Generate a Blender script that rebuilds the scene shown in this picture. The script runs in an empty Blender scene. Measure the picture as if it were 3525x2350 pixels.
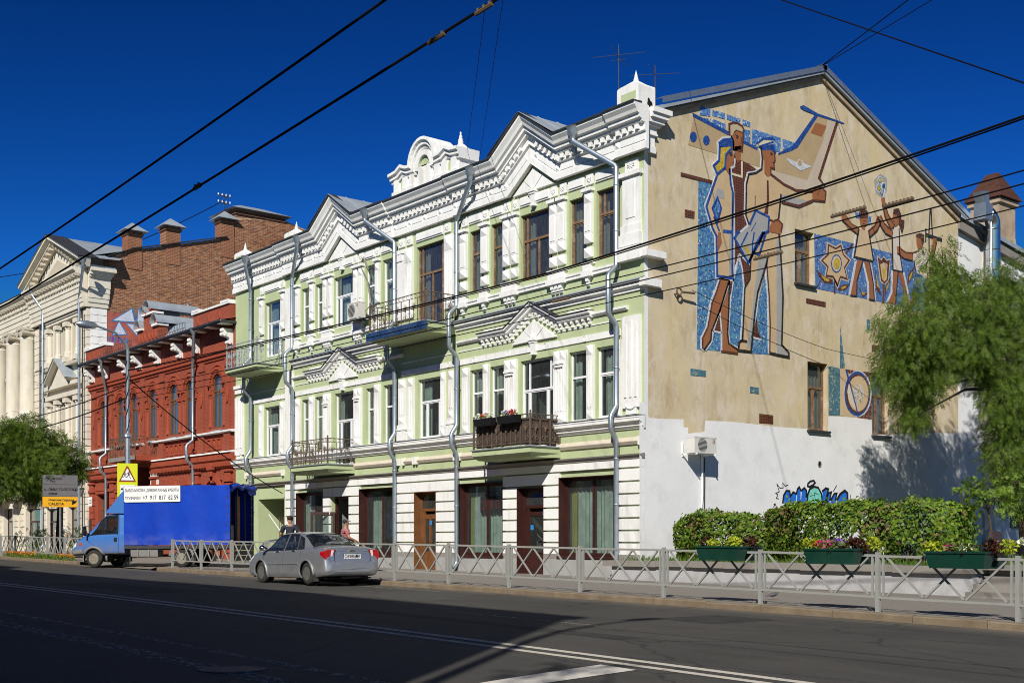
import bpy, bmesh, math, random
import numpy as np
from mathutils import Vector, Matrix
random.seed(7); np.random.seed(7)
sc = bpy.context.scene
COL = sc.collection
# ---------------------------------------------------------------- camera, sky, sun, exposure
cam_d = bpy.data.cameras.new('camera'); cam = bpy.data.objects.new('camera', cam_d); COL.objects.link(cam)
cam_d.sensor_width = 36.0; cam_d.lens = 36.0*2784/2352; cam_d.shift_y = 458/2352; cam_d.shift_x = 0
cam_d.clip_start = 0.1; cam_d.clip_end = 3000
cam.location = (0, 0, 1.6)
cam.rotation_euler = (math.radians(90), 0, math.atan2(0.776, 0.631))
sc.camera = cam
LX, LY, LZ = -0.78, 1.0, -0.90                     # direction the sunlight travels
SUN_EL = math.atan2(-LZ, math.hypot(LX, LY))
SUN_AZ = math.atan2(-LX, -LY)                      # compass bearing of the sun, clockwise from +Y
world = bpy.data.worlds.new('World'); sc.world = world; world.use_nodes = True
wn = world.node_tree; wn.nodes.clear()
sky = wn.nodes.new('ShaderNodeTexSky'); sky.sky_type = 'NISHITA'; sky.sun_disc = False
sky.sun_elevation = SUN_EL; sky.sun_rotation = SUN_AZ
sky.altitude = 300; sky.air_density = 1.0; sky.dust_density = 0.0; sky.ozone_density = 6.0
def vmath(op, a, v):          # the deep blue of a polarised summer sky
    n = wn.nodes.new('ShaderNodeVectorMath'); n.operation = op; wn.links.new(a, n.inputs[0]); n.inputs[1].default_value = v; return n.outputs[0]
q = vmath('MINIMUM', vmath('MULTIPLY', sky.outputs[0], (.08,.08,.08)), (.5,.5,.5))
sx = wn.nodes.new('ShaderNodeSeparateXYZ'); cx_ = wn.nodes.new('ShaderNodeCombineXYZ'); wn.links.new(q, sx.inputs[0])
for i_, (g_, k_) in enumerate(((3.0, 26.), (2.3, 21.), (2.3, 23.))):
    n_ = wn.nodes.new('ShaderNodeMath'); n_.operation = 'POWER'; n_.inputs[1].default_value = g_; wn.links.new(sx.outputs[i_], n_.inputs[0])
    m_ = wn.nodes.new('ShaderNodeMath'); m_.operation = 'MULTIPLY'; m_.inputs[1].default_value = k_; wn.links.new(n_.outputs[0], m_.inputs[0]); wn.links.new(m_.outputs[0], cx_.inputs[i_])
q = cx_.outputs[0]
bg = wn.nodes.new('ShaderNodeBackground'); bg.inputs['Strength'].default_value = 0.1
wo = wn.nodes.new('ShaderNodeOutputWorld')
wn.links.new(q, bg.inputs[0]); wn.links.new(bg.outputs[0], wo.inputs[0])
sun_d = bpy.data.lights.new('sun', 'SUN'); sun_d.energy = 5.0; sun_d.angle = math.radians(0.5); sun_d.color = (1.0, 0.95, 0.86)
sun = bpy.data.objects.new('sun', sun_d); COL.objects.link(sun); sun.location = (30, -40, 40)
sun.rotation_euler = Vector((LX, LY, LZ)).to_track_quat('-Z', 'Y').to_euler()
vs = sc.view_settings; vs.view_transform = 'Standard'; vs.look = 'None'; vs.gamma = 1.0; vs.exposure = 0.1; vs.use_curve_mapping = False
sc.cycles.use_denoising = True; sc.cycles.filter_width = 1.0
sc.cycles.max_bounces = 6; sc.cycles.transparent_max_bounces = 24; sc.cycles.caustics_reflective = False; sc.cycles.caustics_refractive = False

# ---------------------------------------------------------------- helpers
def thing(name, label, cat, loc=(0, 0, 0), group=None):
    o = bpy.data.objects.new(name, None); COL.objects.link(o); o.location = loc; o.empty_display_size = .3
    o['label'] = label; o['category'] = cat
    if group: o['group'] = group
    return o
def tag(o, label=None, cat=None, group=None, kind=None):
    if label: o['label'] = label
    if cat: o['category'] = cat
    if group: o['group'] = group
    if kind: o['kind'] = kind
    return o
def link(name, me, parent=None, mat=None):
    o = bpy.data.objects.new(name, me); COL.objects.link(o)
    if parent is not None:
        o.parent = parent
        if parent.type == 'EMPTY': o.matrix_parent_inverse = Matrix.LocRotScale(parent.location, parent.rotation_euler, parent.scale).inverted()
    if mat is not None:
        me.materials.clear(); me.materials.append(mat)
    return o
class MB:
    def __init__(s): s.v = []; s.f = []
    def add(s, vs, fs):
        n = len(s.v); s.v += [tuple(p) for p in vs]; s.f += [tuple(i+n for i in f) for f in fs]; return s
    def box(s, x0, x1, y0, y1, z0, z1):
        if x0 > x1: x0, x1 = x1, x0
        if y0 > y1: y0, y1 = y1, y0
        if z0 > z1: z0, z1 = z1, z0
        return s.add([(x0,y0,z0),(x1,y0,z0),(x1,y1,z0),(x0,y1,z0),(x0,y0,z1),(x1,y0,z1),(x1,y1,z1),(x0,y1,z1)],
              [(3,2,1,0),(4,5,6,7),(0,1,5,4),(1,2,6,5),(2,3,7,6),(3,0,4,7)])
    def hexa(s, b, t):           # 4 bottom pts (ccw from above), 4 top pts
        return s.add(list(b)+list(t), [(3,2,1,0),(4,5,6,7),(0,1,5,4),(1,2,6,5),(2,3,7,6),(3,0,4,7)])
    def prism(s, poly, a, b, ax):  # polygon in the plane across axis ax, from a to b
        if a > b: a, b = b, a
        n = len(poly); ar = sum(poly[i][0]*poly[(i+1)%n][1]-poly[(i+1)%n][0]*poly[i][1] for i in range(n))
        P = poly if ar > 0 else poly[::-1]
        if ax == 'y': A = [(p[0], a, p[1]) for p in P]; B = [(p[0], b, p[1]) for p in P]
        elif ax == 'x': A = [(b, p[0], p[1]) for p in P]; B = [(a, p[0], p[1]) for p in P]
        else: A = [(p[0], p[1], b) for p in P]; B = [(p[0], p[1], a) for p in P]
        return s.add(A+B, [tuple(range(n)), tuple(range(2*n-1, n-1, -1))]+[(i, n+i, n+(i+1)%n, (i+1)%n) for i in range(n)])
    def tube(s, path, r, n=8, cap=True, closed=False):
        path = [Vector(p) for p in path]; m = len(path); rs = r if isinstance(r, (list, tuple)) else [r]*m
        rings = []; up = None
        for i, p in enumerate(path):
            if closed: t = (path[(i+1) % m]-path[i-1])
            else: t = (path[min(i+1, m-1)]-path[max(i-1, 0)])
            if t.length < 1e-9: t = Vector((0,0,1))
            t.normalize()
            if up is None:
                up = Vector((0,0,1)) if abs(t.z) < .9 else Vector((1,0,0))
            a = t.cross(up)
            if a.length < 1e-4: a = t.cross(Vector((0,1,0)))
            a.normalize(); b = a.cross(t).normalized(); up = b
            k = 1.0
            if 0 < i < m-1:
                t1 = (path[i]-path[i-1]).normalized(); k = 1/max(.6, t1.dot(t)) if (path[i]-path[i-1]).length > 0 else 1
            rings.append([p+(a*math.cos(2*math.pi*j/n)+b*math.sin(2*math.pi*j/n))*rs[i]*k for j in range(n)])
        vs = [q for g in rings for q in g]; fs = []
        for i in range(m if closed else m-1):
            for j in range(n):
                i2 = (i+1) % m
                fs.append((i*n+j, i*n+(j+1) % n, i2*n+(j+1) % n, i2*n+j))
        if cap and not closed: fs += [tuple(range(n-1, -1, -1)), tuple((m-1)*n+j for j in range(n))]
        return s.add(vs, fs)
    def lathe(s, c, prof, n=16, ax='z', cap=True):
        vs = []; fs = []; m = len(prof)
        for r, h in prof:
            for j in range(n):
                a = 2*math.pi*j/n; x, y = r*math.cos(a), r*math.sin(a)
                vs.append((c[0]+x, c[1]+y, c[2]+h) if ax == 'z' else ((c[0]+x, c[1]+h, c[2]-y) if ax == 'y' else (c[0]+h, c[1]+x, c[2]+y)))
        for i in range(m-1):
            for j in range(n): fs.append((i*n+j, i*n+(j+1) % n, (i+1)*n+(j+1) % n, (i+1)*n+j))
        if cap and prof[0][0] > 1e-4: fs.append(tuple(range(n-1, -1, -1)))
        if cap and prof[-1][0] > 1e-4: fs.append(tuple((m-1)*n+j for j in range(n)))
        return s.add(vs, fs)
    def sweep(s, path, prof, yw, ends=True):   # path in (x,z) left to right, profile (outward, up along the normal), wall plane y=yw
        m = len(path); n = len(prof); N = []
        for i in range(m):
            def nrm(a, b):
                dx, dz = b[0]-a[0], b[1]-a[1]; L = math.hypot(dx, dz); return (-dz/L, dx/L)
            if i == 0: q = nrm(path[0], path[1]); k = 1
            elif i == m-1: q = nrm(path[-2], path[-1]); k = 1
            else:
                a = nrm(path[i-1], path[i]); b = nrm(path[i], path[i+1]); q = (a[0]+b[0], a[1]+b[1]); L = math.hypot(*q); q = (q[0]/L, q[1]/L); k = 1/(q[0]*a[0]+q[1]*a[1])
            N.append((q[0]*k, q[1]*k))
        vs = [(path[i][0]+N[i][0]*h, yw-p, path[i][1]+N[i][1]*h) for i in range(m) for p, h in prof]
        fs = [(i*n+j, (i+1)*n+j, (i+1)*n+(j+1) % n, i*n+(j+1) % n) for i in range(m-1) for j in range(n)]
        if ends: fs += [tuple(range(n)), tuple((m-1)*n+j for j in range(n-1, -1, -1))]
        return s.add(vs, fs)
    def stud(s, x0, x1, z0, z1, y, b, p):      # raised block with a pyramid face, towards -y
        c = ((x0+x1)/2, y-b-p, (z0+z1)/2)
        return s.add([(x0,y,z0),(x1,y,z0),(x1,y,z1),(x0,y,z1),(x0,y-b,z0),(x1,y-b,z0),(x1,y-b,z1),(x0,y-b,z1),c],
                     [(0,1,5,4),(1,2,6,5),(2,3,7,6),(3,0,4,7),(4,5,8),(5,6,8),(6,7,8),(7,4,8)])
    def mesh(s, name, smooth=False):
        me = bpy.data.meshes.new(name); me.from_pydata(s.v, [], s.f)
        if smooth: me.shade_smooth()
        me.update(); return me
    def build(s, name, mat, parent=None, smooth=False, kind=None, label=None, fix=False):
        me = s.mesh(name, smooth)
        if fix:
            bm = bmesh.new(); bm.from_mesh(me); bmesh.ops.recalc_face_normals(bm, faces=bm.faces); bm.to_mesh(me); bm.free()
        o = link(name, me, parent, mat)
        if smooth:
            try: me.set_sharp_from_angle(angle=math.radians(40))
            except Exception: pass
        if kind: o['kind'] = kind
        if label: o['label'] = label
        return o
def inst(name, me, loc, parent, rot=None, scale=None):
    o = bpy.data.objects.new(name, me); COL.objects.link(o); o.location = loc
    if rot: o.rotation_euler = rot
    if scale: o.scale = scale
    if parent is not None:
        o.parent = parent
        if parent.type == 'EMPTY': o.matrix_parent_inverse = Matrix.LocRotScale(parent.location, parent.rotation_euler, parent.scale).inverted()
    return o
def text_mesh(body, size, depth=.002, bold=0, align='LEFT', shear=0, space=1.0):
    cu = bpy.data.curves.new('lettering', 'FONT'); cu.body = body; cu.size = size; cu.extrude = depth; cu.offset = bold; cu.align_x = align; cu.shear = shear
    cu.space_character = space; cu.resolution_u = 3
    o = bpy.data.objects.new('lettering', cu); COL.objects.link(o)
    dg = bpy.context.evaluated_depsgraph_get(); dg.update()
    me = bpy.data.meshes.new_from_object(o.evaluated_get(dg)); bpy.data.objects.remove(o); bpy.data.curves.remove(cu)
    return me
# ---------------------------------------------------------------- materials
MT = {}
def nt_new(name):
    m = bpy.data.materials.new(name); m.use_nodes = True; nt = m.node_tree; nt.nodes.clear()
    out = nt.nodes.new('ShaderNodeOutputMaterial'); b = nt.nodes.new('ShaderNodeBsdfPrincipled'); nt.links.new(b.outputs[0], out.inputs[0])
    MT[name] = m
    return m, nt, b
def nd(nt, t, **kw):
    n = nt.nodes.new(t)
    for k, v in kw.items():
        if k in n.inputs: n.inputs[k].default_value = v
        else: setattr(n, k, v)
    return n
def pos(nt, scale=(1,1,1)):
    g = nt.nodes.new('ShaderNodeNewGeometry'); mp = nt.nodes.new('ShaderNodeMapping'); mp.inputs['Scale'].default_value = scale
    nt.links.new(g.outputs['Position'], mp.inputs[0]); return mp.outputs[0]
def noise(nt, vec, scale, detail=4, rough=.55):
    n = nd(nt, 'ShaderNodeTexNoise', Scale=scale, Detail=detail, Roughness=rough); nt.links.new(vec, n.inputs['Vector']); return n.outputs['Fac']
def ramp(nt, fac, stops, interp='LINEAR'):
    r = nt.nodes.new('ShaderNodeValToRGB'); cr = r.color_ramp; cr.interpolation = interp
    while len(cr.elements) < len(stops): cr.elements.new(.5)
    for e, (p, c) in zip(cr.elements, stops): e.position = p; e.color = (*c, 1) if len(c) == 3 else c
    nt.links.new(fac, r.inputs[0]); return r.outputs[0]
def mixc(nt, fac, a, b, mode='MIX'):
    m = nt.nodes.new('ShaderNodeMix'); m.data_type = 'RGBA'; m.blend_type = mode
    for i, v in ((0, fac), (6, a), (7, b)):
        if isinstance(v, bpy.types.NodeSocket): nt.links.new(v, m.inputs[i])
        elif isinstance(v, (int, float)): m.inputs[i].default_value = v
        else: m.inputs[i].default_value = (*v, 1)
    return m.outputs[2]
def maprange(nt, v, a, b, c=0., d=1.):
    m = nt.nodes.new('ShaderNodeMapRange'); m.clamp = True
    for i, x in enumerate((a, b, c, d)): m.inputs[i+1].default_value = x
    nt.links.new(v, m.inputs[0]); return m.outputs[0]
def bump(nt, b, h, strength, dist=.02):
    n = nt.nodes.new('ShaderNodeBump'); n.inputs['Strength'].default_value = strength; n.inputs['Distance'].default_value = dist
    nt.links.new(h, n.inputs['Height']); nt.links.new(n.outputs[0], b.inputs['Normal'])
def sRGB(r, g, b): return tuple(((c/255+.055)/1.055)**2.4 if c > 10 else c/255/12.92 for c in (r, g, b))
def mat(name, col, rough=.75, var=.1, scale=1.5, bmp=0, bscale=30, metal=0, spec=.3, dirt=None, dirt_amt=.35, streak=False, dscale=.8, fine=.06):
    m, nt, b = nt_new(name)
    p = pos(nt)
    n1 = noise(nt, p, scale, 5, .6); n2 = noise(nt, p, scale*14, 3)
    lo = tuple(c*(1-var) for c in col); hi = tuple(min(1, c*(1+var)) for c in col)
    c = ramp(nt, n1, [(.3, lo), (.7, hi)])
    if fine: c = mixc(nt, 1., c, ramp(nt, n2, [(.3, (1-fine,)*3), (.7, (1,)*3)]), 'MULTIPLY')
    if dirt is not None:
        pd = pos(nt, (1, 1, .18 if streak else 1)); d = noise(nt, pd, dscale*(2.5 if streak else 1), 6, .65)
        c = mixc(nt, maprange(nt, d, .52, .78, 0, dirt_amt), c, dirt)
    nt.links.new(c, b.inputs['Base Color']); b.inputs['Roughness'].default_value = rough; b.inputs['Metallic'].default_value = metal
    b.inputs['Specular IOR Level'].default_value = spec
    if bmp: bump(nt, b, noise(nt, p, bscale, 4), bmp)
    return m
mat('white_paint', (.82,.82,.80), .8, .05, 1.2, .15, 25, dirt=(.42,.39,.33), dirt_amt=.6, streak=True, dscale=1.1)
mat('white_gable', (.77,.775,.775), .85, .05, .9, .25, 14, dirt=(.42,.42,.44), dirt_amt=.4, dscale=1.2)
mat('green_paint', sRGB(180,192,150), .85, .06, .8, .12, 25, dirt=sRGB(150,160,118), dirt_amt=.5, streak=True)
mat('beige_trim', (.62,.55,.45), .8, .08, 3, .1, 30)
mat('grey_plinth', (.34,.34,.33), .85, .1, 2, .15, 30, dirt=(.18,.17,.16), dirt_amt=.4)
mat('zinc', (.40,.46,.52), .38, .12, 2.5, .03, 8, metal=.75, spec=.5, dirt=(.3,.33,.36), dirt_amt=.5)
mat('zinc_roof', (.36,.41,.46), .5, .15, 1.0, .05, 6, metal=.25, spec=.5, dirt=(.42,.45,.48), dirt_amt=.5)
mat('dark_metal', (.06,.06,.065), .5, .2, 3, metal=.3)
mat('iron_rust', (.12,.09,.065), .75, .3, 6, .2, 60, dirt=(.16,.08,.04), dirt_amt=.7, dscale=5)
mat('iron_grey', (.30,.33,.35), .6, .15, 5, .1, 60, dirt=(.14,.14,.14), dirt_amt=.5, dscale=4)
mat('fence_paint', (.30,.305,.285), .5, .08, 3, .05, 50, dirt=(.2,.19,.17), dirt_amt=.5, dscale=3, spec=.4)
mat('pvc', (.82,.83,.84), .35, .02, 2, spec=.5)
mat('old_wood', (.20,.12,.07), .8, .35, 5, .3, 40, dirt=(.5,.42,.34), dirt_amt=.7, dscale=4)
mat('door_wood', (.17,.07,.025), .45, .25, 4, .1, 40, spec=.5)
mat('brown_frame', (.045,.014,.011), .4, .2, 3, spec=.5)
mat('room', (.24,.235,.22), .9, .2, .6)
mat('curtain', (.74,.73,.66), .95, .12, 2, .2, 6)
mat('yellow_curtain', (.5,.42,.14), .95, .12, 2)
mat('sheer', (.66,.70,.65), .95, .2, 3, .2, 9, dirt=(.3,.33,.3), dirt_amt=.6, streak=True, dscale=2)
mat('navy_sheet', (.015,.03,.07), .45, .2, 2)
mat('concrete', (.25,.23,.205), .9, .15, 2, .3, 25, dirt=(.2,.18,.16), dirt_amt=.5, dscale=2)
mat('black', (.012,.012,.013), .5, .1, 2)
mat('rubber', (.03,.029,.028), .85, .3, 4, .2, 40, dirt=(.12,.11,.09), dirt_amt=.5, dscale=4)
mat('wire', (.006,.006,.007), .9, 0, 2, fine=0, spec=.1)
mat('splice', (.14,.10,.065), .8, .2, 9)
def glass_mat(name, tint=(.72,.78,.76), gain=1.5, rough=.02, haze=.035):
    m = bpy.data.materials.new(name); m.use_nodes = True; nt = m.node_tree; nt.nodes.clear(); MT[name] = m
    out = nt.nodes.new('ShaderNodeOutputMaterial'); mx = nt.nodes.new('ShaderNodeMixShader')
    tr = nd(nt, 'ShaderNodeBsdfTransparent'); tr.inputs[0].default_value = (*tint, 1)
    gl = nt.nodes.new('ShaderNodeBsdfGlossy'); gl.inputs['Roughness'].default_value = rough; gl.inputs['Color'].default_value = (.9,.93,.96,1)
    fr = nt.nodes.new('ShaderNodeLayerWeight'); fr.inputs[0].default_value = .5
    pw = nt.nodes.new('ShaderNodeMath'); pw.operation = 'POWER'; pw.inputs[1].default_value = 3.2; nt.links.new(fr.outputs['Facing'], pw.inputs[0])
    mu = nt.nodes.new('ShaderNodeMath'); mu.operation = 'MULTIPLY_ADD'; mu.use_clamp = True; mu.inputs[1].default_value = .6*gain; mu.inputs[2].default_value = .05
    nb = nt.nodes.new('ShaderNodeBump'); nb.inputs['Strength'].default_value = .04; nb.inputs['Distance'].default_value = .02
    nt.links.new(noise(nt, pos(nt), 1.7, 2), nb.inputs['Height']); nt.links.new(nb.outputs[0], gl.inputs['Normal'])
    nt.links.new(pw.outputs[0], mu.inputs[0]); nt.links.new(mu.outputs[0], mx.inputs[0]); nt.links.new(tr.outputs[0], mx.inputs[1]); nt.links.new(gl.outputs[0], mx.inputs[2])
    df = nt.nodes.new('ShaderNodeBsdfDiffuse'); df.inputs[0].default_value = (.42,.44,.44,1); m2 = nt.nodes.new('ShaderNodeMixShader'); nt.links.new(maprange(nt, noise(nt, pos(nt,(6,6,.7)), 3, 5, .7), .3, .7, haze*.4, haze*1.7), m2.inputs[0]); nt.links.new(mx.outputs[0], m2.inputs[1]); nt.links.new(df.outputs[0], m2.inputs[2]); nt.links.new(m2.outputs[0], out.inputs[0])
    return m
glass_mat('glass', (.72,.78,.76), 2.3); glass_mat('glass_dusty', (.62,.65,.64), 1.8, .05, .055); glass_mat('car_glass', (.36,.42,.42), 1.6, .02, .02)
# ---------------------------------------------------------------- ground, road, pavements
def zr(X):
    z = .62*(1-math.exp(X/28)) if X < 0 else -.02*min(X, 30)
    return z + .008*max(0, min(-42-X, 40))
KY = 18.2                                       # kerb face
def zs(X, Y): return zr(X)+.125-.017*(min(max(Y, KY), 30)-KY)
m, nt, b = nt_new('asphalt'); p = pos(nt)
n1 = noise(nt, p, .35, 6, .6); n2 = noise(nt, p, 60, 3); n3 = noise(nt, pos(nt, (.25, 2.2, 1)), 1.2, 5, .6)
c = ramp(nt, n1, [(.3, (.044,.0425,.040)), (.7, (.07,.067,.062))])
c = mixc(nt, maprange(nt, n3, .45, .75, 0, .45), c, (.09,.085,.076))
c = mixc(nt, .6, c, ramp(nt, n2, [(.35, (.55,.55,.55)), (.65, (1.35,1.3,1.25))]), 'MULTIPLY')
sp = nt.nodes.new('ShaderNodeSeparateXYZ'); nt.links.new(pos(nt), sp.inputs[0])
sand = maprange(nt, sp.outputs[1], 17.35, 18.2, 0, .8)                    # dust washed against the kerb
nz = nt.nodes.new('ShaderNodeMath'); nz.operation = 'MULTIPLY'; nt.links.new(sand, nz.inputs[0]); nt.links.new(maprange(nt, noise(nt, pos(nt, (.4,3,1)), 2.2, 5), .3, .6), nz.inputs[1])
c = mixc(nt, nz.outputs[0], c, (.17,.145,.11))
vor = nt.nodes.new('ShaderNodeTexVoronoi'); vor.feature = 'DISTANCE_TO_EDGE'; vor.inputs['Scale'].default_value = .22
wv = nt.nodes.new('ShaderNodeVectorMath'); wv.operation = 'ADD'; nz2 = nt.nodes.new('ShaderNodeTexNoise'); nz2.inputs['Scale'].default_value = 1.1; nz2.inputs['Detail'].default_value = 6
nt.links.new(pos(nt), nz2.inputs['Vector']); nt.links.new(pos(nt, (1, 1.6, 1)), wv.inputs[0]); nt.links.new(nz2.outputs['Color'], wv.inputs[1]); nt.links.new(wv.outputs[0], vor.inputs['Vector'])
c = mixc(nt, maprange(nt, vor.outputs['Distance'], 0, .011, .8, 0), c, (.016,.016,.016))
nt.links.new(c, b.inputs['Base Color']); b.inputs['Roughness'].default_value = .82; b.inputs['Specular IOR Level'].default_value = .35
bump(nt, b, n2, .35, .01)
m, nt, b = nt_new('paving'); p = pos(nt)
br = nt.nodes.new('ShaderNodeTexBrick'); br.inputs['Scale'].default_value = 5; br.inputs['Mortar Size'].default_value = .012; br.inputs['Color1'].default_value = (.25,.225,.195,1); br.inputs['Color2'].default_value = (.215,.195,.17,1); br.inputs['Mortar'].default_value = (.11,.10,.09,1)
nt.links.new(p, br.inputs['Vector'])
c = mixc(nt, maprange(nt, noise(nt, p, .5, 5), .4, .7, 0, .5), br.outputs[0], (.24,.215,.18)); c = mixc(nt, maprange(nt, noise(nt, p, 5, 5), .5, .75, 0, .35), c, (.12,.11,.10))
nt.links.new(c, b.inputs['Base Color']); b.inputs['Roughness'].default_value = .9; bump(nt, b, noise(nt, p, 40, 3), .25, .01)
mat('kerb_stone', (.20,.155,.105), .9, .2, 3, .35, 30, dirt=(.13,.095,.06), dirt_amt=.7, dscale=2)
mat('earth', (.10,.085,.06), .95, .3, 3, .4, 20)
def road_paint(name, col, wear):
    m, nt, b = nt_new(name); n = noise(nt, pos(nt, (1.2, 4, 1)), 3.5, 7, .72); n2 = noise(nt, pos(nt), 26, 4, .7)
    out = nt.nodes['Material Output']; mx = nt.nodes.new('ShaderNodeMixShader'); tr = nt.nodes.new('ShaderNodeBsdfTransparent')
    a = nt.nodes.new('ShaderNodeMath'); a.operation = 'ADD'; nt.links.new(n, a.inputs[0]); nt.links.new(n2, a.inputs[1])
    nt.links.new(maprange(nt, a.outputs[0], wear, wear+.14), mx.inputs[0]); nt.links.new(tr.outputs[0], mx.inputs[1]); nt.links.new(b.outputs[0], mx.inputs[2]); nt.links.new(mx.outputs[0], out.inputs[0])
    b.inputs['Base Color'].default_value = (*col, 1); b.inputs['Roughness'].default_value = .8
road_paint('paint_fresh', (.56,.52,.45), .74); road_paint('paint_worn', (.42,.39,.34), .98); road_paint('paint_thick', (.62,.59,.53), .68)
XS = [-260, -200, -160, -130, -110, -95] + [-82-.0+i*2 for i in range(0, 52)] + [30, 60, 120]
XS = sorted(set(XS))
def strip(name, xs, ys, zf, mt, drop=None, **kw):     # ground sheet over the grid
    B = MB(); n = len(ys)
    B.add([(x, y, zf(x, y)) for x in xs for y in ys], [(i*n+j, (i+1)*n+j, (i+1)*n+j+1, i*n+j+1) for i in range(len(xs)-1) for j in range(n-1)])
    return tag(B.build(name, MT[mt], None, True), kind='structure', **kw)
g = MB(); g.add([(-2500,-2500,-1.4),(2500,-2500,-1.4),(2500,2500,-1.4),(-2500,2500,-1.4)], [(0,1,2,3)])
tag(g.build('ground', MT['earth']), kind='structure')
strip('road', XS, [3.0, 6, 9, 12, 15, KY+.02], lambda x, y: zr(x), 'asphalt')
strip('near_pavement', XS, [-14, -4, 0, 2.85], lambda x, y: zr(x)+.13, 'paving')
DW0, DW1 = -50.6, -43.7                               # lowered kerb of the driveway
def zpave(x, y):
    z = zs(x, y)
    if DW0 < x < DW1: z -= .105*max(0, 1-(y-KY)/1.6)*min(1, (x-DW0)/.6, (DW1-x)/.6)
    return z
xs2 = sorted(set([x for x in XS if x <= 60] + [DW0, DW0+.6, DW1-.6, DW1, DW0-.01, DW1+.01]))
strip('pavement', xs2, [KY+.15, 18.8, 19.8, 22, 25, 27.5, 29.3, 34], zpave, 'paving')
kerb = MB().box(-260, 60, KY+.03, KY+.14, -1.2, -.9).build('kerb', MT['kerb_stone']); kerb['kind'] = 'structure'
x = -84.0; rk = random.Random(3)
while x < 22:
    L = rk.uniform(1.3, 1.7); x1 = x+L-.018
    if not (x1 > DW0 and x < DW1):
        zz = (rk.uniform(-.012, .012), rk.uniform(-.012, .012)); yy = rk.uniform(-.012, .012); bv = .02
        B = MB()
        sec = [(0, -.35), (0, 0.105), (bv, .128), (.145, .13), (.145, -.35)]
        vs = []
        for k, xx in enumerate((x, x1)):
            for p_, h in sec: vs.append((xx, KY+yy+p_, zr(xx)+h+(zz[k] if h > 0 else 0)))
        B.add(vs, [(i, i+1, i+6, i+5) for i in range(4)]+[(4, 3, 2, 1, 0), (5, 6, 7, 8, 9)])
        o = B.build('kerb_stone', MT['kerb_stone'], kerb, fix=True)
    x += L
nk = MB(); nk.add([(x_, y_, z_) for x_ in XS for y_, z_ in ((2.85, zr(x_)+.135), (3.0, zr(x_)+.13), (3.0, zr(x_)-.2))], [(i*3+j, (i+1)*3+j, (i+1)*3+j+1, i*3+j+1) for i in range(len(XS)-1) for j in range(2)])
tag(nk.build('near_kerb', MT['kerb_stone']), kind='structure')
def line(name, y0, y1, xa, xb, mt, slope=0):
    xs = [xa+(xb-xa)*i/40 for i in range(41)]; B = MB()
    B.add([(x_, y_+slope*(x_-xa), zr(x_)+.004) for x_ in xs for y_ in (y0, y1)], [(i*2, i*2+2, i*2+3, i*2+1) for i in range(40)])
    return tag(B.build(name, MT[mt]), kind='structure')
line('centre_line', 10.08, 10.24, -90, 20, 'paint_fresh'); line('centre_line', 9.72, 9.87, -90, 20, 'paint_fresh')
line('lane_line', 13.25, 13.35, -18.2, -14.2, 'paint_worn'); line('lane_line', 13.25, 13.35, -36, -28, 'paint_worn')
line('lane_line', 6.52, 6.68, -60, -5, 'paint_worn'); line('edge_line', 5.62, 5.95, -60, -6, 'paint_worn')
line('edge_line', 17.35, 17.47, -38, -24, 'paint_worn')
B = MB(); P = [(-9.5,9.49),(-10.1,9.52),(-9.75,7.95),(-9.55,7.2),(-9.4,6.4),(-8.6,6.2),(-9.2,7.8)]
B.add([(a, b_, zr(a)+.006) for a, b_ in P], [(0,1,2,3,4,5,6)]); tag(B.build('road_marking', MT['paint_thick'], fix=True), kind='structure')
B = MB(); B.add([(-13.6+(.5)*(a), 5.15+.0*a, zr(-13.6)+.005) for a in (0,1)]+[(-13.1,5.3,zr(-13)+.005),(-13.6,5.3,zr(-13)+.005)], [(0,1,2,3)])
for (xa, xb, ya, yb, mt_) in ((-33.5,-27.2,11.2,12.6,'patch_dark'),(-24,-21.2,14.6,16.1,'patch_pale'),(-20,-12.2,11.9,12.25,'patch_dark'),(-46,-40,7.6,9.1,'patch_pale'),(-14.8,-13.4,15.2,16.8,'patch_dark')):
    if mt_ not in MT: mat(mt_, (.038,.037,.036) if 'dark' in mt_ else (.075,.072,.067), .85, .25, 3, .3, 60)
    Bp = MB(); n_ = 16; xs_ = [xa+(xb-xa)*i/n_ for i in range(n_+1)]; Rp = random.Random(int(-xa*3)); Bp.add([(x_, y_+Rp.uniform(-.05,.05), zr(x_)+.003) for x_ in xs_ for y_ in (ya, yb)], [(i*2, i*2+2, i*2+3, i*2+1) for i in range(n_)]); tag(Bp.build('road_patch', MT[mt_]), kind='structure')
x0 = -12.05; B = MB().lathe((x0, 5.9, zr(x0)-.03), [(.36,0),(.36,.036),(.33,.042),(.3,.038),(0,.04)], 28)
tag(B.build('manhole_cover', mat('cast_iron', (.09,.085,.08), .6, .2, 6, .5, 30), smooth=False), 'round iron manhole cover in the near road lane', 'manhole')
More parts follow.
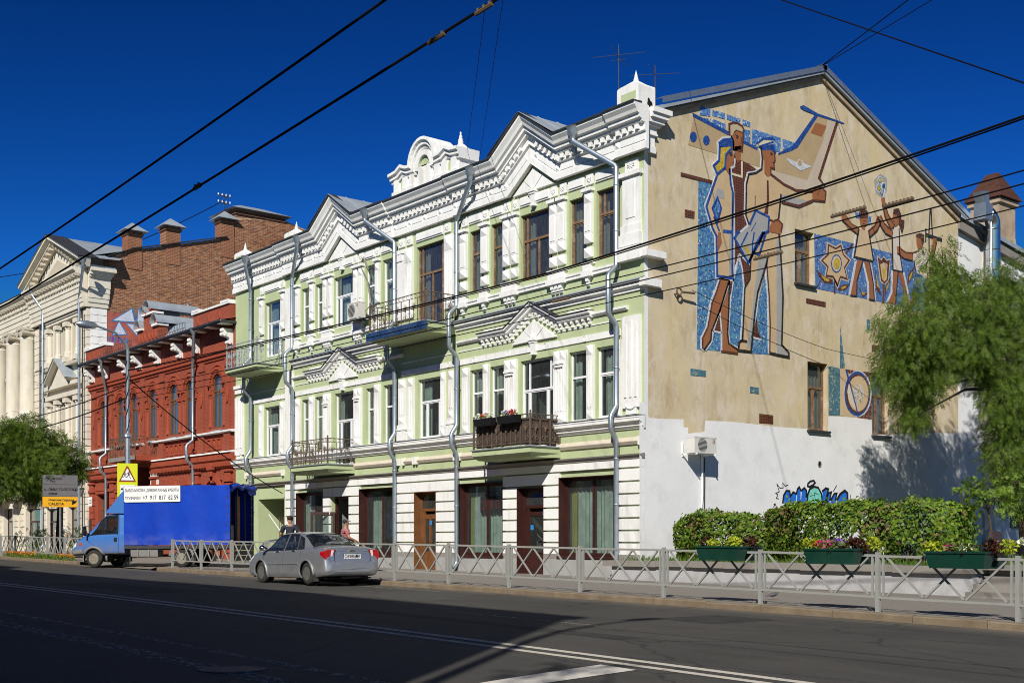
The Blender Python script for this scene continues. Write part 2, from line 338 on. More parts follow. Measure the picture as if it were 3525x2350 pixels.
# ---------------------------------------------------------------- the pale green corner building
YW, XL, XR, YB = 29.0, -58.75, -28.65, 48.3
class Face:                      # a wall face: a runs along it, d goes inward, z up
    def __init__(s, f): s.f = f
    def go(s, mb): mb.v = [s.f(*v) for v in mb.v]; return mb
FRONT = Face(lambda a, d, z: (a, YW+d, z))
GABLE = Face(lambda a, d, z: (XR-d, a, z))
def wall_holes(a0, a1, z0, z1, holes, depth):
    B = MB(); A = sorted({a0, a1, *[h[0] for h in holes], *[h[1] for h in holes]}); Z = sorted({z0, z1, *[h[2] for h in holes], *[h[3] for h in holes]})
    A = [a for a in A if a0 <= a <= a1]; Z = [z for z in Z if z0 <= z <= z1]
    for i in range(len(A)-1):
        for j in range(len(Z)-1):
            ca, cz = (A[i]+A[i+1])/2, (Z[j]+Z[j+1])/2
            if any(h[0] < ca < h[1] and h[2] < cz < h[3] for h in holes): continue
            B.add([(A[i],0,Z[j]),(A[i+1],0,Z[j]),(A[i+1],0,Z[j+1]),(A[i],0,Z[j+1])], [(0,1,2,3)])
    for h in holes:
        x0, x1, y0, y1 = h[:4]; d = h[4] if len(h) > 4 else depth
        B.add([(x0,0,y0),(x1,0,y0),(x1,0,y1),(x0,0,y1),(x0,d,y0),(x1,d,y0),(x1,d,y1),(x0,d,y1)], [(0,4,5,1),(1,5,6,2),(2,6,7,3),(3,7,4,0)])
    return B
def window(parent, face, a0, a1, z0, z1, fm, layout, rec=.13, glass='glass', fw=.06, curtain=None, name='window', label=None):
    W, H = a1-a0, z1-z0; F = MB(); panes = []
    def bar(x0, x1, y0, y1, d0=0., d1=.07): F.box(x0, x1, rec+d0, rec+d1, y0, y1)
    bar(a0, a0+fw, z0, z1); bar(a1-fw, a1, z0, z1); bar(a0+fw, a1-fw, z0, z0+fw); bar(a0+fw, a1-fw, z1-fw, z1)
    tz = z0+H*layout.get('t', .62); vb = [a0+W*k for k in layout.get('v', [])]; vt = [a0+W*k for k in layout.get('vt', [])]
    sw = fw*.75
    def sect(x0, x1, zlo, zhi, cuts):
        xs = [x0]+cuts+[x1]
        for k, xc in enumerate(cuts): bar(xc-sw*.7, xc+sw*.7, zlo, zhi, .004, .066)
        for k in range(len(xs)-1):
            l = xs[k]+(sw*.7 if k else 0); r = xs[k+1]-(sw*.7 if k < len(xs)-2 else 0); panes.append((l, r, zlo, zhi))
    if layout.get('t', .62):
        bar(a0+fw, a1-fw, tz-fw*.6, tz+fw*.6, -.012, .07)
        sect(a0+fw, a1-fw, tz+fw*.6, z1-fw, vt); sect(a0+fw, a1-fw, z0+fw, tz-fw*.6, vb)
    else: sect(a0+fw, a1-fw, z0+fw, z1-fw, vb)
    if layout.get('sash'):       # inner sash frames in the lower lights
        for (l, r, zl, zh) in list(panes):
            if zl < tz-.2:
                t_ = .045
                bar(l, l+t_, zl, zh, .012, .06); bar(r-t_, r, zl, zh, .012, .06); bar(l+t_, r-t_, zl, zl+t_, .012, .06); bar(l+t_, r-t_, zh-t_, zh, .012, .06)
    w = face.go(F).build(name, MT[fm], parent)
    if label: w['label'] = label
    for l, r, zl, zh in panes:
        face.go(MB().box(l-.004, r+.004, rec+.038, rec+.044, zl-.004, zh+.004)).build('pane', MT[glass], w)
    if curtain:
        for (k0, k1, cm, zt) in curtain:
            n = max(4, int((k1-k0)*W/.06)); B = MB(); pts = []
            for i in range(n+1):
                a = a0+W*(k0+(k1-k0)*i/n); dd = rec+.22+.035*math.sin(i*1.9+k0*9)+.012*math.sin(i*.7)
                pts += [(a, dd, z0+H*zt), (a, dd, z1-.02)]
            B.add(pts, [(2*i, 2*i+2, 2*i+3, 2*i+1) for i in range(n)]); face.go(B).build('curtain', MT[cm], w, True)
    return w
GB = thing('green_building', 'pale green three-storey house with white stucco trim and a mosaic gable wall', 'building', (-43.7, 29, .4))
PVC2 = dict(t=.63); PVC3 = dict(t=.62, v=[.22, .74], sash=1); OLD2 = dict(t=.63); OLD3 = dict(t=.6, v=[.14, .5, .86], vt=[.14, .86])
f3 = [(-55.45,-53.72,10.85,13.6,'pvc',PVC3),(-51.72,-50.9,11.4,13.71,'pvc',PVC2),(-50.4,-49.58,11.4,13.71,'pvc',PVC2),(-48.72,-46.95,11.4,13.74,'pvc',PVC3),
      (-46.0,-45.1,11.4,13.8,'pvc',PVC2),(-44.6,-43.78,11.4,13.83,'pvc',dict(t=.63, sash=1)),(-42.0,-40.05,10.45,13.9,'old_wood',dict(t=.66, v=[.14,.5,.86], vt=[.14,.86])),
      (-38.3,-37.42,11.4,13.82,'old_wood',OLD2),(-36.95,-36.08,11.4,13.83,'old_wood',OLD2),(-35.15,-33.33,11.36,13.8,'old_wood',OLD3),
      (-32.4,-31.5,11.4,13.78,'old_wood',dict(t=.66, sash=1)),(-30.98,-30.08,11.4,13.8,'old_wood',dict(t=.66, vt=[.3], sash=1))]
f2 = [(-55.5,-53.8,5.86,8.34,'pvc',PVC3),(-51.7,-50.93,5.86,8.38,'pvc',PVC2),(-50.45,-49.63,5.86,8.4,'pvc',PVC2),(-48.65,-47.0,5.05,8.4,'pvc',PVC3),
      (-45.95,-45.2,5.86,8.37,'pvc',PVC2),(-44.55,-43.8,5.86,8.37,'pvc',PVC2),(-41.9,-40.2,5.86,8.34,'pvc',dict(t=.62, v=[.28,.8], sash=1)),
      (-38.28,-37.38,5.86,8.34,'pvc',PVC2),(-37.0,-36.06,5.86,8.34,'pvc',PVC2),(-35.15,-33.29,5.05,8.34,'pvc',dict(t=.66, v=[.2,.76], vt=[.2,.85], sash=1)),
      (-32.42,-31.44,5.86,8.34,'pvc',PVC2),(-30.98,-30.06,5.86,8.34,'pvc',dict(t=.63, sash=1))]
shops = [(-52.1,-49.55,.98,3.92),(-46.38,-43.61,1.0,3.92),(-38.94,-36.09,1.03,3.88),(-32.86,-30.0,1.05,3.88)]
doors = [(-48.95,-47.26,.3,3.66),(-42.04,-40.47,.3,3.64),(-35.24,-33.7,.28,3.58)]
gate = (-56.2,-53.45,.3,3.72)
holes = [(a,b,c,d,.2) for a,b,c,d,_,_ in f3+f2] + [(*s_,.42) for s_ in shops] + [(*d_,.42) for d_ in doors] + [(*gate,1.6)]
FRONT.go(wall_holes(XL, XR, -.3, 16.0, holes, .2)).build('wall', MT['green_paint'], GB)
B = MB().box(XL+.05, XL+.3, YW+.02, YB, -.3, 16.0); B.box(XL+.3, XR-.45, YB-.25, YB, -.3, 15.6); B.build('rear_wall', MT['green_paint'], GB)
B = MB().box(XL+.3, XR-.45, YW+2.6, YW+2.7, -.2, 16); B.box(XL+.3, XR-.45, YW+.46, YW+2.6, 4.72, 4.9); B.box(XL+.3, XR-.45, YW+.3, YW+2.6, 10.1, 10.3); B.box(XL+.3, XR-.45, YW+.3, YW+2.6, 14.6, 14.8)
for xx in (-53.0,-49.2,-46.7,-43.1,-39.4,-35.7,-32.9): B.box(xx-.06, xx+.06, YW+.46, YW+2.6, -.2, 14.6)
B.build('inner_wall', MT['room'], GB)
rw = random.Random(11)
for (a,b,c,d,fm,lay) in f3+f2:
    cur = rw.choice([None, [(0,.28,'curtain',.02),(.75,1,'curtain',.02)], [(0,.25,'curtain',.02)], [(.1,.5,'sheer',.02)], [(.0,.35,'sheer',.02)], [(0,.3,'curtain',.55)]])
    if fm == 'old_wood': cur = [(0,.3,'curtain',.02),(.7,1,'sheer',.02)]
    if a < -52: cur = [(0,.4,'sheer',.02)]
    window(GB, FRONT, a, b, c, d, fm, lay, .13, 'glass_dusty' if fm == 'old_wood' else 'glass', .075 if fm == 'old_wood' else .065, cur)
# window ledges of thin sheet metal, flush below the frames
B = MB()
for i, (a,b,c,d) in enumerate(shops):
    cur = [[(0,.45,'sheer',.05)], [(.1,.5,'sheer',.1),(.55,.98,'navy_sheet',.25)], [(.03,.10,'yellow_curtain',.01),(.1,.99,'sheer',.01)], [(.03,.16,'yellow_curtain',.01),(.12,.99,'sheer',.01)]][i]
    w = window(GB, FRONT, a+.02, b-.02, c+.02, d-.02, 'brown_frame', dict(t=0, v=[.52]), .22, 'glass', .11, cur, 'shop_window')
    FRONT.go(MB().box(a-.06, b+.06, -.17, .2, c-.07, c+.015)).build('sill', MT['brown_frame'], w)
    B = MB()
    for q in (MB().box(a, a+.02, -.12, .22, c+.02, d-.02), MB().box(b-.02, b, -.12, .22, c+.02, d-.02), MB().box(a, b, -.12, .22, d-.02, d)): B.add(q.v, q.f)
    FRONT.go(B).build('casing', MT['brown_frame'], w)
mat('led_red', (.12,.008,.01), .5, 0, 1, fine=0); bb = MT['led_red'].node_tree.nodes['Principled BSDF']; bb.inputs['Emission Color'].default_value = (1,.02,.02,1); bb.inputs['Emission Strength'].default_value = .1
lp = FRONT.go(MB().box(-38.0, -36.2, .285, .33, 2.72, 3.35)).build('display_panel', MT['black'], GB)
for tx, xx in (('248', -37.95), ('0 00', -37.05)):
    o = inst('digits', text_mesh(tx, .52, .003, .006), (xx, YW+.28, 2.85), lp, (math.pi/2, 0, 0)); o.data.materials.append(MT['led_red'])
# --- doors
def door(a, b, c, d, fm, name, label, rec, panels, glass='glass'):
    F = MB()
    for q in ((a,a+.13,c,d),(b-.13,b,c,d),(a+.13,b-.13,d-.12,d),(a+.13,b-.13,c+2.55,c+2.66)): F.box(q[0], q[1], rec, rec+.12, q[2], q[3])
    F.box(a, a+.02, -.12, rec, c, d).box(b-.02, b, -.12, rec, c, d).box(a+.02, b-.02, -.12, rec, d-.02, d)
    dr = FRONT.go(F).build(name, MT[fm], GB, label=label)
    FRONT.go(MB().box(a+.13, b-.13, rec+.05, rec+.056, c+2.66, d-.12)).build('transom_pane', MT['glass_dusty'], dr)
    L = MB(); x0, x1, z0, z1 = a+.14, b-.14, c+.02, c+2.54; st = .2
    L.box(x0, x0+st, rec+.02, rec+.08, z0, z1); L.box(x1-st, x1, rec+.02, rec+.08, z0, z1)
    for (p0, p1) in panels: L.box(x0+st, x1-st, rec+.02, rec+.08, z0+p0, z0+p1)
    lf = FRONT.go(L).build('door_leaf', MT[fm], dr)
    return dr, x0+st, x1-st, z0, rec
dr, xa, xb, z0, rec = door(*doors[2], 'brown_frame', 'door', 'brown door with a tall glass light and a curved handle', .2, [(0,.95),(2.25,2.4)])
FRONT.go(MB().box(xa, xb, rec+.045, rec+.051, z0+.95, z0+2.25)).build('pane', MT['glass'], dr)
FRONT.go(MB().box(xa+.05, xa+.22, rec+.04, rec+.044, z0+1.72, z0+1.9)).build('sticker', mat('sticker_blue', (.03,.25,.62), .4), dr)
FRONT.go(MB().box(xb-.08, xb+.1, rec+.01, rec+.014, z0+2.26, z0+2.4)).build('sticker', MT['sticker_blue'], dr)
FRONT.go(MB().tube([(xb-.02,rec+.03,z0+1.35),(xb-.22,rec-.05,z0+1.35),(xb-.26,rec-.06,z0+1.3),(xb-.26,rec-.06,z0+.95),(xb-.22,rec-.05,z0+.9),(xb-.02,rec+.03,z0+.9)], .018, 8)).build('handle', MT['dark_metal'], dr, True)
FRONT.go(MB().box(xa+.06, xb-.06, rec+.012, rec+.02, z0+.12, z0+.82)).build('panel', MT['brown_frame'], dr)
dr, xa, xb, z0, rec = door(*doors[1], 'door_wood', 'door', 'polished timber door with two tall glass lights', .2, [(0,.85),(2.2,2.4)])
xm = (xa+xb)/2-.08
FRONT.go(MB().box(xm-.07, xm+.07, rec+.015, rec+.082, z0+.02, z0+2.38)).build('stile', MT['door_wood'], dr)
for q in ((xa, xm-.07), (xm+.07, xb)): FRONT.go(MB().box(*q, rec+.045, rec+.051, z0+.85, z0+2.2)).build('pane', MT['glass_dusty'], dr)
for q in ((xa+.04, xm-.11), (xm+.11, xb-.04)): FRONT.go(MB().box(*q, rec+.008, rec+.02, z0+.12, z0+.74)).build('panel', MT['door_wood'], dr)
FRONT.go(MB().box(xm-.03, xm+.03, rec-.0, rec+.015, z0+1.0, z0+1.3).box(xm-.02, xm+.13, rec-.06, rec-.03, z0+1.18, z0+1.21)).build('handle', mat('brass', (.45,.3,.09), .35, metal=.9), dr)
FRONT.go(MB().box(xm+.0, xm+.15, rec+.0, rec+.012, z0+1.95, z0+2.12)).build('sticker', MT['sticker_blue'], dr)
a, b, c, d = doors[0]                                  # shop doorway standing open
F = MB()
for q in ((a,a+.1,c,d),(b-.1,b,c,d),(a+.1,b-.1,d-.1,d)): F.box(q[0], q[1], .2, .32, q[2], q[3])
dr = FRONT.go(F).build('doorway', MT['brown_frame'], GB)
FRONT.go(MB().box(a+.1, b-.1, .9, .95, c, d)).build('back_board', mat('brown_cloth', (.035,.022,.014), .9, .3, 2), dr)
L = MB(); w_ = 1.15; hx, hz0, hz1 = a+.1, c+.03, 2.95
for q in ((0,.11,hz0,hz1),(w_-.11,w_,hz0,hz1),(.11,w_-.11,hz0,hz0+.5),(.11,w_-.11,hz1-.12,hz1)): L.box(q[0], q[1], 0, .06, q[2], q[3])
ang = math.radians(232); rot = lambda v: (hx+v[0]*math.cos(ang)-v[1]*math.sin(ang), .15+v[0]*math.sin(ang)+v[1]*math.cos(ang), v[2])
L.v = [rot(v) for v in L.v]; FRONT.go(L).build('open_door_leaf', MT['brown_frame'], dr)
G = MB().box(.11, w_-.11, .025, .031, hz0+.5, hz1-.12); G.v = [rot(v) for v in G.v]; FRONT.go(G).build('pane', MT['glass'], dr)
# --- gate passage at the left end
a, b, c, d = gate
gt = FRONT.go(MB().box(a, b, 1.5, 1.6, c, d)).build('passage_wall', MT['room'], GB)
gl = MB(); gx0, gx1 = -54.9, -53.5
for i in range(8): xx = gx0+(gx1-gx0)*i/7; gl.tube([(xx,.5,.4),(xx,.5,2.75),(xx,.5,2.9)], [.014,.014,.004], 6)
for zz in (.5,1.15,1.85,2.62): gl.box(gx0, gx1, .48, .52, zz-.015, zz+.015)
for i in range(7):
    xx = gx0+(gx1-gx0)*(i+.5)/7
    for zc, rr in ((.83,.08),(1.0,.06),(.66,.06),(2.0,.08)): gl.tube([(xx+rr*math.cos(t*.7), .5, zc+rr*1.2*math.sin(t*.7)) for t in range(9)], .009, 5, closed=True)
FRONT.go(gl).build('gate_grille', MT['iron_rust'], GB)
# --- plinth and rusticated courses
op = [(*s_[:2], s_[2]-.07, s_[3]) for s_ in shops]+[(q[0], q[1], -1, q[3]) for q in doors]
def spans(x0, x1, z0, z1, cut):
    L = [(x0, x1)]
    for (a, b, lo, hi) in cut:
        if hi <= z0+.03 or lo >= z1-.03: continue
        N = []
        for (l, r) in L:
            if b <= l or a >= r: N.append((l, r)); continue
            if a-l > .12: N.append((l, a))
            if r-b > .12: N.append((b, r))
        L = N
    return L
for l, r in spans(-53.2, XR+.005, .2, .93, op): FRONT.go(MB().box(l, r, -.125, -.001, -.2, .955)).build('plinth', MT['grey_plinth'], GB)
for l, r in spans(-53.2, XR+.005, .97, 1.13, op): FRONT.go(MB().hexa([(l,-.125,.956),(r,-.125,.956),(r,-.001,.956),(l,-.001,.956)], [(l,-.112,1.135),(r,-.112,1.135),(r,-.001,1.135),(l,-.001,1.135)])).build('plinth_cap', MT['concrete'], GB)
courses = [(1.14,1.525),(1.585,1.935),(1.995,2.355),(2.415,2.775),(2.835,3.175),(3.235,3.595),(3.655,4.045),(4.105,4.36)]
for (z0, z1) in courses:
    for l, r in spans(-53.2, XR+.006, z0, z1, op):
        e = .004 if r > XR else -.0
        FRONT.go(MB().hexa([(l,-.11,z0),(r,-.11,z0),(r,-.001,z0),(l,-.001,z0)], [(l,-.11,z1),(r,-.11,z1),(r,-.001,z1),(l,-.001,z1)])).build('course_block', MT['white_paint'], GB)
B = MB().sweep([(XL,4.36),(XR+.03,4.36)], [(-.0,0.01),(.13,.01),(.15,.08),(.22,.12),(.24,.16),(0,.2)], YW); B.build('string_course', MT['concrete'], GB)
for l, r in ((-57.4,-53.5),(-52.3,-43.3),(-42.9,-42.1),(-41.9,-39.2),(-38.9,-33.1),(-33.0,XR-.12)):
    B = MB().sweep([(l,4.86),(r,4.86)], [(0,0),(.06,.0),(.13,.1),(.13,.12),(.03,.25),(0,.25)], YW); B.build('moulded_band', MT['beige_trim'], GB)
    for xx in (l, r): FRONT.go(MB().hexa([(xx-.05,-.15,4.82),(xx+.05,-.15,4.82),(xx+.05,0,4.82),(xx-.05,0,4.82)], [(xx-.07,-.15,5.12),(xx+.07,-.15,5.12),(xx+.07,0,5.12),(xx-.07,0,5.12)])).build('band_stop', MT['white_paint'], GB)
SILL = [(0,0),(.05,0),(.08,.05),(.14,.09),(.14,.15),(.2,.2),(.28,.25),(.28,.34),(.3,.36),(.3,.4),(0,.43)]
MB().sweep([(XL,5.38),(XR+.05,5.38)], SILL, YW).build('sill_cornice', MT['white_paint'], GB)
MB().box(XL, XR+.06, YW-.32, YW-.003, 5.811, 5.825).build('flashing', MT['zinc_roof'], GB)
# --- second floor pilasters
def pil(l, r, z0, z1, wide=False, p=.09):
    B = MB().box(l, r, -p, -.001, z0+.3, z1-.36)
    n = 2 if not wide else 4; w = (r-l)
    for k in range(1, n+1): xx = l+w*k/(n+1); B.box(xx-.018, xx+.018, -p-.02, -p+.001, z0+.42, z1-.55)
    o = FRONT.go(B).build('pilaster', MT['white_paint'], GB)
    if wide:
        S = MB().stud(l, (l+r)/2-.01, z1-.36, z1, 0, p, .06).stud((l+r)/2+.01, r, z1-.36, z1, 0, p, .06)
        FRONT.go(S).build('stud', MT['white_paint'], o)
        FRONT.go(MB().box(l+.08, r-.12, -p-.1, -p, z1-.5, z1-.43).box(l+.12, r-.16, -p-.07, -p, z1-.6, z1-.53)).build('capital', MT['white_paint'], o)
    else: FRONT.go(MB().stud(l, r, z1-.36, z1, 0, p, .07)).build('stud', MT['white_paint'], o)
    FRONT.go(MB().stud(l, r, z0, z0+.3, 0, p, .06)).build('stud', MT['white_paint'], o)
for l, r in ((-38.73,-38.3),(-37.37,-37.02),(-31.42,-31.08),(-52.28,-51.78),(-50.92,-50.47),(-45.19,-44.75),(-56.01,-55.62),(-53.79,-53.4),(-42.57,-42.15),(-40.19,-39.9),(-30.04,-29.72)): pil(l, r, 5.87, 8.47)
for l, r in ((-36.05,-35.33),(-33.19,-32.49),(-49.61,-49.0),(-46.89,-46.27)): pil(l, r, 5.87, 8.46, True)
for l, r in ((-43.27,-42.77),(-39.67,-39.29)):
    pil(l, r, 6.55, 8.47)
    FRONT.go(MB().box(l-.06, r+.06, -.14, -.001, 5.87, 6.3).box(l-.1, r+.1, -.17, -.001, 6.3, 6.38).box(l-.03, r+.03, -.13, -.001, 6.38, 6.54)).build('pedestal', MT['white_paint'], GB)
def end_panel(l, r, z0, z1, lab=None):
    B = MB().box(l, r, -.1, -.001, z0, z1)
    w = r-l
    for k in (.2,.5,.8): B.box(l+w*k-.05, l+w*k+.05, -.135, -.099, z0+.35, z1-.3+(.12 if k == .5 else 0))
    B.tube([(l+w*.5+w*.28*math.cos(t), -.11, z0+.12-.26*math.sin(t)*.6) for t in [math.pi*i/8 for i in range(9)]], .03, 6)
    B.box(l+w*.2, r-w*.2, -.09, -.001, z0-.22, z0)
    return FRONT.go(B).build('fluted_panel', MT['white_paint'], GB)
end_panel(-29.61, -28.78, 6.1, 9.2); end_panel(-58.66, -57.75, 6.1, 9.1)
FRONT.go(MB().box(-58.7,-57.6,-.16,-.001,9.55,9.72).box(-58.66,-57.7,-.1,-.001,9.3,9.5)).build('pier_cap', MT['white_paint'], GB)
# band of blocks with rings
def ring_band(x0, x1, cx):
    B = []; z0, z1 = 8.62, 8.84; x = x0; R = random.Random(int(-x0*7)); n = max(3, round((x1-x0)/.72)); w = (x1-x0)/n
    for i in range(n):
        l, r = x0+i*w, x0+(i+1)*w-.014
        FRONT.go(MB().box(l, r, -.045, -.001, z0, z1)).build('frieze_block', MT['white_paint'], GB)
        if i % 3 == 1: FRONT.go(MB().tube([((l+r)/2+.1*math.cos(t), -.05, (z0+z1)/2+.1*math.sin(t)) for t in [2*math.pi*k/14 for k in range(14)]], .014, 5, closed=True)).build('ring', MT['white_paint'], GB)
    FRONT.go(MB().box(x0, x1, -.03, -.001, 9.14, 9.18)).build('fillet', MT['white_paint'], GB)
ring_band(-39.05,-29.75,-34.3); ring_band(-52.3,-43.5,-47.9); ring_band(-43.1,-39.3,-41); ring_band(-57.2,-53.35,-55)
# --- cornice between second and third floor with little pediments
C2 = [(0,0),(.06,0),(.06,.08),(.12,.13),(.18,.15),(.18,.22),(.26,.27),(.26,.33),(0,.42)]
for l, r in ((-39.2,XR+.05),(-52.5,-43.3)):
    MB().sweep([(l,10.02),(r,10.02)], C2, YW).build('cornice', MT['white_paint'], GB)
    B = MB(); B.add([(l,YW-.3,10.352),(r,YW-.3,10.352),(r,YW-.002,10.47),(l,YW-.002,10.47),(l,YW-.3,10.33),(r,YW-.3,10.33)], [(0,1,2,3),(4,5,1,0)]); B.build('flashing', MT['zinc_roof'], GB)
MB().sweep([(-43.28,9.9),(-39.22,9.9)], C2, YW).build('cornice', MT['white_paint'], GB)
HOOD = [(0,0),(.16,0),(.2,.04),(.2,.1),(.3,.15),(.3,.22),(0,.22)]
pend = MB().box(-.05, .05, -.16, -.001, -.1, 0).box(-.04, .04, -.12, -.001, -.22, -.1).mesh('pendant'); pend.materials.append(MT['white_paint'])
def hood(ax, z=9.42):
    pth = [(ax-3.2,z),(ax-1.45,z),(ax,z+.75),(ax+1.45,z),(ax+3.2,z)]
    MB().sweep(pth, HOOD, YW).build('hood_mould', MT['white_paint'], GB)
    MB().sweep(pth, [(0,.222),(.34,.222),(.34,.245),(0,.26)], YW).build('flashing', MT['dark_metal'], GB)
    for k in range(7):
        for sgn in (-1, 1):
            if k < 6: inst('pendant', pend, (ax+sgn*(3.05-k*.3), YW, z), GB)
            t = (k+.5)/6.2
            if k < 6: inst('pendant', pend, (ax+sgn*(1.4*(1-t)), YW, z+.72*t-.04), GB)
    for k in range(4):
        for sgn in (-1, 1):
            cx = ax+sgn*(2.9-k*.3); B = MB().prism([(cx+.13*math.cos(a_), z+.26+.13*math.sin(a_)) for a_ in [math.pi*i/8 for i in range(9)]], -.1, -.001, 'y'); FRONT.go(B).build('scallop', MT['white_paint'], GB)
    for l, r in ((ax-4.75, ax-3.2), (ax+3.2, min(ax+4.9, XR-.05))): MB().sweep([(l,z+.02),(r,z+.02)], [(0,0),(.08,0),(.14,.06),(.14,.13),(0,.15)], YW).build('string_mould', MT['white_paint'], GB)
    fan(ax, 8.98, 1.32, .82, .1); key(ax, 8.48, 9.12)
def fan(ax, z, hw, h, p):
    A = [0,.28,.44,.56,.72,1.0]; top = lambda t: (ax-hw+2*hw*t, z+(h*(1-abs(2*t-1))))
    for i in range(5):
        t0, t1 = A[i], A[i+1]; P = [(ax, z+.02), top(t1), top(t0)]
        if t0 < .5 < t1: P = [(ax, z+.02), top(t1), top(.5), top(t0)]
        c = (sum(q[0] for q in P)/len(P), sum(q[1] for q in P)/len(P)); P = [(c[0]+(q[0]-c[0])*.93, c[1]+(q[1]-c[1])*.93) for q in P]
        FRONT.go(MB().prism(P, -p, -.001, 'y')).build('fan_blade', MT['white_paint'], GB)
def key(ax, z0, z1):
    FRONT.go(MB().box(ax-.2, ax+.2, -.24, -.001, z1-.12, z1).box(ax-.16, ax+.16, -.2, -.001, z1-.2, z1-.12).hexa([(ax-.09,-.14,z0+.06),(ax+.09,-.14,z0+.06),(ax+.09,0,z0+.06),(ax-.09,0,z0+.06)], [(ax-.15,-.17,z1-.2),(ax+.15,-.17,z1-.2),(ax+.15,0,z1-.2),(ax-.15,0,z1-.2)]).box(ax-.11, ax+.11, -.18, -.001, z0, z0+.06)).build('keystone', MT['white_paint'], GB)
AXL, AXR = -47.87, -34.3
hood(AXL); hood(AXR)
# --- third floor sill band, blocks, triglyph pendants
def sill3(l, r, ps):
    MB().sweep([(l,10.9),(r,10.9)], [(0,0),(.1,0),(.1,.1),(.14,.12),(.14,.2),(0,.22)], YW).build('sill_band', MT['white_paint'], GB)
    for a, b in ps:
        FRONT.go(MB().box(a-.06, b+.06, -.22, -.001, 10.86, 11.06).box(a-.02, b+.02, -.16, -.001, 11.06, 11.3).prism([(a-.1,11.3),(b+.1,11.3),(b+.04,11.4),(a-.04,11.4)], -.18, -.001, 'y')).build('pedestal', MT['white_paint'], GB)
        for k in range(3 if b-a > .6 else 1):
            cx = (a+b)/2+(k-1 if b-a > .6 else 0)*.22; FRONT.go(MB().box(cx-.07, cx+.07, -.16, -.001, 10.7, 10.86).box(cx-.055, cx+.055, -.12, -.001, 10.55, 10.7)).build('drop', MT['white_paint'], GB)
sill3(-39.1,-29.75,[(-38.85,-38.45),(-37.5,-37.07),(-36.12,-35.27),(-33.41,-32.56),(-31.53,-31.14)])
sill3(-52.45,-43.6,[(-52.26,-51.87),(-50.87,-50.49),(-49.61,-48.77),(-46.92,-46.12),(-45.1,-44.79)])
def pil3(l, r, z0=11.45, z1=13.97):
    p = .1
    o = FRONT.go(MB().box(l, r, -p, -.001, z0+.95, z1-.52).box(l+.06, r-.06, -p-.02, -p+.001, z0+1.02, z1-.6)).build('pilaster', MT['white_paint'], GB)
    FRONT.go(MB().box(l-.06, r+.06, -p-.1, -.001, z1-.12, z1).box(l-.02, r+.02, -p-.03, -.001, z1-.16, z1-.12)).build('capital', MT['white_paint'], o)
    for a, b in ((z1-.52,z1-.17),(z0+.6,z0+.94),(z0+.1,z0+.44)): FRONT.go(MB().stud(l, r, a, b, 0, p, .08)).build('stud', MT['white_paint'], o)
for l, r in ((-38.87,-38.45),(-37.5,-37.07),(-36.12,-35.74),(-35.64,-35.27),(-33.41,-33.03),(-32.95,-32.56),(-31.53,-31.14),(-52.26,-51.87),(-50.87,-50.49),(-49.61,-49.25),(-49.13,-48.77),(-46.92,-46.58),(-46.46,-46.12),(-45.1,-44.79),(-55.96,-55.55),(-53.7,-53.34)): pil3(l, r)
def flut(l, r, z0, z1):
    B = MB().box(l, r, -.1, -.001, z0, z1)
    for k in range(1, 5): xx = l+(r-l)*k/5; B.box(xx-.02, xx+.02, -.125, -.099, z0+.2, z1-.75)
    o = FRONT.go(B).build('fluted_pilaster', MT['white_paint'], GB); FRONT.go(MB().stud(l+.02, r-.02, z1-.62, z1-.04, -.098, .01, .07)).build('stud', MT['white_paint'], o)
for l, r in ((-42.79,-42.22),(-39.93,-39.33)): flut(l, r, 11.0, 13.98)
FRONT.go(MB().box(-43.41,-42.86,-.1,-.001,11.0,13.8).box(-43.48,-42.82,-.16,-.001,13.8,13.97).box(-43.36,-42.9,-.14,-.001,13.5,13.8)).build('pilaster', MT['white_paint'], GB)
FRONT.go(MB().box(-53.2,-52.45,-.1,-.001,10.9,13.95)).build('pilaster', MT['white_paint'], GB)
FRONT.go(MB().box(-53.2,-52.5,-.1,-.001,5.85,9.9)).build('pilaster', MT['white_paint'], GB)
FRONT.go(MB().box(-29.6,-28.78,-.1,-.001,12.25,13.9).box(-29.42,-29.0,-.125,-.099,12.5,13.75).box(-29.72,-28.7,-.2,-.001,13.9,14.04).box(-29.65,-28.75,-.15,-.001,11.95,12.25).box(-29.75,-28.7,-.2,-.001,11.55,11.95).box(-29.8,-28.66,-.26,-.001,11.05,11.5)).build('pier', MT['white_paint'], GB)
for q in ((28.8,29.75,-.3,-.001,11.08,11.3),(28.75,29.55,-.28,-.001,10.1,10.35)): GABLE.go(MB().box(*q)).build('cornice_return', MT['white_paint'], GB)
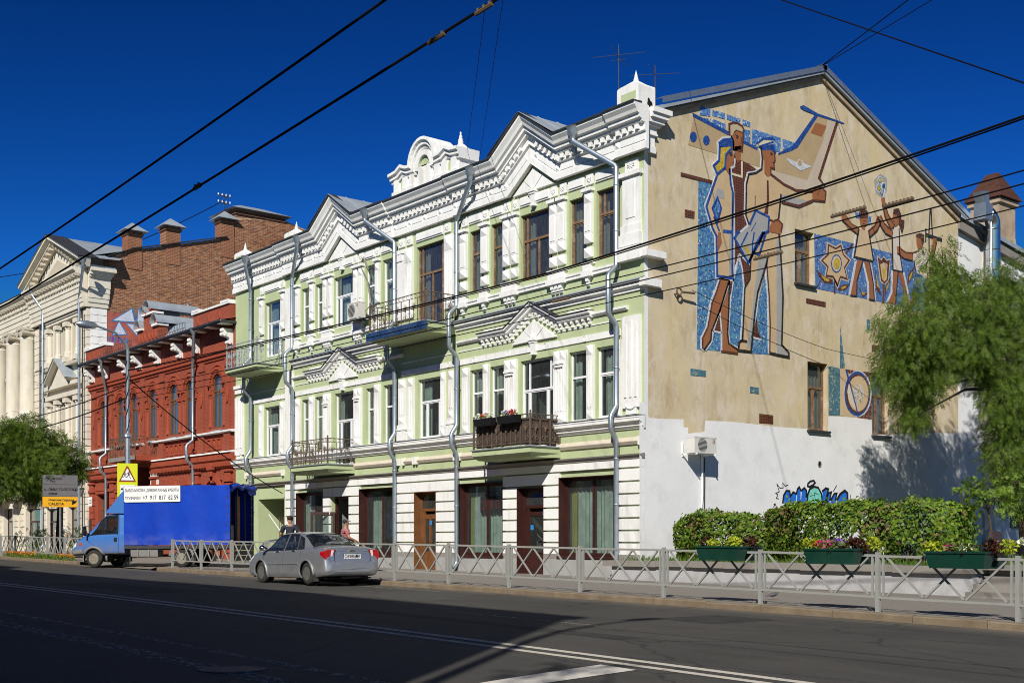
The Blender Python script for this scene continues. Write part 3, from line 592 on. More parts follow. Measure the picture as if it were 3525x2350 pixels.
# --- row of carved squares and plain panels
sq = [(-55.91,-55.56),(-53.72,-53.36),(-50.89,-50.54),(-49.59,-49.22),(-49.09,-48.75),(-46.89,-46.58),(-46.46,-46.08),(-45.13,-44.76),(-43.27,-42.84),(-42.67,-42.27),(-39.93,-39.56),(-38.78,-38.42),(-37.41,-37.05),(-36.07,-35.73),(-35.54,-35.22),(-33.34,-33.02),(-32.85,-32.5),(-31.46,-31.1),(-29.5,-28.9)]
rc = [(-55.47,-53.81),(-51.82,-50.95),(-50.47,-49.66),(-48.67,-46.97),(-46.02,-45.2),(-44.68,-43.84),(-42.0,-40.07),(-38.34,-37.48),(-36.98,-36.14),(-35.14,-33.42),(-32.42,-31.56),(-31.0,-30.05)]
for l, r in sq:
    B = MB().box(l, r, -.07, -.001, 14.1, 14.46); cx, cz = (l+r)/2, 14.28
    for k in range(8):
        a = math.pi/8+k*math.pi/4; e = .11; B.tube([(cx+.03*math.cos(a), -.075, cz+.03*math.sin(a)), (cx+e*math.cos(a)*(r-l)/.36, -.1, cz+e*math.sin(a))], [.028,.012], 5)
    FRONT.go(B).build('carved_square', MT['white_paint'], GB)
for l, r in rc: FRONT.go(MB().box(l, r, -.05, -.001, 14.1, 14.46).box(l+.06, r-.06, -.09, -.049, 14.16, 14.4)).build('frieze_panel', MT['white_paint'], GB)
# --- main cornice with two gables
CP = [(-.02,0),(.14,0),(.14,.22),(.10,.25),(.10,.55),(.2,.58),(.2,.62),(.16,.64),(.16,.84),(.30,.86),(.30,.93),(.42,.97),(.42,1.08),(.52,1.12),(.56,1.22),(.66,1.34),(.66,1.42),(-.02,1.42)]
def gpath(x0, x1, ax=None, z=14.6): return [(x0,z),(x1,z)] if ax is None else [(x0,z),(ax-1.36,z),(ax,z+.93),(ax+1.36,z),(x1,z)]
CS = [(XL-.1,-53.3,None,0),(-53.3,-43.55,AXL,.1),(-43.55,-39.15,None,.03),(-39.15,-29.8,AXR,.1),(-29.8,XR+.35,None,.16)]
dent = MB().box(-.08, .08, -.13, 0, -.08, .08).mesh('dentil'); dent.materials.append(MT['white_paint'])
for x0, x1, ax, off in CS:
    pth = gpath(x0, x1, ax); yw = YW-off
    MB().sweep(pth, CP, yw).build('main_cornice', MT['white_paint'], GB)
    MB().sweep(pth, [(.3,1.421),(.72,1.421),(.73,1.475),(.3,1.5)], yw).build('gutter', MT['dark_metal'], GB)
    for i in range(len(pth)-1):
        (xa, za), (xb, zb) = pth[i], pth[i+1]; L = math.hypot(xb-xa, zb-za); ux, uz = (xb-xa)/L, (zb-za)/L; nx, nz = -uz, ux; th = math.atan2(uz, ux)
        off2 = .3 if uz else 0
        n = int((L-.1+off2*1.0)/.3)
        for k in range(n):
            s = (L-(n-1)*.3)/2+k*.3; inst('dentil', dent, (xa+ux*s+nx*.74, yw-.155, za+uz*s+nz*.74), GB, (0, -th, 0))
        n = max(1, int(L/.98)); w = L/n
        for k in range(n):
            def R(s0, s1, h0, h1, p0, p1):
                q = [(xa+ux*s+nx*h, za+uz*s+nz*h) for s, h in ((s0,h0),(s1,h0),(s1,h1),(s0,h1))]; return MB().prism(q, yw-p1, yw-p0, 'y')
            s0 = k*w
            R(s0+.3, s0+w-.06, .29, .5, .098, .125).build('cornice_panel', MT['white_paint'], GB)
            q = [(xa+ux*s+nx*h, yw-p_, za+uz*s+nz*h) for s, h, p_ in ((s0+.03,.28,.1),(s0+.24,.28,.1),(s0+.24,.52,.1),(s0+.03,.52,.1),(s0+.135,.4,.18))]
            MB().add(q, [(0,1,4),(1,2,4),(2,3,4),(3,0,4)]).build('cornice_stud', MT['white_paint'], GB)
for ax in (AXL, AXR):
    fan(ax, 14.55, 1.22, .84, .12); key(ax, 13.98, 14.62)
# cornice return on the gable side of the corner pier
B = MB()
for p_, h0, h1 in ((.14,0,.22),(.1,.22,.58),(.2,.58,.64),(.16,.64,.86),(.3,.86,.95),(.42,.95,1.1),(.56,1.1,1.25),(.66,1.25,1.42)): B.box(XR-.02, XR+p_*.7, YW-.02, YW+.35+p_*.8, 14.6+h0, 14.6+h1)
B.build('cornice_return', MT['white_paint'], GB)
# --- turrets on the parapet
def turret(x0, x1, y0, y1, z, h, nm='parapet_block'):
    B = MB().box(x0, x1, y0, y1, z, z+h); cx, cy = (x0+x1)/2, (y0+y1)/2
    B.prism([(x0+.0,z+h),(x1,z+h),(x1-.02,z+h+.06),(x1-.18,z+h+.1),(x0+.18,z+h+.1),(x0+.02,z+h+.06)], y0, y1, 'y')
    B.hexa([(x0+.15,y0+.02,z+h+.1),(x1-.15,y0+.02,z+h+.1),(x1-.15,y1-.02,z+h+.1),(x0+.15,y1-.02,z+h+.1)], [(cx-.1,cy-.1,z+h+.3),(cx+.1,cy-.1,z+h+.3),(cx+.1,cy+.1,z+h+.3),(cx-.1,cy+.1,z+h+.3)])
    o = B.build(nm, MT['white_paint'], GB)
    MB().lathe((cx,cy,z+h+.28), [(.11,0),(.09,.06),(.1,.08),(.07,.12),(.075,.15),(.05,.2),(.055,.23),(.03,.3),(.0,.42)], 10).build('finial', MT['white_paint'], o, True)
    MB().box(x0+.2, x1-.12, y0-.004, y0+.01, z+h*.42, z+h*.78).build('inset_panel', MT['green_paint'], o)
turret(-29.7,-28.68,28.75,29.55,16.05,.78); turret(-58.4,-57.55,28.75,29.6,16.05,.45); turret(-53.0,-52.1,28.75,29.6,16.05,.45)
# --- attic over the middle bay
at = MB().box(-43.3,-38.75,28.8,29.75,16.05,17.15).build('attic', MT['white_paint'], GB)
cxA = -41.05; YA = 28.8
pa = [(-43.5,17.1),(-42.95,17.15),(-42.6,17.32),(-42.25,17.18)]+[(cxA+.86*math.cos(a), 17.15+.95*math.sin(a)) for a in [math.pi*(1-i/12) for i in range(13)]]+[(-39.8,17.18),(-39.45,17.34),(-39.1,17.18),(-38.6,17.12)]
MB().sweep(pa, [(0,-.3),(.08,-.3),(.1,-.2),(.18,-.17),(.18,-.06),(.28,0),(.28,.12),(-.9,.12),(-.9,-.3)], YA).build('attic_cornice', MT['white_paint'], at)
MB().prism([(cxA+.8*math.cos(a), 17.1+.9*math.sin(a)) for a in [math.pi*i/14 for i in range(15)]], YA, YA+.5, 'y').build('arch_infill', MT['green_paint'], at)
MB().sweep([(cxA+.55*math.cos(a), 16.95+.68*math.sin(a)) for a in [math.pi*(1-i/12) for i in range(13)]], [(0,-.12),(.12,-.12),(.12,.1),(0,.1)], YA).build('archivolt', MT['white_paint'], at)
for xx in (-43.1,-42.45,-41.95,-40.15,-39.65,-39.0): MB().box(xx-.14, xx+.14, YA-.14, YA, 16.05, 16.9).hexa([(xx-.2,YA-.2,16.05),(xx+.2,YA-.2,16.05),(xx+.2,YA,16.05),(xx-.2,YA,16.05)],[(xx-.2,YA-.2,16.4),(xx+.2,YA-.2,16.4),(xx+.2,YA,16.4),(xx-.2,YA,16.4)]).build('attic_pilaster', MT['white_paint'], at)
for xx in (-42.75,-39.35): MB().prism([(xx-.13,16.1),(xx+.13,16.1)]+[(xx+.13*math.cos(a),16.75+.16*math.sin(a)) for a in [math.pi*i/8 for i in range(9)]], YA-.012, YA, 'y').build('niche', MT['green_paint'], at)
for xx in (cxA-.27,cxA+.27): MB().prism([(xx-.16,16.3),(xx+.16,16.3)]+[(xx+.16*math.cos(a),16.9+.2*math.sin(a)) for a in [math.pi*i/8 for i in range(9)]], YA-.1, YA, 'y').build('arch_tablet', MT['white_paint'], at)
MB().hexa([(-39.8,28.9,17.22),(-38.9,28.9,17.22),(-38.9,29.7,17.22),(-39.8,29.7,17.22)], [(-39.45,29.2,17.6),(-39.2,29.2,17.6),(-39.2,29.4,17.6),(-39.45,29.4,17.6)]).lathe((-39.32,29.3,17.58), [(.14,0),(.1,.07),(.12,.11),(.09,.17),(.1,.22),(.06,.28),(.07,.34),(.03,.42),(.04,.5),(0,.56)], 10).build('finial', MT['white_paint'], at)
mat('old_render', (.40,.31,.215), .95, .22, 1.4, .4, 14, dirt=(.24,.10,.05), dirt_amt=.8, dscale=1.6); mat('rust_roof', (.075,.03,.02), .8, .3, 3)
# --- roofs
ZR, YR = 19.62, 38.55
B = MB(); e0 = YW-.02; ez = 16.02
B.add([(XL-.3,e0,ez),(XR+.22,e0,ez),(XR+.22,YR,ZR),(XL-.3,YR,ZR),(XL-.3,YB+.5,15.7),(XR+.22,YB+.5,15.7)]+[(XL-.3,e0,ez-.12),(XR+.22,e0,ez-.12),(XR+.22,YR,ZR-.14),(XL-.3,YR,ZR-.14),(XL-.3,YB+.5,15.56),(XR+.22,YB+.5,15.56)],
      [(0,1,2,3),(3,2,5,4),(7,6,9,8),(8,9,10,11),(1,7,8,2),(2,8,11,5),(0,3,9,6),(3,4,10,9),(4,5,11,10),(0,6,7,1)])
roof = B.build('roof', MT['zinc_roof'], GB, fix=True)
B = MB()
for (ya, za, yb, zb) in ((29.6,16.45,YR+.1,ZR+.14),(YR-.1,ZR+.14,YB+.55,15.78)):
    B.add([(XR-.1,ya,za+.07),(XR+.26,ya,za+.07),(XR+.26,yb,zb+.07),(XR-.1,yb,zb+.07),(XR+.26,ya,za-.14),(XR+.26,yb,zb-.14)], [(0,1,2,3),(1,4,5,2)])
B.build('verge_trim', MT['zinc'], roof)
MB().prism([(29.65,16.1),(34.3,17.85),(38.55,19.45),(43.4,17.5),(48.3,15.55),(48.3,15.42),(38.55,19.3),(29.65,15.98)], XR, XR+.1, 'x').build('barge_board', MT['old_render'], roof)
for ax in (AXL, AXR):
    B = MB(); pk = 17.32; fz = 16.1; yf = YW-.86; yb = 32.0
    for s_ in (-1, 1):
        n = 4
        for i in range(n):       # standing-seam sheets
            t0, t1 = i/n, (i+1)/n
            B.add([(ax, yf+(yb-yf)*t0, pk), (ax, yf+(yb-yf)*t1, pk), (ax+s_*1.9*(1-t1)*1.0, yf+(yb-yf)*t1, fz+(pk-fz)*t1), (ax+s_*1.9*(1-t0), yf+(yb-yf)*t0, fz+(pk-fz)*t0)], [(0,1,2,3) if s_ < 0 else (3,2,1,0)])
            B.tube([(ax, yf+(yb-yf)*t1, pk+.015), (ax+s_*1.9*(1-t1)+s_*.001, yf+(yb-yf)*t1, fz+(pk-fz)*t1+.015)], .018, 5)
    B.build('dormer_roof', MT['zinc_roof'], roof)
# --- downpipes
ring_me = MB().lathe((0,0,0), [(.092,-.025),(.105,-.02),(.105,.02),(.092,.025)], 12).mesh('clip', True); ring_me.materials.append(MT['zinc'])
def downpipe(xf, xw, zend, ztop=16.0, jogs=True, par=GB, zr0=14.35, yw=YW, jz=((10.95,10.6,9.3,8.95,.6),(6.2,5.85,5.4,5.05,.48))):
    P = [(xf,.74,ztop-.12),(xf,.74,ztop-.5),(xw,.22,zr0)]
    if jogs:
        for a, b, c, d, q in jz: P += [(xw,.22,a),(xw,q,b),(xw,q,c),(xw,.22,d)]
    P += [(xw,.22,zend+.35),(xw,.24,zend+.22),(xw,.42,zend+.1)]
    Q = []
    for i, (a, p_, z) in enumerate(P):
        v = Vector((a, yw-p_, z))
        if 0 < i < len(P)-1:
            u0 = (Vector((P[i-1][0], yw-P[i-1][1], P[i-1][2]))-v).normalized(); u1 = (Vector((P[i+1][0], yw-P[i+1][1], P[i+1][2]))-v).normalized(); Q += [v+u0*.05, v+u1*.05]
        else: Q.append(v)
    o = MB().tube(Q, .085, 12).build('downpipe', MT['zinc'], par, True)
    z = ztop; c = Vector((xf, yw-.74, 0))
    MB().lathe((xf, yw-.74, ztop-.42), [(.09,0),(.1,.08),(.2,.26),(.2,.36),(.24,.42),(.19,.42),(.17,.36),(.08,.1)], 12).build('funnel', MT['zinc'], o, True)
    zz = zend+1.0
    while zz < zr0-.3:
        if not jogs or all(not (d-.1 < zz < a+.1) for a, b, c_, d, q in jz):
            r_ = inst('clip', ring_me, (xw, yw-.22, zz), o); MB().box(xw-.012, xw+.012, yw-.14, yw-.002, zz-.012, zz+.012).build('bracket', MT['dark_metal'], o)
        zz += 1.55
    return o
downpipe(-56.15,-56.63,.55); downpipe(-50.87,-52.27,.55,16.0); downpipe(-44.9,-43.35,.5); downpipe(-37.3,-38.9,.45); downpipe(-31.4,-29.77,.3)
# --- balconies
def railing(par, pts, z0, h, mt, fancy=1.0):     # pts: open polyline of the balcony edge
    rails = MB(); orn = MB(); R = random.Random(int(abs(pts[0][0])*10))
    
    for (a, b) in zip(pts[:-1], pts[1:]):
        A, Bv = Vector((*a, 0)), Vector((*b, 0)); L = (Bv-A).length; u = (Bv-A)/L
        P = lambda s, z, o=0: tuple(A+u*s+Vector((0,0,z0+z)))
        for zz, r_ in ((.12,.014),(h-.17,.012),(h,.02)): rails.tube([P(0,zz),P(L,zz)], r_, 6)
        n = max(2, round(L/.55)); w = L/n
        for k in range(n):
            s = k*w; c = s+w/2
            for t in (s+.02, s+w-.02): orn.tube([P(t,.0),P(t,h-.17)], .011, 5)
            for cz in (.26,.62): 
                for sg in (-1, 1):
                    orn.tube([P(c+sg*(.035+.085*(1-j/11.)*math.cos(j*.62)+.03), cz+.12*(1-j/11.)*math.sin(j*.62)) for j in range(11)], .0085, 4)
            orn.tube([P(c,.12),P(c,h*.55)], .012, 5)
            for j in range(7):
                a_ = math.radians(90+(j-3)*18); orn.tube([P(c,h*.5), P(c+.26*math.cos(a_)*.8, h*.5+.26*math.sin(a_))], [.014,.006], 4)
            for q in (0.25,.75): orn.tube([P(s+w*q+.055*math.cos(j*.785), h-.085+.07*math.sin(j*.785)) for j in range(8)], .008, 4, closed=True)
            orn.lathe(P(c,h*.47), [(0,-.05),(.045,0),(.02,.04),(0,.06)], 6)
    rl = rails.build('railing', MT[mt], par); [MB().box(p_[0]-.03, p_[0]+.03, p_[1]-.03, p_[1]+.03, z0, z0+h+.02).lathe((p_[0],p_[1],z0+h+.02), [(.035,0),(.02,.03),(.045,.07),(.0,.13)], 8).build('post', MT[mt], rl) for p_ in pts]; orn.build('scrollwork', MT[mt], rl, kind='stuff')
def balcony(x0, x1, a, zt, th, h, mt, slabm='green_paint', label=None, chx=0):
    yf = YW-a
    B = MB().hexa([(x0+.15,yf+.18,zt-th-.1),(x1-.15,yf+.18,zt-th-.1),(x1-.02,YW-.002,zt-th-.1),(x0+.02,YW-.002,zt-th-.1)], [(x0,yf,zt-th+.06),(x1,yf,zt-th+.06),(x1,YW-.002,zt-th+.06),(x0,YW-.002,zt-th+.06)])
    B.box(x0, x1, yf, YW-.003, zt-th+.06, zt-.04)
    s = B.build('balcony', MT[slabm], GB, label=label)
    MB().box(x0-.06, x1+.06, yf-.06, YW-.004, zt-.04, zt).build('slab_edge', MT['zinc_roof'], s)
    railing(s, [(x0+.05,YW-.02),(x0+.05,yf+.05),(x1-.05,yf+.05),(x1-.05,YW-.02)], zt, h, mt)
    return s
balcony(-36.25,-32.85,1.46,5.0,.3,1.12,'iron_rust',label='balcony with rusty scrolled railing and black flower boxes')
balcony(-50.15,-46.85,1.46,5.05,.3,1.12,'iron_rust',label='balcony with rusty scrolled railing beside a white window')
bc = balcony(-43.4,-39.2,1.5,10.32,.32,1.15,'iron_rust',label='balcony with a dark blue front and rusty railing')
MB().box(-43.47,-39.13,YW-1.575,YW-1.502,9.97,10.3).build('fascia', mat('navy_metal', (.02,.05,.13), .4, .4, 3, dirt=(.09,.12,.17), dirt_amt=.6), bc)
bl = balcony(-56.85,-53.5,1.5,10.28,.25,1.15,'iron_grey',label='pale green balcony with a grey scrolled railing')
# wind-break sheets inside the right balcony railing
MB().box(-36.1,-33.0,YW-1.36,YW-1.35,5.05,6.0).box(-32.96,-32.95,YW-1.34,YW-.05,5.05,6.0).build('privacy_screen', mat('rust_sheet', (.07,.05,.04), .9, .3, 3), GB)
MURAL = [
('fuselage','m_tan',0,'p',[(31.12,15.27),(31.40,16.30),(33.22,16.04),(34.79,15.84),(36.01,15.90),(37.05,16.40),(38.41,17.89),(39.05,17.96),(38.76,17.07),(37.75,15.29),(35.61,15.25)]),
('fuselage_shade','m_pale',0,'p',[(37.75,15.29),(38.76,17.07),(39.05,17.96),(39.55,17.92),(38.41,15.49),(38.78,15.26),(38.01,14.90),(37.11,14.77),(36.34,14.86),(35.61,15.15),(35.61,15.25)]),
('cabin_window','m_blue',1,'p',[(31.73,16.75),(32.27,16.76),(32.27,16.50),(31.73,16.43)]),
('cabin_window','m_blue',1,'p',[(32.38,16.76),(33.03,16.78),(33.03,16.57),(32.38,16.55)]),
('cabin_window','m_blue',1,'p',[(33.15,16.77),(33.88,16.77),(33.88,16.58),(33.15,16.59)]),
('cabin_window','m_blue',1,'p',[(34.00,16.78),(34.42,16.77),(34.42,16.58),(34.00,16.58)]),
('cabin_window','m_blue',1,'p',[(31.85,16.35),(32.29,16.42),(32.29,16.26)]),
('cabin_window','m_blue',1,'p',[(32.38,16.44),(33.07,16.41),(33.07,16.18),(32.38,16.26)]),
('cabin_window','m_blue',1,'p',[(34.03,16.43),(34.42,16.47),(34.42,16.01),(34.03,16.03)]),
('cabin_window','m_blue',1,'p',[(34.52,16.55),(36.15,16.56),(36.15,16.08),(35.91,15.99),(34.52,15.98)]),
('cabin_window','m_blue',1,'p',[(36.27,16.55),(37.02,16.55),(37.05,16.44),(36.27,16.14)]),
('wing_band','m_navy',2,'p',[(31.39,16.42),(33.22,16.18),(33.22,16.04),(31.39,16.29)]),
('wing_band','m_navy',2,'p',[(34.03,16.02),(34.82,15.93),(34.82,15.83),(34.03,15.92)]),
('tail','m_navy',2,'p',[(36.01,15.97),(36.86,16.41),(38.21,17.88),(38.38,17.86),(37.14,16.40),(36.78,16.21),(36.01,15.90)]),
('tail_plane','m_navy',3,'p',[(37.30,17.99),(37.50,18.08),(38.41,17.96),(39.70,17.97),(40.07,17.96),(40.00,17.92),(38.58,17.87),(37.50,17.89),(37.33,17.93)]),
('tail_edge','m_brown',2,'p',[(39.52,17.88),(39.68,17.90),(38.54,15.51),(38.88,15.26),(38.74,15.28),(38.38,15.48)]),
('diamond','m_skin',1,'p',[(38.26,17.59),(38.94,17.61),(38.64,17.12),(37.94,17.13)]),
('porthole','m_navy',2,'p',[(31.56,15.63),(31.55,15.56),(31.51,15.49),(31.45,15.44),(31.39,15.41),(31.32,15.41),(31.26,15.44),(31.23,15.49),(31.21,15.56),(31.23,15.63),(31.26,15.70),(31.32,15.75),(31.39,15.78),(31.45,15.78),(31.51,15.75),(31.55,15.70)]),
('porthole','m_navy',2,'p',[(32.23,15.65),(32.21,15.58),(32.18,15.52),(32.12,15.47),(32.06,15.44),(31.99,15.44),(31.94,15.47),(31.90,15.52),(31.89,15.58),(31.90,15.65),(31.94,15.71),(31.99,15.76),(32.06,15.79),(32.12,15.79),(32.18,15.76),(32.21,15.71)]),
('wings_badge','m_white',2,'p',[(36.44,15.88),(37.11,15.85),(37.25,15.99),(37.43,15.97),(37.49,15.89),(38.04,15.86),(37.67,15.72),(37.36,15.57),(37.05,15.64),(36.72,15.71)]),
('badge_centre','m_tan',3,'p',[(37.16,15.90),(37.27,15.96),(37.39,15.94),(37.40,15.81),(37.27,15.73),(37.17,15.77)]),
('rib','m_tan',3,0.009,[(37.05,15.64),(36.78,15.82)]),
('rib','m_tan',3,0.009,[(37.36,15.61),(37.50,15.83)]),
('rib','m_tan',3,0.009,[(37.61,15.71),(37.67,15.82)]),
('brown_bar','m_brown',2,'p',[(30.76,14.25),(32.38,14.27),(32.33,14.15),(30.76,14.12)]),
('tile_square','m_brown',1,'p',[(30.97,13.02),(31.46,13.03),(31.44,12.77),(30.97,12.75)]),
('blue_field','m_blue2',0,'p',[(31.66,14.12),(32.38,14.15),(33.42,14.37),(33.42,12.62),(34.33,11.66),(35.11,11.67),(35.48,10.56),(35.46,8.45),(31.58,8.26)]),
('brown_suit','m_brown',1,'p',[(33.34,14.91),(33.57,15.22),(33.91,15.29),(34.33,15.24),(34.77,15.12),(34.28,14.88),(34.15,14.47),(34.12,13.33),(34.32,13.02),(34.38,12.37),(34.41,11.60),(34.34,11.09),(34.07,10.77),(33.79,11.88),(33.62,11.49),(33.42,10.76),(33.37,11.62),(33.44,12.62),(33.48,13.85)]),
('brown_leg','m_brown',2,'p',[(33.29,10.85),(33.44,10.87),(33.34,10.29)]),
('brown_wedge','m_brown',2,'p',[(32.72,9.70),(32.86,8.99),(32.40,8.99)]),
('brown_wedge','m_brown',2,'p',[(34.72,9.86),(34.87,9.22),(35.01,8.94),(34.50,8.98)]),
('neck','m_skin',2,'p',[(33.57,15.72),(33.92,15.79),(33.87,15.27),(33.72,15.22),(33.52,15.31)]),
('head','m_skin',2,'p',[(33.34,16.00),(33.42,16.22),(33.59,16.34),(34.01,16.30),(34.01,16.08),(33.95,15.60),(33.71,15.58),(33.42,15.52)]),
('hair','m_sand',3,'p',[(33.29,16.06),(33.29,16.42),(33.52,16.52),(33.77,16.54),(34.00,16.48),(34.00,16.30),(33.62,16.30),(33.51,16.21),(33.48,16.10)]),
('hair_line','m_brown',4,0.081,[(33.28,16.04),(33.27,16.45),(33.47,16.53),(33.69,16.57),(33.97,16.51),(34.03,16.42),(34.01,16.08),(33.95,15.63),(33.72,15.61)]),
('hair_line','m_brown',4,0.03,[(33.48,16.10),(33.52,16.22),(33.63,16.31),(33.98,16.30)]),
('brow','m_black',3,0.03,[(33.59,16.13),(33.77,16.11)]),
('brow','m_black',3,0.026,[(33.87,16.09),(33.98,16.09)]),
('eye','m_black',3,0.068,[(33.64,16.05),(33.74,16.06)]),
('nose','m_black',3,0.022,[(33.92,16.06),(33.90,15.90),(33.83,15.88)]),
('mouth','m_black',3,0.026,[(33.77,15.79),(33.92,15.79)]),
('mouth','m_black',3,0.026,[(33.81,15.72),(33.91,15.72)]),
('collar','m_cream',3,0.081,[(33.34,14.70),(33.95,14.70),(33.95,15.26)]),
('dress','m_rough',2,'p',[(32.60,14.48),(33.02,14.78),(33.27,14.62),(33.37,14.22),(33.48,14.01),(33.47,12.65),(33.42,11.00),(32.63,10.97),(32.59,11.83),(32.55,12.41),(32.36,12.60),(32.04,13.30)]),
('dress_shade','m_grey',3,'p',[(32.60,14.06),(32.97,14.02),(33.00,13.73),(32.67,13.72),(32.41,13.33),(32.33,13.38)]),
('dress_shade','m_grey',3,'p',[(33.34,14.05),(33.44,14.04),(33.44,12.85),(33.32,12.83)]),
('dress_shade','m_grey',3,'p',[(33.24,12.59),(33.39,12.61),(33.39,11.03),(33.24,11.03)]),
('sleeve','m_blue',4,'p',[(32.63,13.71),(32.82,13.37),(32.63,12.86),(32.36,13.29)]),
('sleeve_line','m_navy',5,0.081,[(32.63,13.71),(32.82,13.37),(32.62,12.86),(32.36,13.29),(32.63,13.71)]),
('arm_line','m_navy',5,0.068,[(32.43,13.01),(32.72,12.55)]),
('hair','m_yellow',3,'p',[(32.82,15.53),(33.42,15.67),(33.08,15.32),(33.02,14.85),(32.60,14.54),(32.43,14.80),(32.76,15.03)]),
('cap','m_navy',4,'p',[(32.67,15.67),(32.90,15.85),(33.37,15.98),(33.43,15.89),(33.44,15.69),(33.07,15.60),(32.75,15.50)]),
('hair_outline','m_navy',4,0.095,[(32.75,15.55),(32.72,15.04),(32.43,14.80),(32.62,14.53),(33.03,14.85),(33.08,15.31),(33.42,15.64)]),
('face','m_skin',3,'p',[(33.43,15.66),(33.08,15.30),(33.04,14.84),(33.28,14.63),(33.33,14.95),(33.49,15.02),(33.53,15.18),(33.48,15.50)]),
('brow','m_navy',4,0.022,[(33.24,15.43),(33.42,15.47)]),
('eye','m_black',4,0.095,[(33.28,15.37),(33.41,15.39)]),
('mouth','m_black',4,0.022,[(33.42,15.11),(33.51,15.12)]),
('white_outline','m_white',2,0.095,[(32.65,15.66),(32.92,15.88),(33.37,16.01),(33.47,15.90),(33.56,15.22),(33.52,15.00),(33.34,14.90),(33.36,14.65),(33.49,14.08),(33.53,12.66),(33.48,10.92),(32.58,10.88),(32.50,12.37),(32.31,12.56),(31.99,13.31),(32.57,14.45),(32.39,14.79),(32.70,15.05),(32.65,15.66)]),
('navy_outline','m_navy',3,0.101,[(32.60,14.47),(32.05,13.30),(32.38,12.58),(32.58,12.35),(32.62,10.95),(33.43,10.98),(33.43,12.62),(33.47,14.01),(33.34,14.32),(33.28,14.87)]),
('hand','m_skin',4,'p',[(32.66,12.50),(32.81,12.52),(32.85,12.16),(32.67,11.84),(32.60,12.13)]),
('belt','m_navy',4,0.121,[(32.94,12.58),(33.42,12.62)]),
('leg','m_skin',2,'p',[(32.82,10.90),(33.25,10.91),(32.78,9.73),(32.31,8.92),(32.27,8.66),(31.95,8.27),(31.85,8.36),(31.85,8.65),(32.15,9.10),(32.38,10.01),(32.59,10.39)]),
('leg','m_skin',2,'p',[(33.29,10.89),(33.23,9.81),(33.16,9.01),(33.21,8.62),(33.67,8.48),(33.74,8.31),(32.82,8.31),(32.87,9.05),(32.80,9.80)]),
('leg_line','m_black',3,0.081,[(33.26,10.90),(32.75,9.74),(32.32,8.97),(32.28,8.64),(31.94,8.27)]),
('leg_line','m_brown',3,0.068,[(32.80,10.89),(32.57,10.37),(32.36,9.99),(32.13,9.10),(31.86,8.68),(31.86,8.34),(31.95,8.27)]),
('leg_line','m_black',3,0.081,[(33.27,10.88),(33.23,9.80),(33.17,9.00),(33.23,8.63),(33.69,8.47)]),
('leg_line','m_white',2,0.068,[(32.73,10.87),(32.50,10.38),(32.28,9.99),(32.07,9.09),(31.78,8.67),(31.79,8.32),(31.95,8.23)]),
('leg_line','m_white',3,0.068,[(33.31,10.90),(32.73,9.69),(32.41,8.98),(32.33,8.60),(32.01,8.26)]),
('leg_line','m_white',3,0.068,[(32.76,9.69),(32.85,9.00),(32.85,8.29)]),
('leg_line','m_white',2,0.068,[(33.62,11.49),(33.34,10.29),(33.22,9.02),(33.29,8.63),(33.72,8.53)]),
('leg_line','m_brown',4,0.068,[(32.82,8.32),(33.73,8.32)]),
('leg_line','m_white',3,0.068,[(32.41,8.98),(32.85,8.97)]),
('tunic','m_rough',2,'p',[(35.08,15.57),(35.22,14.97),(35.41,14.97),(35.61,15.09),(36.34,14.84),(37.11,14.76),(38.04,14.91),(38.06,14.58),(37.22,14.22),(36.18,14.21),(36.01,13.51),(36.04,12.97),(36.13,12.37),(36.26,10.69),(36.19,8.88),(35.89,8.86),(35.86,8.56),(35.49,8.52),(35.46,10.42),(35.32,11.77),(34.75,9.96),(34.43,8.45),(33.76,8.45),(33.79,8.72),(33.98,8.83),(34.11,10.76),(34.39,11.10),(34.44,12.01),(34.38,12.44),(34.32,13.02),(34.13,13.33),(34.16,14.47),(34.29,14.87),(34.69,14.99),(35.01,15.20)]),
('shade','m_grey',3,'p',[(36.19,14.47),(37.81,14.51),(37.22,14.27),(36.19,14.21)]),
('shade','m_grey',3,'p',[(34.90,12.01),(35.33,12.02),(34.82,10.61),(34.64,9.88),(34.42,8.61),(34.19,8.56),(34.51,9.90),(34.61,10.65)]),
('shade','m_grey',3,'p',[(35.89,12.74),(36.06,12.77),(36.22,10.69),(36.16,8.89),(35.89,8.87)]),
('hand','m_skin',4,'p',[(38.02,14.90),(38.32,15.14),(38.64,15.15),(38.87,15.04),(38.81,14.69),(38.05,14.59)]),
('hand_line','m_brown',5,0.068,[(38.02,14.90),(38.32,15.14),(38.64,15.16),(38.87,15.04),(38.81,14.68),(38.05,14.58)]),
('finger','m_brown',5,0.022,[(38.50,15.04),(38.32,14.83)]),
('arm_line','m_brown',4,0.108,[(35.58,15.09),(36.34,14.86),(37.05,14.77),(38.04,14.91)]),
('arm_line','m_brown',4,0.108,[(38.06,14.57),(37.22,14.20),(36.20,14.19)]),
('side_line','m_black',4,0.081,[(36.16,14.48),(36.01,13.51)]),
('face','m_skin',3,'p',[(35.00,15.85),(35.21,15.96),(35.58,16.00),(35.78,15.90),(35.81,15.66),(35.73,15.55),(35.77,15.35),(35.56,15.34),(35.58,15.04),(35.40,14.97),(35.22,15.08),(35.21,15.58),(35.10,15.59)]),
('profile','m_brown',4,0.068,[(35.78,15.90),(35.81,15.66),(35.73,15.54),(35.77,15.34),(35.56,15.34),(35.57,15.07)]),
('eye','m_black',4,0.081,[(35.54,15.85),(35.66,15.86)]),
('mouth','m_black',4,0.022,[(35.65,15.55),(35.76,15.56)]),
('cap','m_cream',3,'p',[(34.75,16.08),(35.16,16.31),(35.74,16.40),(35.74,16.13),(34.95,15.95)]),
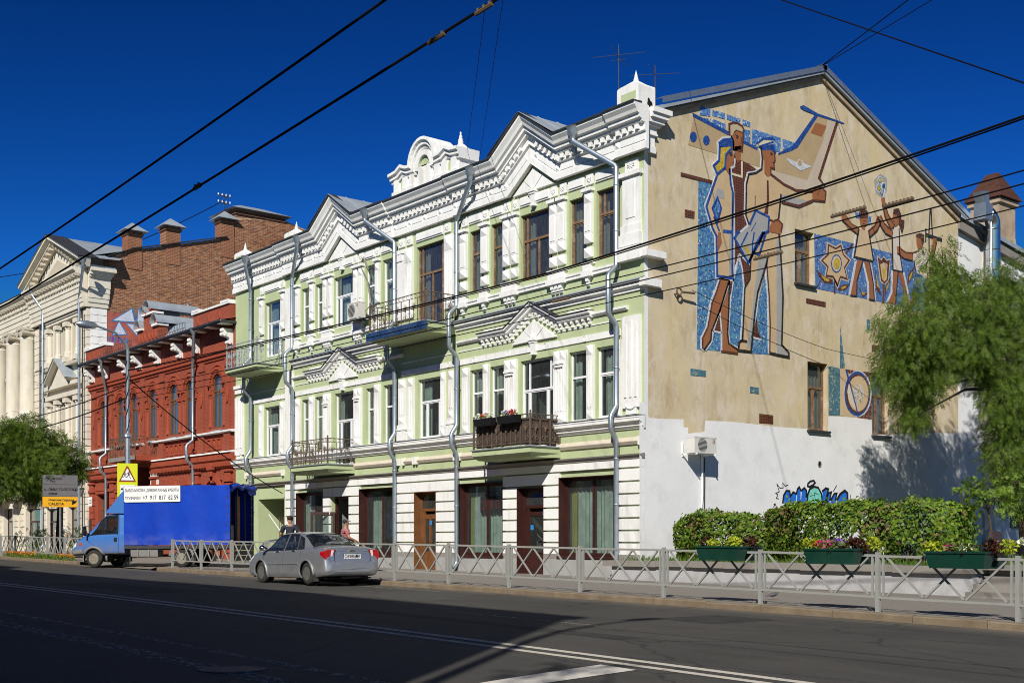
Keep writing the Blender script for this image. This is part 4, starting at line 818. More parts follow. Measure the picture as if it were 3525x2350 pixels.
('cap_band','m_navy',4,'p',[(34.98,15.99),(35.74,16.26),(35.88,15.91),(35.58,15.99),(35.05,15.88)]),
('cap_band','m_navy',4,'p',[(34.72,16.07),(35.11,16.34),(35.64,16.49),(35.81,16.45),(35.74,16.37),(35.16,16.28),(34.81,16.04)]),
('cap_stripe','m_navy',4,0.068,[(34.95,16.00),(35.72,16.32)]),
('back_line','m_white',3,0.095,[(34.78,16.03),(34.95,15.95),(35.05,15.58),(35.00,15.20),(34.69,15.01),(34.27,14.89),(34.13,14.48),(34.10,13.34),(34.29,13.01),(33.87,12.69)]),
('back_line','m_black',4,0.081,[(34.87,15.99),(35.01,15.93),(35.08,15.58),(35.05,15.19),(34.71,14.98),(34.32,14.86),(34.19,14.47),(34.16,13.35),(34.34,13.03)]),
('tie','m_brown',4,'p',[(35.34,14.84),(35.43,14.84),(35.46,14.20),(35.40,13.60),(35.18,13.60),(35.34,14.01)]),
('lapel','m_brown',4,0.03,[(34.68,14.16),(34.67,13.65)]),
('map','m_grey',5,'p',[(34.69,13.62),(35.46,13.51),(35.40,12.96),(35.13,12.89),(34.85,12.41),(34.28,11.65),(33.52,12.42),(33.92,12.70),(34.30,12.99)]),
('map_line','m_navy',6,0.095,[(34.35,13.03),(34.69,13.61),(35.45,13.50),(35.40,12.96),(35.11,12.86),(34.86,12.41)]),
('map_line','m_navy',6,0.095,[(33.79,12.74),(33.53,12.42),(34.28,11.66),(35.19,12.90)]),
('map_line','m_navy',6,0.068,[(34.25,12.75),(33.87,12.19)]),
('map_line','m_navy',6,0.068,[(34.61,12.81),(34.51,12.36),(34.51,12.02)]),
('map_line','m_navy',6,0.108,[(35.11,12.89),(34.77,12.46),(34.33,11.69)]),
('map_line','m_navy',6,0.081,[(34.51,12.07),(34.90,12.04),(35.27,12.88)]),
('map_line','m_navy',6,0.03,[(34.72,13.19),(34.43,12.81)]),
('ribbon','m_yellow',6,'p',[(33.97,12.22),(34.23,12.21),(34.43,11.97),(34.35,11.86),(34.12,12.09)]),
('hand','m_skin',5,'p',[(35.64,13.37),(35.96,13.50),(36.23,13.37),(36.13,13.07),(36.12,12.98),(35.48,12.96),(35.40,13.03)]),
('hand_line','m_brown',6,0.068,[(35.48,13.42),(35.69,13.39),(35.96,13.50),(36.23,13.36),(36.13,13.08)]),
('leg_line','m_black',4,0.095,[(36.04,12.97),(36.13,12.37),(36.27,10.70),(36.20,8.88),(36.61,8.63),(36.62,8.47),(35.91,8.49),(35.48,8.52)]),
('leg_line','m_black',4,0.095,[(35.43,12.19),(35.33,11.80),(34.82,10.65),(34.66,9.89),(34.45,8.46),(33.75,8.44),(33.79,8.72),(33.92,8.80),(34.23,8.80)]),
('leg_line','m_black',4,0.081,[(34.43,11.77),(34.38,11.09),(34.10,10.72),(33.98,8.84)]),
('leg_line','m_brown',4,0.068,[(35.33,11.77),(35.48,10.56),(35.53,9.54),(35.50,8.52)]),
('leg_line','m_white',3,0.068,[(35.29,11.66),(34.87,10.69),(34.77,9.97),(34.49,8.99),(35.03,8.95)]),
('leg_line','m_white',3,0.068,[(35.27,11.66),(35.40,10.55),(35.45,8.48)]),
('leg_line','m_white',3,0.068,[(33.78,11.88),(33.97,11.37),(34.06,10.75),(33.98,9.70),(33.88,8.83)]),
('leg_line','m_white',3,0.068,[(33.81,11.90),(34.38,11.60)]),
('leg_line','m_white',3,0.068,[(33.78,11.88),(33.52,10.98)]),
('shoe','m_grey',3,'p',[(35.91,8.85),(36.18,8.88),(36.61,8.62),(36.61,8.48),(35.91,8.52)]),
('tile_plate','m_brown',1,'p',[(37.68,10.81),(38.88,10.81),(38.88,10.61),(37.68,10.62)]),
('tile_plate','m_teal',1,'p',[(31.25,7.57),(32.04,7.56),(32.04,7.35),(31.25,7.33)]),
('tile_plate','m_teal',1,'p',[(34.41,7.20),(34.90,7.19),(34.90,6.96),(34.41,6.97)]),
('tile_plate','m_brown',1,'p',[(34.93,6.25),(35.72,6.24),(35.72,5.92),(34.93,5.91)]),
('tile_plate','m_teal',1,'p',[(41.57,10.46),(41.78,10.46),(41.78,10.00),(41.57,9.99)]),
('tile_plate','m_brown',1,'p',[(41.91,9.47),(42.44,9.50),(42.44,9.24),(41.91,9.23)]),
('blue_field','m_blue3',0,'p',[(38.17,13.34),(43.34,13.35),(44.91,13.28),(45.12,12.81),(46.02,12.62),(45.60,11.24),(44.44,11.21),(43.11,11.27),(38.25,11.25)]),
('flower_rim','m_pale',1,'p',[(38.95,13.15),(39.50,13.05),(39.90,13.25),(40.10,12.87),(40.53,12.67),(40.16,12.28),(40.38,11.78),(39.86,11.81),(39.64,11.40),(39.31,11.74),(38.79,11.71),(38.92,12.14),(38.47,12.37),(38.92,12.69)]),
('flower_line','m_brown',2,'p',[(39.01,13.08),(39.51,13.00),(39.86,13.18),(40.04,12.82),(40.44,12.65),(40.11,12.29),(40.30,11.84),(39.83,11.87),(39.63,11.49),(39.33,11.80),(38.86,11.77),(38.98,12.16),(38.57,12.37),(38.98,12.67)]),
('flower','m_rough',3,'p',[(39.08,12.99),(39.51,12.92),(39.82,13.07),(39.97,12.77),(40.31,12.62),(40.03,12.31),(40.19,11.93),(39.79,11.95),(39.61,11.63),(39.36,11.89),(38.95,11.87),(39.06,12.20),(38.70,12.38),(39.06,12.63)]),
('flower_ring','m_navy',4,'p',[(39.89,12.43),(39.86,12.29),(39.79,12.16),(39.67,12.07),(39.54,12.02),(39.41,12.03),(39.30,12.09),(39.23,12.20),(39.20,12.33),(39.23,12.47),(39.30,12.60),(39.41,12.70),(39.54,12.74),(39.67,12.73),(39.79,12.67),(39.86,12.57)]),
('flower_ring','m_pale',5,'p',[(39.83,12.42),(39.81,12.30),(39.74,12.19),(39.65,12.11),(39.54,12.07),(39.43,12.08),(39.34,12.13),(39.28,12.23),(39.26,12.34),(39.28,12.46),(39.34,12.57),(39.43,12.65),(39.54,12.69),(39.65,12.68),(39.74,12.63),(39.81,12.54)]),
('flower_eye','m_yellow',6,'p',[(39.77,12.41),(39.75,12.33),(39.71,12.25),(39.64,12.20),(39.55,12.17),(39.47,12.17),(39.40,12.21),(39.36,12.27),(39.34,12.35),(39.36,12.44),(39.40,12.51),(39.47,12.57),(39.55,12.60),(39.64,12.60),(39.71,12.56),(39.75,12.50)]),
('stem','m_brown',2,0.095,[(39.63,11.50),(39.45,11.76),(39.45,11.22)]),
('stem','m_brown',2,0.081,[(40.62,13.33),(40.17,12.86)]),
('stem','m_brown',2,0.03,[(38.57,11.61),(38.28,11.27)]),
('leaf','m_brown',2,'p',[(38.31,11.96),(38.86,11.76),(39.33,11.75),(39.27,11.56),(38.80,11.53),(38.45,11.73)]),
('leaf_heart','m_yellow',3,'p',[(38.58,11.83),(38.86,11.73),(39.09,11.72),(39.07,11.63),(38.83,11.62),(38.66,11.72)]),
('leaf','m_brown',2,'p',[(39.63,11.41),(40.04,11.65),(40.41,11.69),(40.17,11.46),(39.81,11.36)]),
('leaf_heart','m_yellow',3,'p',[(39.82,11.46),(40.03,11.58),(40.21,11.60),(40.09,11.49),(39.91,11.44)]),
('leaf','m_brown',2,'p',[(40.96,11.71),(41.27,11.49),(41.64,11.51),(41.30,11.30)]),
('leaf_heart','m_yellow',3,'p',[(41.12,11.59),(41.27,11.48),(41.46,11.48),(41.29,11.38)]),
('leaf','m_brown',2,'p',[(44.88,13.04),(44.81,12.65),(44.37,12.16),(44.47,12.64)]),
('leaf_heart','m_yellow',3,'p',[(44.76,12.81),(44.73,12.62),(44.51,12.38),(44.56,12.61)]),
('leaf','m_brown',2,'p',[(42.12,12.61),(42.21,12.18),(42.47,11.72),(42.56,11.51),(42.18,11.72)]),
('leaf_heart','m_yellow',3,'p',[(42.21,12.33),(42.26,12.11),(42.39,11.88),(42.44,11.78),(42.24,11.88)]),
('leaf','m_brown',2,'p',[(43.18,12.37),(43.11,12.07),(42.82,11.55),(42.82,11.88)]),
('leaf_heart','m_yellow',3,'p',[(43.08,12.15),(43.05,12.01),(42.90,11.74),(42.90,11.91)]),
('dress','m_cream2',2,'p',[(41.02,13.98),(41.67,14.01),(42.02,12.84),(40.71,12.81)]),
('dress_line','m_black',3,0.095,[(41.02,13.98),(40.71,12.81),(41.99,12.82)]),
('dress_line','m_black',3,0.081,[(41.67,14.01),(42.01,12.84)]),
('arm','m_skin',2,0.3,[(40.04,14.29),(40.35,14.02),(40.99,13.87)]),
('arm_line','m_black',3,0.068,[(39.95,14.12),(40.29,13.99),(40.96,13.71)]),
('arm_line','m_brown',3,0.03,[(40.17,14.37),(40.53,14.10),(41.02,14.02)]),
('hand','m_skin',3,'p',[(39.89,14.31),(40.14,14.38),(40.36,14.20),(40.04,14.10),(39.91,14.16)]),
('arm','m_skin',2,0.3,[(41.74,13.89),(42.18,14.17),(42.40,14.60)]),
('arm_line','m_black',3,0.068,[(41.76,13.75),(42.28,14.13),(42.50,14.47)]),
('arm_line','m_brown',3,0.068,[(41.67,13.99),(42.12,14.29),(42.34,14.70)]),
('hair','m_hair',3,'p',[(41.64,14.65),(41.62,14.56),(41.55,14.48),(41.45,14.42),(41.33,14.38),(41.21,14.38),(41.11,14.41),(41.04,14.47),(41.02,14.54),(41.04,14.63),(41.11,14.71),(41.21,14.77),(41.33,14.81),(41.45,14.81),(41.55,14.79),(41.62,14.73)]),
('face','m_skin',4,'p',[(41.07,14.38),(41.64,14.49),(41.58,14.23),(41.39,14.11),(41.14,14.16)]),
('neck','m_skin',3,0.22,[(41.33,14.14),(41.33,13.99)]),
('bow','m_blue',2,'p',[(40.77,14.62),(41.03,14.59),(41.06,14.40),(40.84,14.39)]),
('bow','m_blue',2,'p',[(41.64,14.55),(41.87,14.62),(41.78,14.26),(41.62,14.26)]),
('eye','m_black',5,0.022,[(41.30,14.34),(41.52,14.35)]),
('mouth','m_black',5,0.022,[(41.27,14.22),(41.39,14.23)]),
('leg','m_skin',2,'p',[(40.90,12.73),(41.28,12.75),(40.87,11.92),(40.85,11.29),(40.46,11.27),(40.66,11.89)]),
('leg','m_skin',2,'p',[(41.36,12.73),(41.74,12.76),(41.97,11.96),(42.06,11.28),(41.72,11.29),(41.71,11.92)]),
('leg_line','m_black',3,0.068,[(41.28,12.73),(40.90,11.92),(40.87,11.29),(40.46,11.27)]),
('leg_line','m_black',3,0.068,[(41.74,12.75),(41.99,11.96),(42.07,11.27),(41.72,11.27)]),
('leg_line','m_white',1,0.135,[(40.84,12.70),(40.59,11.88),(40.41,11.26)]),
('leg_line','m_white',1,0.135,[(41.34,12.69),(41.64,11.91),(41.67,11.27)]),
('leg_line','m_white',1,0.135,[(41.80,12.75),(42.02,12.00),(42.12,11.29)]),
('leg_line','m_white',1,0.135,[(40.96,13.95),(40.64,12.80),(40.84,12.72)]),
('dress','m_white2',2,'p',[(43.34,14.45),(43.80,14.45),(43.82,13.46),(44.05,12.69),(43.37,12.68),(43.31,14.03)]),
('dress_line','m_black',3,0.068,[(43.80,14.45),(43.84,13.47),(44.05,12.69),(43.37,12.68),(43.32,13.96)]),
('arm','m_skin',2,0.24,[(42.70,15.36),(42.82,15.03),(43.05,14.63),(43.44,14.41)]),
('arm_line','m_brown',3,0.068,[(42.79,15.30),(43.02,14.89),(43.51,14.48)]),
('arm_line','m_brown',3,0.068,[(42.63,15.24),(42.82,14.74),(43.24,14.32)]),
('hand','m_skin',3,'p',[(42.55,15.47),(42.79,15.54),(42.84,15.26),(42.61,15.22)]),
('arm','m_skin',2,0.27,[(42.42,14.71),(42.60,14.44),(42.92,14.20),(43.34,14.09)]),
('arm_line','m_black',3,0.068,[(42.35,14.59),(42.53,14.32),(42.85,14.07),(43.34,14.01)]),
('arm_line','m_brown',3,0.068,[(42.50,14.76),(42.76,14.47),(43.34,14.26)]),
('hair','m_hair',3,'p',[(43.39,14.99),(43.43,15.18),(43.77,15.27),(43.97,15.01),(43.94,14.84),(44.18,14.84),(44.16,14.59),(44.02,14.25),(43.85,14.54),(43.76,14.64),(43.61,14.95)]),
('face','m_skin',4,'p',[(43.37,14.96),(43.61,14.95),(43.77,14.75),(43.74,14.61),(43.51,14.47),(43.47,14.63),(43.34,14.72)]),
('leg','m_skin',2,'p',[(43.37,12.64),(43.70,12.65),(43.61,11.91),(43.51,11.28),(43.00,11.29),(43.34,11.76)]),
('leg','m_skin',2,'p',[(43.70,12.63),(44.07,12.68),(44.41,11.82),(44.54,11.30),(44.20,11.26),(44.17,11.83)]),
('leg_line','m_black',3,0.068,[(43.72,12.64),(43.63,11.91),(43.54,11.28)]),
('leg_line','m_white',1,0.135,[(43.31,12.65),(43.28,11.75),(42.95,11.28)]),
('leg_line','m_white',1,0.135,[(44.12,12.69),(44.47,11.83),(44.57,11.35)]),
('bouquet_field','m_grey',0,'p',[(42.50,16.45),(42.95,16.35),(42.95,15.86),(42.66,15.49),(42.18,15.61),(42.05,16.11)]),
('blossom','m_white',1,'p',[(42.63,16.20),(42.61,16.11),(42.55,16.04),(42.47,16.00),(42.38,16.01),(42.32,16.06),(42.30,16.13),(42.32,16.22),(42.38,16.29),(42.47,16.33),(42.55,16.32),(42.61,16.27)]),
('blossom_ring','m_teal',2,'p',[(42.60,16.19),(42.58,16.12),(42.53,16.07),(42.47,16.04),(42.40,16.04),(42.35,16.08),(42.34,16.14),(42.35,16.21),(42.40,16.26),(42.47,16.29),(42.53,16.29),(42.58,16.25)]),
('blossom_eye','m_yellow',3,'p',[(42.56,16.18),(42.55,16.13),(42.51,16.10),(42.47,16.08),(42.42,16.08),(42.39,16.11),(42.38,16.15),(42.39,16.19),(42.42,16.23),(42.47,16.25),(42.51,16.25),(42.55,16.22)]),
('blossom','m_white',1,'p',[(42.56,15.88),(42.54,15.79),(42.48,15.71),(42.39,15.67),(42.30,15.68),(42.24,15.73),(42.22,15.82),(42.24,15.91),(42.30,15.98),(42.39,16.02),(42.48,16.01),(42.54,15.96)]),
('blossom_ring','m_teal',2,'p',[(42.53,15.87),(42.51,15.80),(42.46,15.74),(42.39,15.71),(42.32,15.72),(42.27,15.76),(42.26,15.82),(42.27,15.89),(42.32,15.95),(42.39,15.98),(42.46,15.98),(42.51,15.94)]),
('blossom_eye','m_yellow',3,'p',[(42.49,15.86),(42.47,15.81),(42.44,15.77),(42.39,15.75),(42.34,15.76),(42.31,15.78),(42.30,15.83),(42.31,15.88),(42.34,15.92),(42.39,15.94),(42.44,15.94),(42.47,15.91)]),
('blossom','m_white',1,'p',[(42.87,16.01),(42.85,15.93),(42.79,15.86),(42.71,15.83),(42.63,15.83),(42.58,15.88),(42.56,15.96),(42.58,16.04),(42.63,16.11),(42.71,16.14),(42.79,16.14),(42.85,16.09)]),
('blossom_ring','m_teal',2,'p',[(42.83,16.01),(42.82,15.94),(42.77,15.89),(42.71,15.86),(42.65,15.87),(42.61,15.90),(42.59,15.96),(42.61,16.03),(42.65,16.08),(42.71,16.11),(42.77,16.10),(42.82,16.07)]),
('blossom_eye','m_navy',3,'p',[(42.80,16.00),(42.79,15.95),(42.75,15.92),(42.71,15.90),(42.67,15.90),(42.64,15.93),(42.63,15.97),(42.64,16.01),(42.67,16.05),(42.71,16.07),(42.75,16.07),(42.79,16.04)]),
('bouquet_stem','m_navy',2,0.03,[(42.71,15.82),(42.60,15.53)]),
('bouquet_stem','m_navy',2,0.03,[(42.44,15.69),(42.63,15.56)]),
('bouquet_stem','m_white',2,0.068,[(42.82,15.84),(42.67,15.51)]),
('tulip_rim','m_pale',1,'p',[(42.24,13.12),(42.54,12.99),(42.72,13.15),(42.92,13.03),(43.21,13.13),(43.05,12.18),(42.76,11.97),(42.47,12.08)]),
('tulip_line','m_brown',2,'p',[(42.30,13.07),(42.54,12.94),(42.72,13.10),(42.92,12.98),(43.15,13.07),(43.00,12.21),(42.76,12.03),(42.53,12.13)]),
('tulip','m_rough',3,'p',[(42.47,12.77),(42.72,12.89),(42.97,12.85),(42.91,12.23),(42.76,12.12),(42.60,12.19)]),
('tulip_eye','m_yellow',4,'p',[(42.60,12.62),(42.84,12.66),(42.81,12.28),(42.71,12.21),(42.63,12.25)]),
('stem','m_brown',2,0.121,[(42.71,12.02),(42.70,11.24)]),
('hair','m_hair',3,'p',[(45.06,14.31),(45.08,14.42),(45.32,14.49),(45.62,14.49),(45.64,14.21),(45.52,13.99),(45.39,14.26)]),
('face','m_skin',2,'p',[(45.08,14.27),(45.43,14.29),(45.53,13.97),(45.50,13.85),(45.19,13.80),(45.08,14.04)]),
('shirt','m_white2',2,'p',[(45.26,13.83),(45.53,13.88),(46.03,13.75),(45.96,13.47),(45.71,13.01),(45.05,12.91),(44.81,13.30),(44.76,13.56)]),
('tie','m_brown',3,'p',[(45.45,13.84),(45.60,13.81),(45.59,13.57),(45.50,13.68)]),
('arm','m_skin',2,0.3,[(43.80,13.56),(44.24,13.39),(44.81,13.42)]),
('arm_line','m_black',3,0.068,[(43.67,13.40),(44.17,13.25),(44.81,13.26)]),
('arm_line','m_brown',3,0.068,[(43.94,13.62),(44.30,13.52),(44.81,13.59),(45.26,13.74)]),
('hand','m_skin',3,'p',[(43.63,13.69),(43.90,13.71),(43.98,13.49),(43.67,13.40)]),
('arm','m_skin',2,0.26,[(46.13,13.57),(46.32,13.92),(46.41,14.25)]),
('arm_line','m_black',3,0.068,[(45.95,13.45),(46.27,13.55),(46.48,14.02),(46.58,14.31)]),
('hand','m_skin',3,'p',[(46.28,14.44),(46.57,14.47),(46.58,14.31),(46.30,14.21)]),
('shorts','m_navy',2,'p',[(44.98,12.78),(45.50,12.76),(45.27,12.00),(44.76,12.02)]),
('shirt_line','m_black',3,0.068,[(44.88,13.28),(45.00,12.89)]),
('shirt_line','m_black',3,0.068,[(45.88,13.42),(45.71,13.01)]),
('glider','m_black',2,0.149,[(45.75,14.50),(46.37,14.48),(47.01,14.47)]),
('glider_wing','m_black',2,0.068,[(46.03,13.80),(46.01,14.58),(46.10,15.61),(46.17,15.62),(46.27,14.54)]),
('glider_tail','m_black',2,0.068,[(45.77,14.77),(45.77,14.19)]),
('leg','m_skin',2,'p',[(44.81,11.99),(45.12,11.99),(44.85,11.46),(44.57,11.31)]),
('spire','m_teal',1,'p',[(39.82,9.98),(40.12,8.37),(39.79,8.36)]),
('teal_panel','m_teal',0,'p',[(39.07,8.36),(39.81,8.34),(39.81,6.50),(39.08,6.45)]),
('tan_panel','m_cream2',0,'p',[(39.82,8.34),(41.93,8.36),(41.89,6.49),(39.82,6.48)]),
('speckled_corner','m_speck',1,'p',[(40.14,8.33),(41.93,8.36),(41.89,6.48),(40.96,6.49),(41.52,6.97),(41.80,7.51),(41.52,8.04),(40.96,8.33),(40.41,8.17)]),
('ring_outer','m_white',2,'p',[(41.88,7.51),(41.85,7.27),(41.76,7.04),(41.61,6.83),(41.42,6.67),(41.20,6.57),(40.96,6.52),(40.72,6.54),(40.51,6.61),(40.32,6.75),(40.18,6.92),(40.09,7.14),(40.06,7.37),(40.09,7.61),(40.18,7.83),(40.32,8.03),(40.51,8.19),(40.72,8.31),(40.96,8.36),(41.20,8.35),(41.42,8.27),(41.61,8.14),(41.76,7.96),(41.85,7.75)]),
('ring_middle','m_navy',3,'p',[(41.78,7.50),(41.75,7.27),(41.66,7.05),(41.52,6.85),(41.34,6.70),(41.13,6.60),(40.91,6.55),(40.69,6.57),(40.48,6.64),(40.30,6.77),(40.17,6.94),(40.09,7.15),(40.06,7.37),(40.09,7.60),(40.17,7.81),(40.30,8.01),(40.48,8.16),(40.69,8.27),(40.91,8.32),(41.13,8.31),(41.34,8.24),(41.52,8.11),(41.66,7.94),(41.75,7.73)]),
('ring_brown','m_brown',4,'p',[(41.73,7.50),(41.70,7.29),(41.62,7.09),(41.50,6.92),(41.33,6.78),(41.14,6.69),(40.93,6.65),(40.73,6.66),(40.54,6.73),(40.38,6.84),(40.26,7.00),(40.18,7.18),(40.15,7.38),(40.18,7.58),(40.26,7.77),(40.38,7.95),(40.54,8.08),(40.73,8.18),(40.93,8.22),(41.14,8.21),(41.33,8.15),(41.50,8.04),(41.62,7.89),(41.70,7.70)]),
('disc','m_cream2',5,'p',[(41.66,7.49),(41.63,7.31),(41.56,7.13),(41.45,6.97),(41.31,6.85),(41.14,6.77),(40.96,6.73),(40.78,6.75),(40.61,6.80),(40.47,6.91),(40.37,7.04),(40.30,7.21),(40.27,7.39),(40.30,7.57),(40.37,7.74),(40.47,7.90),(40.61,8.02),(40.78,8.10),(40.96,8.14),(41.14,8.14),(41.31,8.08),(41.45,7.98),(41.56,7.84),(41.63,7.67)]),
('pebble_disc','m_pebble',6,'p',[(41.34,7.45),(41.31,7.29),(41.23,7.16),(41.10,7.07),(40.96,7.03),(40.81,7.05),(40.69,7.12),(40.61,7.24),(40.58,7.39),(40.61,7.54),(40.69,7.67),(40.81,7.76),(40.96,7.81),(41.10,7.79),(41.23,7.71),(41.31,7.59)]),
('pointer','m_navy',7,0.068,[(40.17,8.33),(40.96,6.56)]),
('disc_segment','m_white2',6,'p',[(40.35,7.80),(40.84,6.79),(40.59,6.91),(40.35,7.14),(40.24,7.46)]),
('white_patch','white_gable',-1,'p',[(28.77,6.22),(29.06,6.24),(29.10,5.96),(29.22,5.73),(29.93,5.74),(30.90,5.79),(30.91,5.52),(31.14,5.51),(31.13,5.31),(31.98,5.42),(32.00,5.81),(33.36,5.86),(34.62,5.85),(36.12,5.83),(37.78,5.86),(37.83,5.80),(39.05,5.82),(39.07,6.43),(40.58,6.49),(41.90,6.49),(41.94,5.88),(43.15,5.93),(45.16,6.13),(47.78,6.26),(48.25,6.27),(48.25,-1.98),(28.77,-1.14)]),
('graffiti_shape','g_blue',0,'p',[(36.27,3.01),(36.33,3.31),(36.47,3.46),(36.67,3.47),(36.70,3.02)]),
('graffiti_shape','g_blue',0,'p',[(36.70,3.02),(36.73,3.32),(36.89,3.42),(37.07,3.36),(37.08,3.02)]),
('graffiti_shape','g_blue',0,'p',[(37.10,3.02),(37.15,3.54),(37.24,3.62),(37.34,3.51),(37.34,3.03)]),
('graffiti_shape','g_blue',0,'p',[(37.35,3.03),(37.42,3.52),(37.55,3.60),(37.67,3.51),(37.65,3.03)]),
('graffiti_shape','g_blue',0,'p',[(37.62,3.03),(37.73,3.34),(37.81,3.38),(37.78,3.04)]),
('graffiti_head','g_mint',1,'p',[(37.74,3.04),(37.77,3.38),(37.90,3.57),(38.14,3.66),(38.38,3.63),(38.57,3.43),(38.66,3.05)]),
('graffiti_shape','g_blue',0,'p',[(38.66,3.05),(38.69,3.47),(38.87,3.63),(39.02,3.61),(38.99,3.06)]),
('graffiti_shape','g_blue',0,'p',[(38.86,3.06),(39.05,3.45),(39.21,3.49),(39.12,3.06)]),
('graffiti_shape','g_blue',0,'p',[(39.15,3.06),(39.43,3.44),(39.56,3.45),(39.52,3.07)]),
('graffiti_shape','g_blue',0,'p',[(39.56,3.07),(39.80,3.43),(40.08,3.56),(40.25,3.48),(40.28,3.09)]),
('graffiti_shape','g_blue',0,'p',[(35.57,2.34),(35.71,2.57),(35.93,2.64),(36.16,2.58),(36.19,2.40),(35.99,2.31)]),
('graffiti_shape','g_blue',0,'p',[(36.24,2.11),(36.44,2.40),(36.79,2.26),(36.70,1.97),(36.50,1.89),(36.70,1.93),(36.50,1.68),(36.26,1.82)]),
('graffiti_shape','g_blue',0,'p',[(39.61,2.32),(39.86,2.29),(40.08,2.25),(39.93,2.12),(39.71,2.15)]),
('graffiti_line','g_black',2,0.068,[(36.27,3.01),(36.33,3.31),(36.48,3.48),(36.68,3.48),(36.72,3.28),(36.89,3.44),(37.08,3.38),(37.15,3.56),(37.25,3.64),(37.36,3.51),(37.44,3.54),(37.56,3.62),(37.69,3.52),(37.67,3.26)]),
('graffiti_line','g_black',2,0.081,[(37.74,3.08),(37.77,3.38),(37.90,3.58),(38.14,3.68),(38.40,3.65),(38.60,3.43),(38.67,3.10)]),
('graffiti_line','g_black',2,0.081,[(38.66,3.51),(38.89,3.64),(39.05,3.61),(38.87,3.13)]),
('graffiti_line','g_black',2,0.068,[(38.86,3.13),(39.07,3.46),(39.24,3.50),(39.12,3.18)]),
('graffiti_line','g_black',2,0.068,[(39.18,3.17),(39.43,3.45),(39.59,3.46),(39.49,3.19)]),
('graffiti_line','g_black',2,0.095,[(39.58,3.19),(39.80,3.43),(40.10,3.58),(40.28,3.48),(40.29,3.16)]),
('graffiti_line','g_black',2,0.068,[(35.55,2.34),(35.70,2.59),(35.93,2.65),(36.19,2.58)]),
('graffiti_line','g_black',2,0.068,[(37.76,3.69),(37.78,3.78),(37.93,3.88),(38.14,3.91),(38.22,3.83),(38.08,3.74),(37.87,3.67),(37.76,3.69)]),
('graffiti_line','g_black',2,0.022,[(37.90,3.31),(38.41,3.41),(38.17,3.45),(38.23,3.15)]),
('graffiti_line','g_black',2,0.022,[(35.92,3.73),(36.10,3.57),(36.30,3.59),(36.27,3.77),(36.41,3.65),(36.59,3.71)]),
('graffiti_line','g_black',2,0.022,[(35.93,3.71),(36.07,3.44),(35.85,3.37),(35.99,3.33),(35.90,3.19),(36.04,3.17)]),
('graffiti_line','g_black',2,0.022,[(35.73,2.86),(35.85,2.99),(35.76,2.97),(35.90,2.90)]),
('graffiti_line','g_black',2,0.022,[(39.58,3.77),(39.36,3.53)]),
('graffiti_line','g_black',2,0.019,[(40.48,3.42),(40.46,3.25),(40.34,3.17)]),
('graffiti_line','g_black',2,0.019,[(40.46,3.25),(40.59,3.14)]),
('graffiti_dot','g_olive',2,'p',[(36.45,3.25),(36.53,3.32),(36.59,3.27),(36.53,3.19)]),
('graffiti_dot','g_olive',2,'p',[(37.99,3.12),(38.08,3.22),(38.20,3.12)]),
('graffiti_dot','g_olive',2,'p',[(38.26,3.12),(38.35,3.23),(38.47,3.13)]),
]
# ---------------------------------------------------------------- gable wall with the mosaic

m, nt, b = nt_new('gable_plaster'); p = pos(nt)
n1 = noise(nt, p, .35, 6, .62); n2 = noise(nt, pos(nt, (1,1,.4)), 1.9, 8, .7); n3 = noise(nt, p, 7, 5, .7); n4 = noise(nt, pos(nt,(1,1,.6)), 1.5, 8, .7)
c = ramp(nt, n1, [(.32, (.57,.46,.27)), (.5, (.54,.45,.30)), (.68, (.61,.51,.34))])
c = mixc(nt, maprange(nt, n2, .5, .68, 0, .7), c, (.36,.28,.17)); c = mixc(nt, maprange(nt, n4, .5, .62, 0, .85), c, (.62,.54,.43)); c = mixc(nt, maprange(nt, noise(nt, pos(nt,(1,1,.4)), .7, 4, .6), .54, .66, 0, .45), c, (.60,.48,.23))
c = mixc(nt, maprange(nt, n3, .62, .8, 0, .6), c, (.18,.15,.11))
nt.links.new(c, b.inputs['Base Color']); b.inputs['Roughness'].default_value = .92; bump(nt, b, noise(nt, p, 18, 5, .65), .3, .015)
def mosaic(name, stops, cell=16, grout=(.25,.22,.18), gw=.012, rough=.35):
    m, nt, b = nt_new(name); p = pos(nt)
    v = nt.nodes.new('ShaderNodeTexVoronoi'); v.inputs['Scale'].default_value = cell; nt.links.new(p, v.inputs['Vector'])
    e = nt.nodes.new('ShaderNodeTexVoronoi'); e.feature = 'DISTANCE_TO_EDGE'; e.inputs['Scale'].default_value = cell; nt.links.new(p, e.inputs['Vector'])
    sp = nt.nodes.new('ShaderNodeSeparateColor'); nt.links.new(v.outputs['Color'], sp.inputs[0])
    c = ramp(nt, sp.outputs[0], stops, 'CONSTANT'); c = mixc(nt, maprange(nt, e.outputs['Distance'], 0, gw*5, 1, 0), c, grout)
    nt.links.new(c, b.inputs['Base Color']); b.inputs['Roughness'].default_value = rough; b.inputs['Specular IOR Level'].default_value = .5; bump(nt, b, sp.outputs[1], .25, .01)
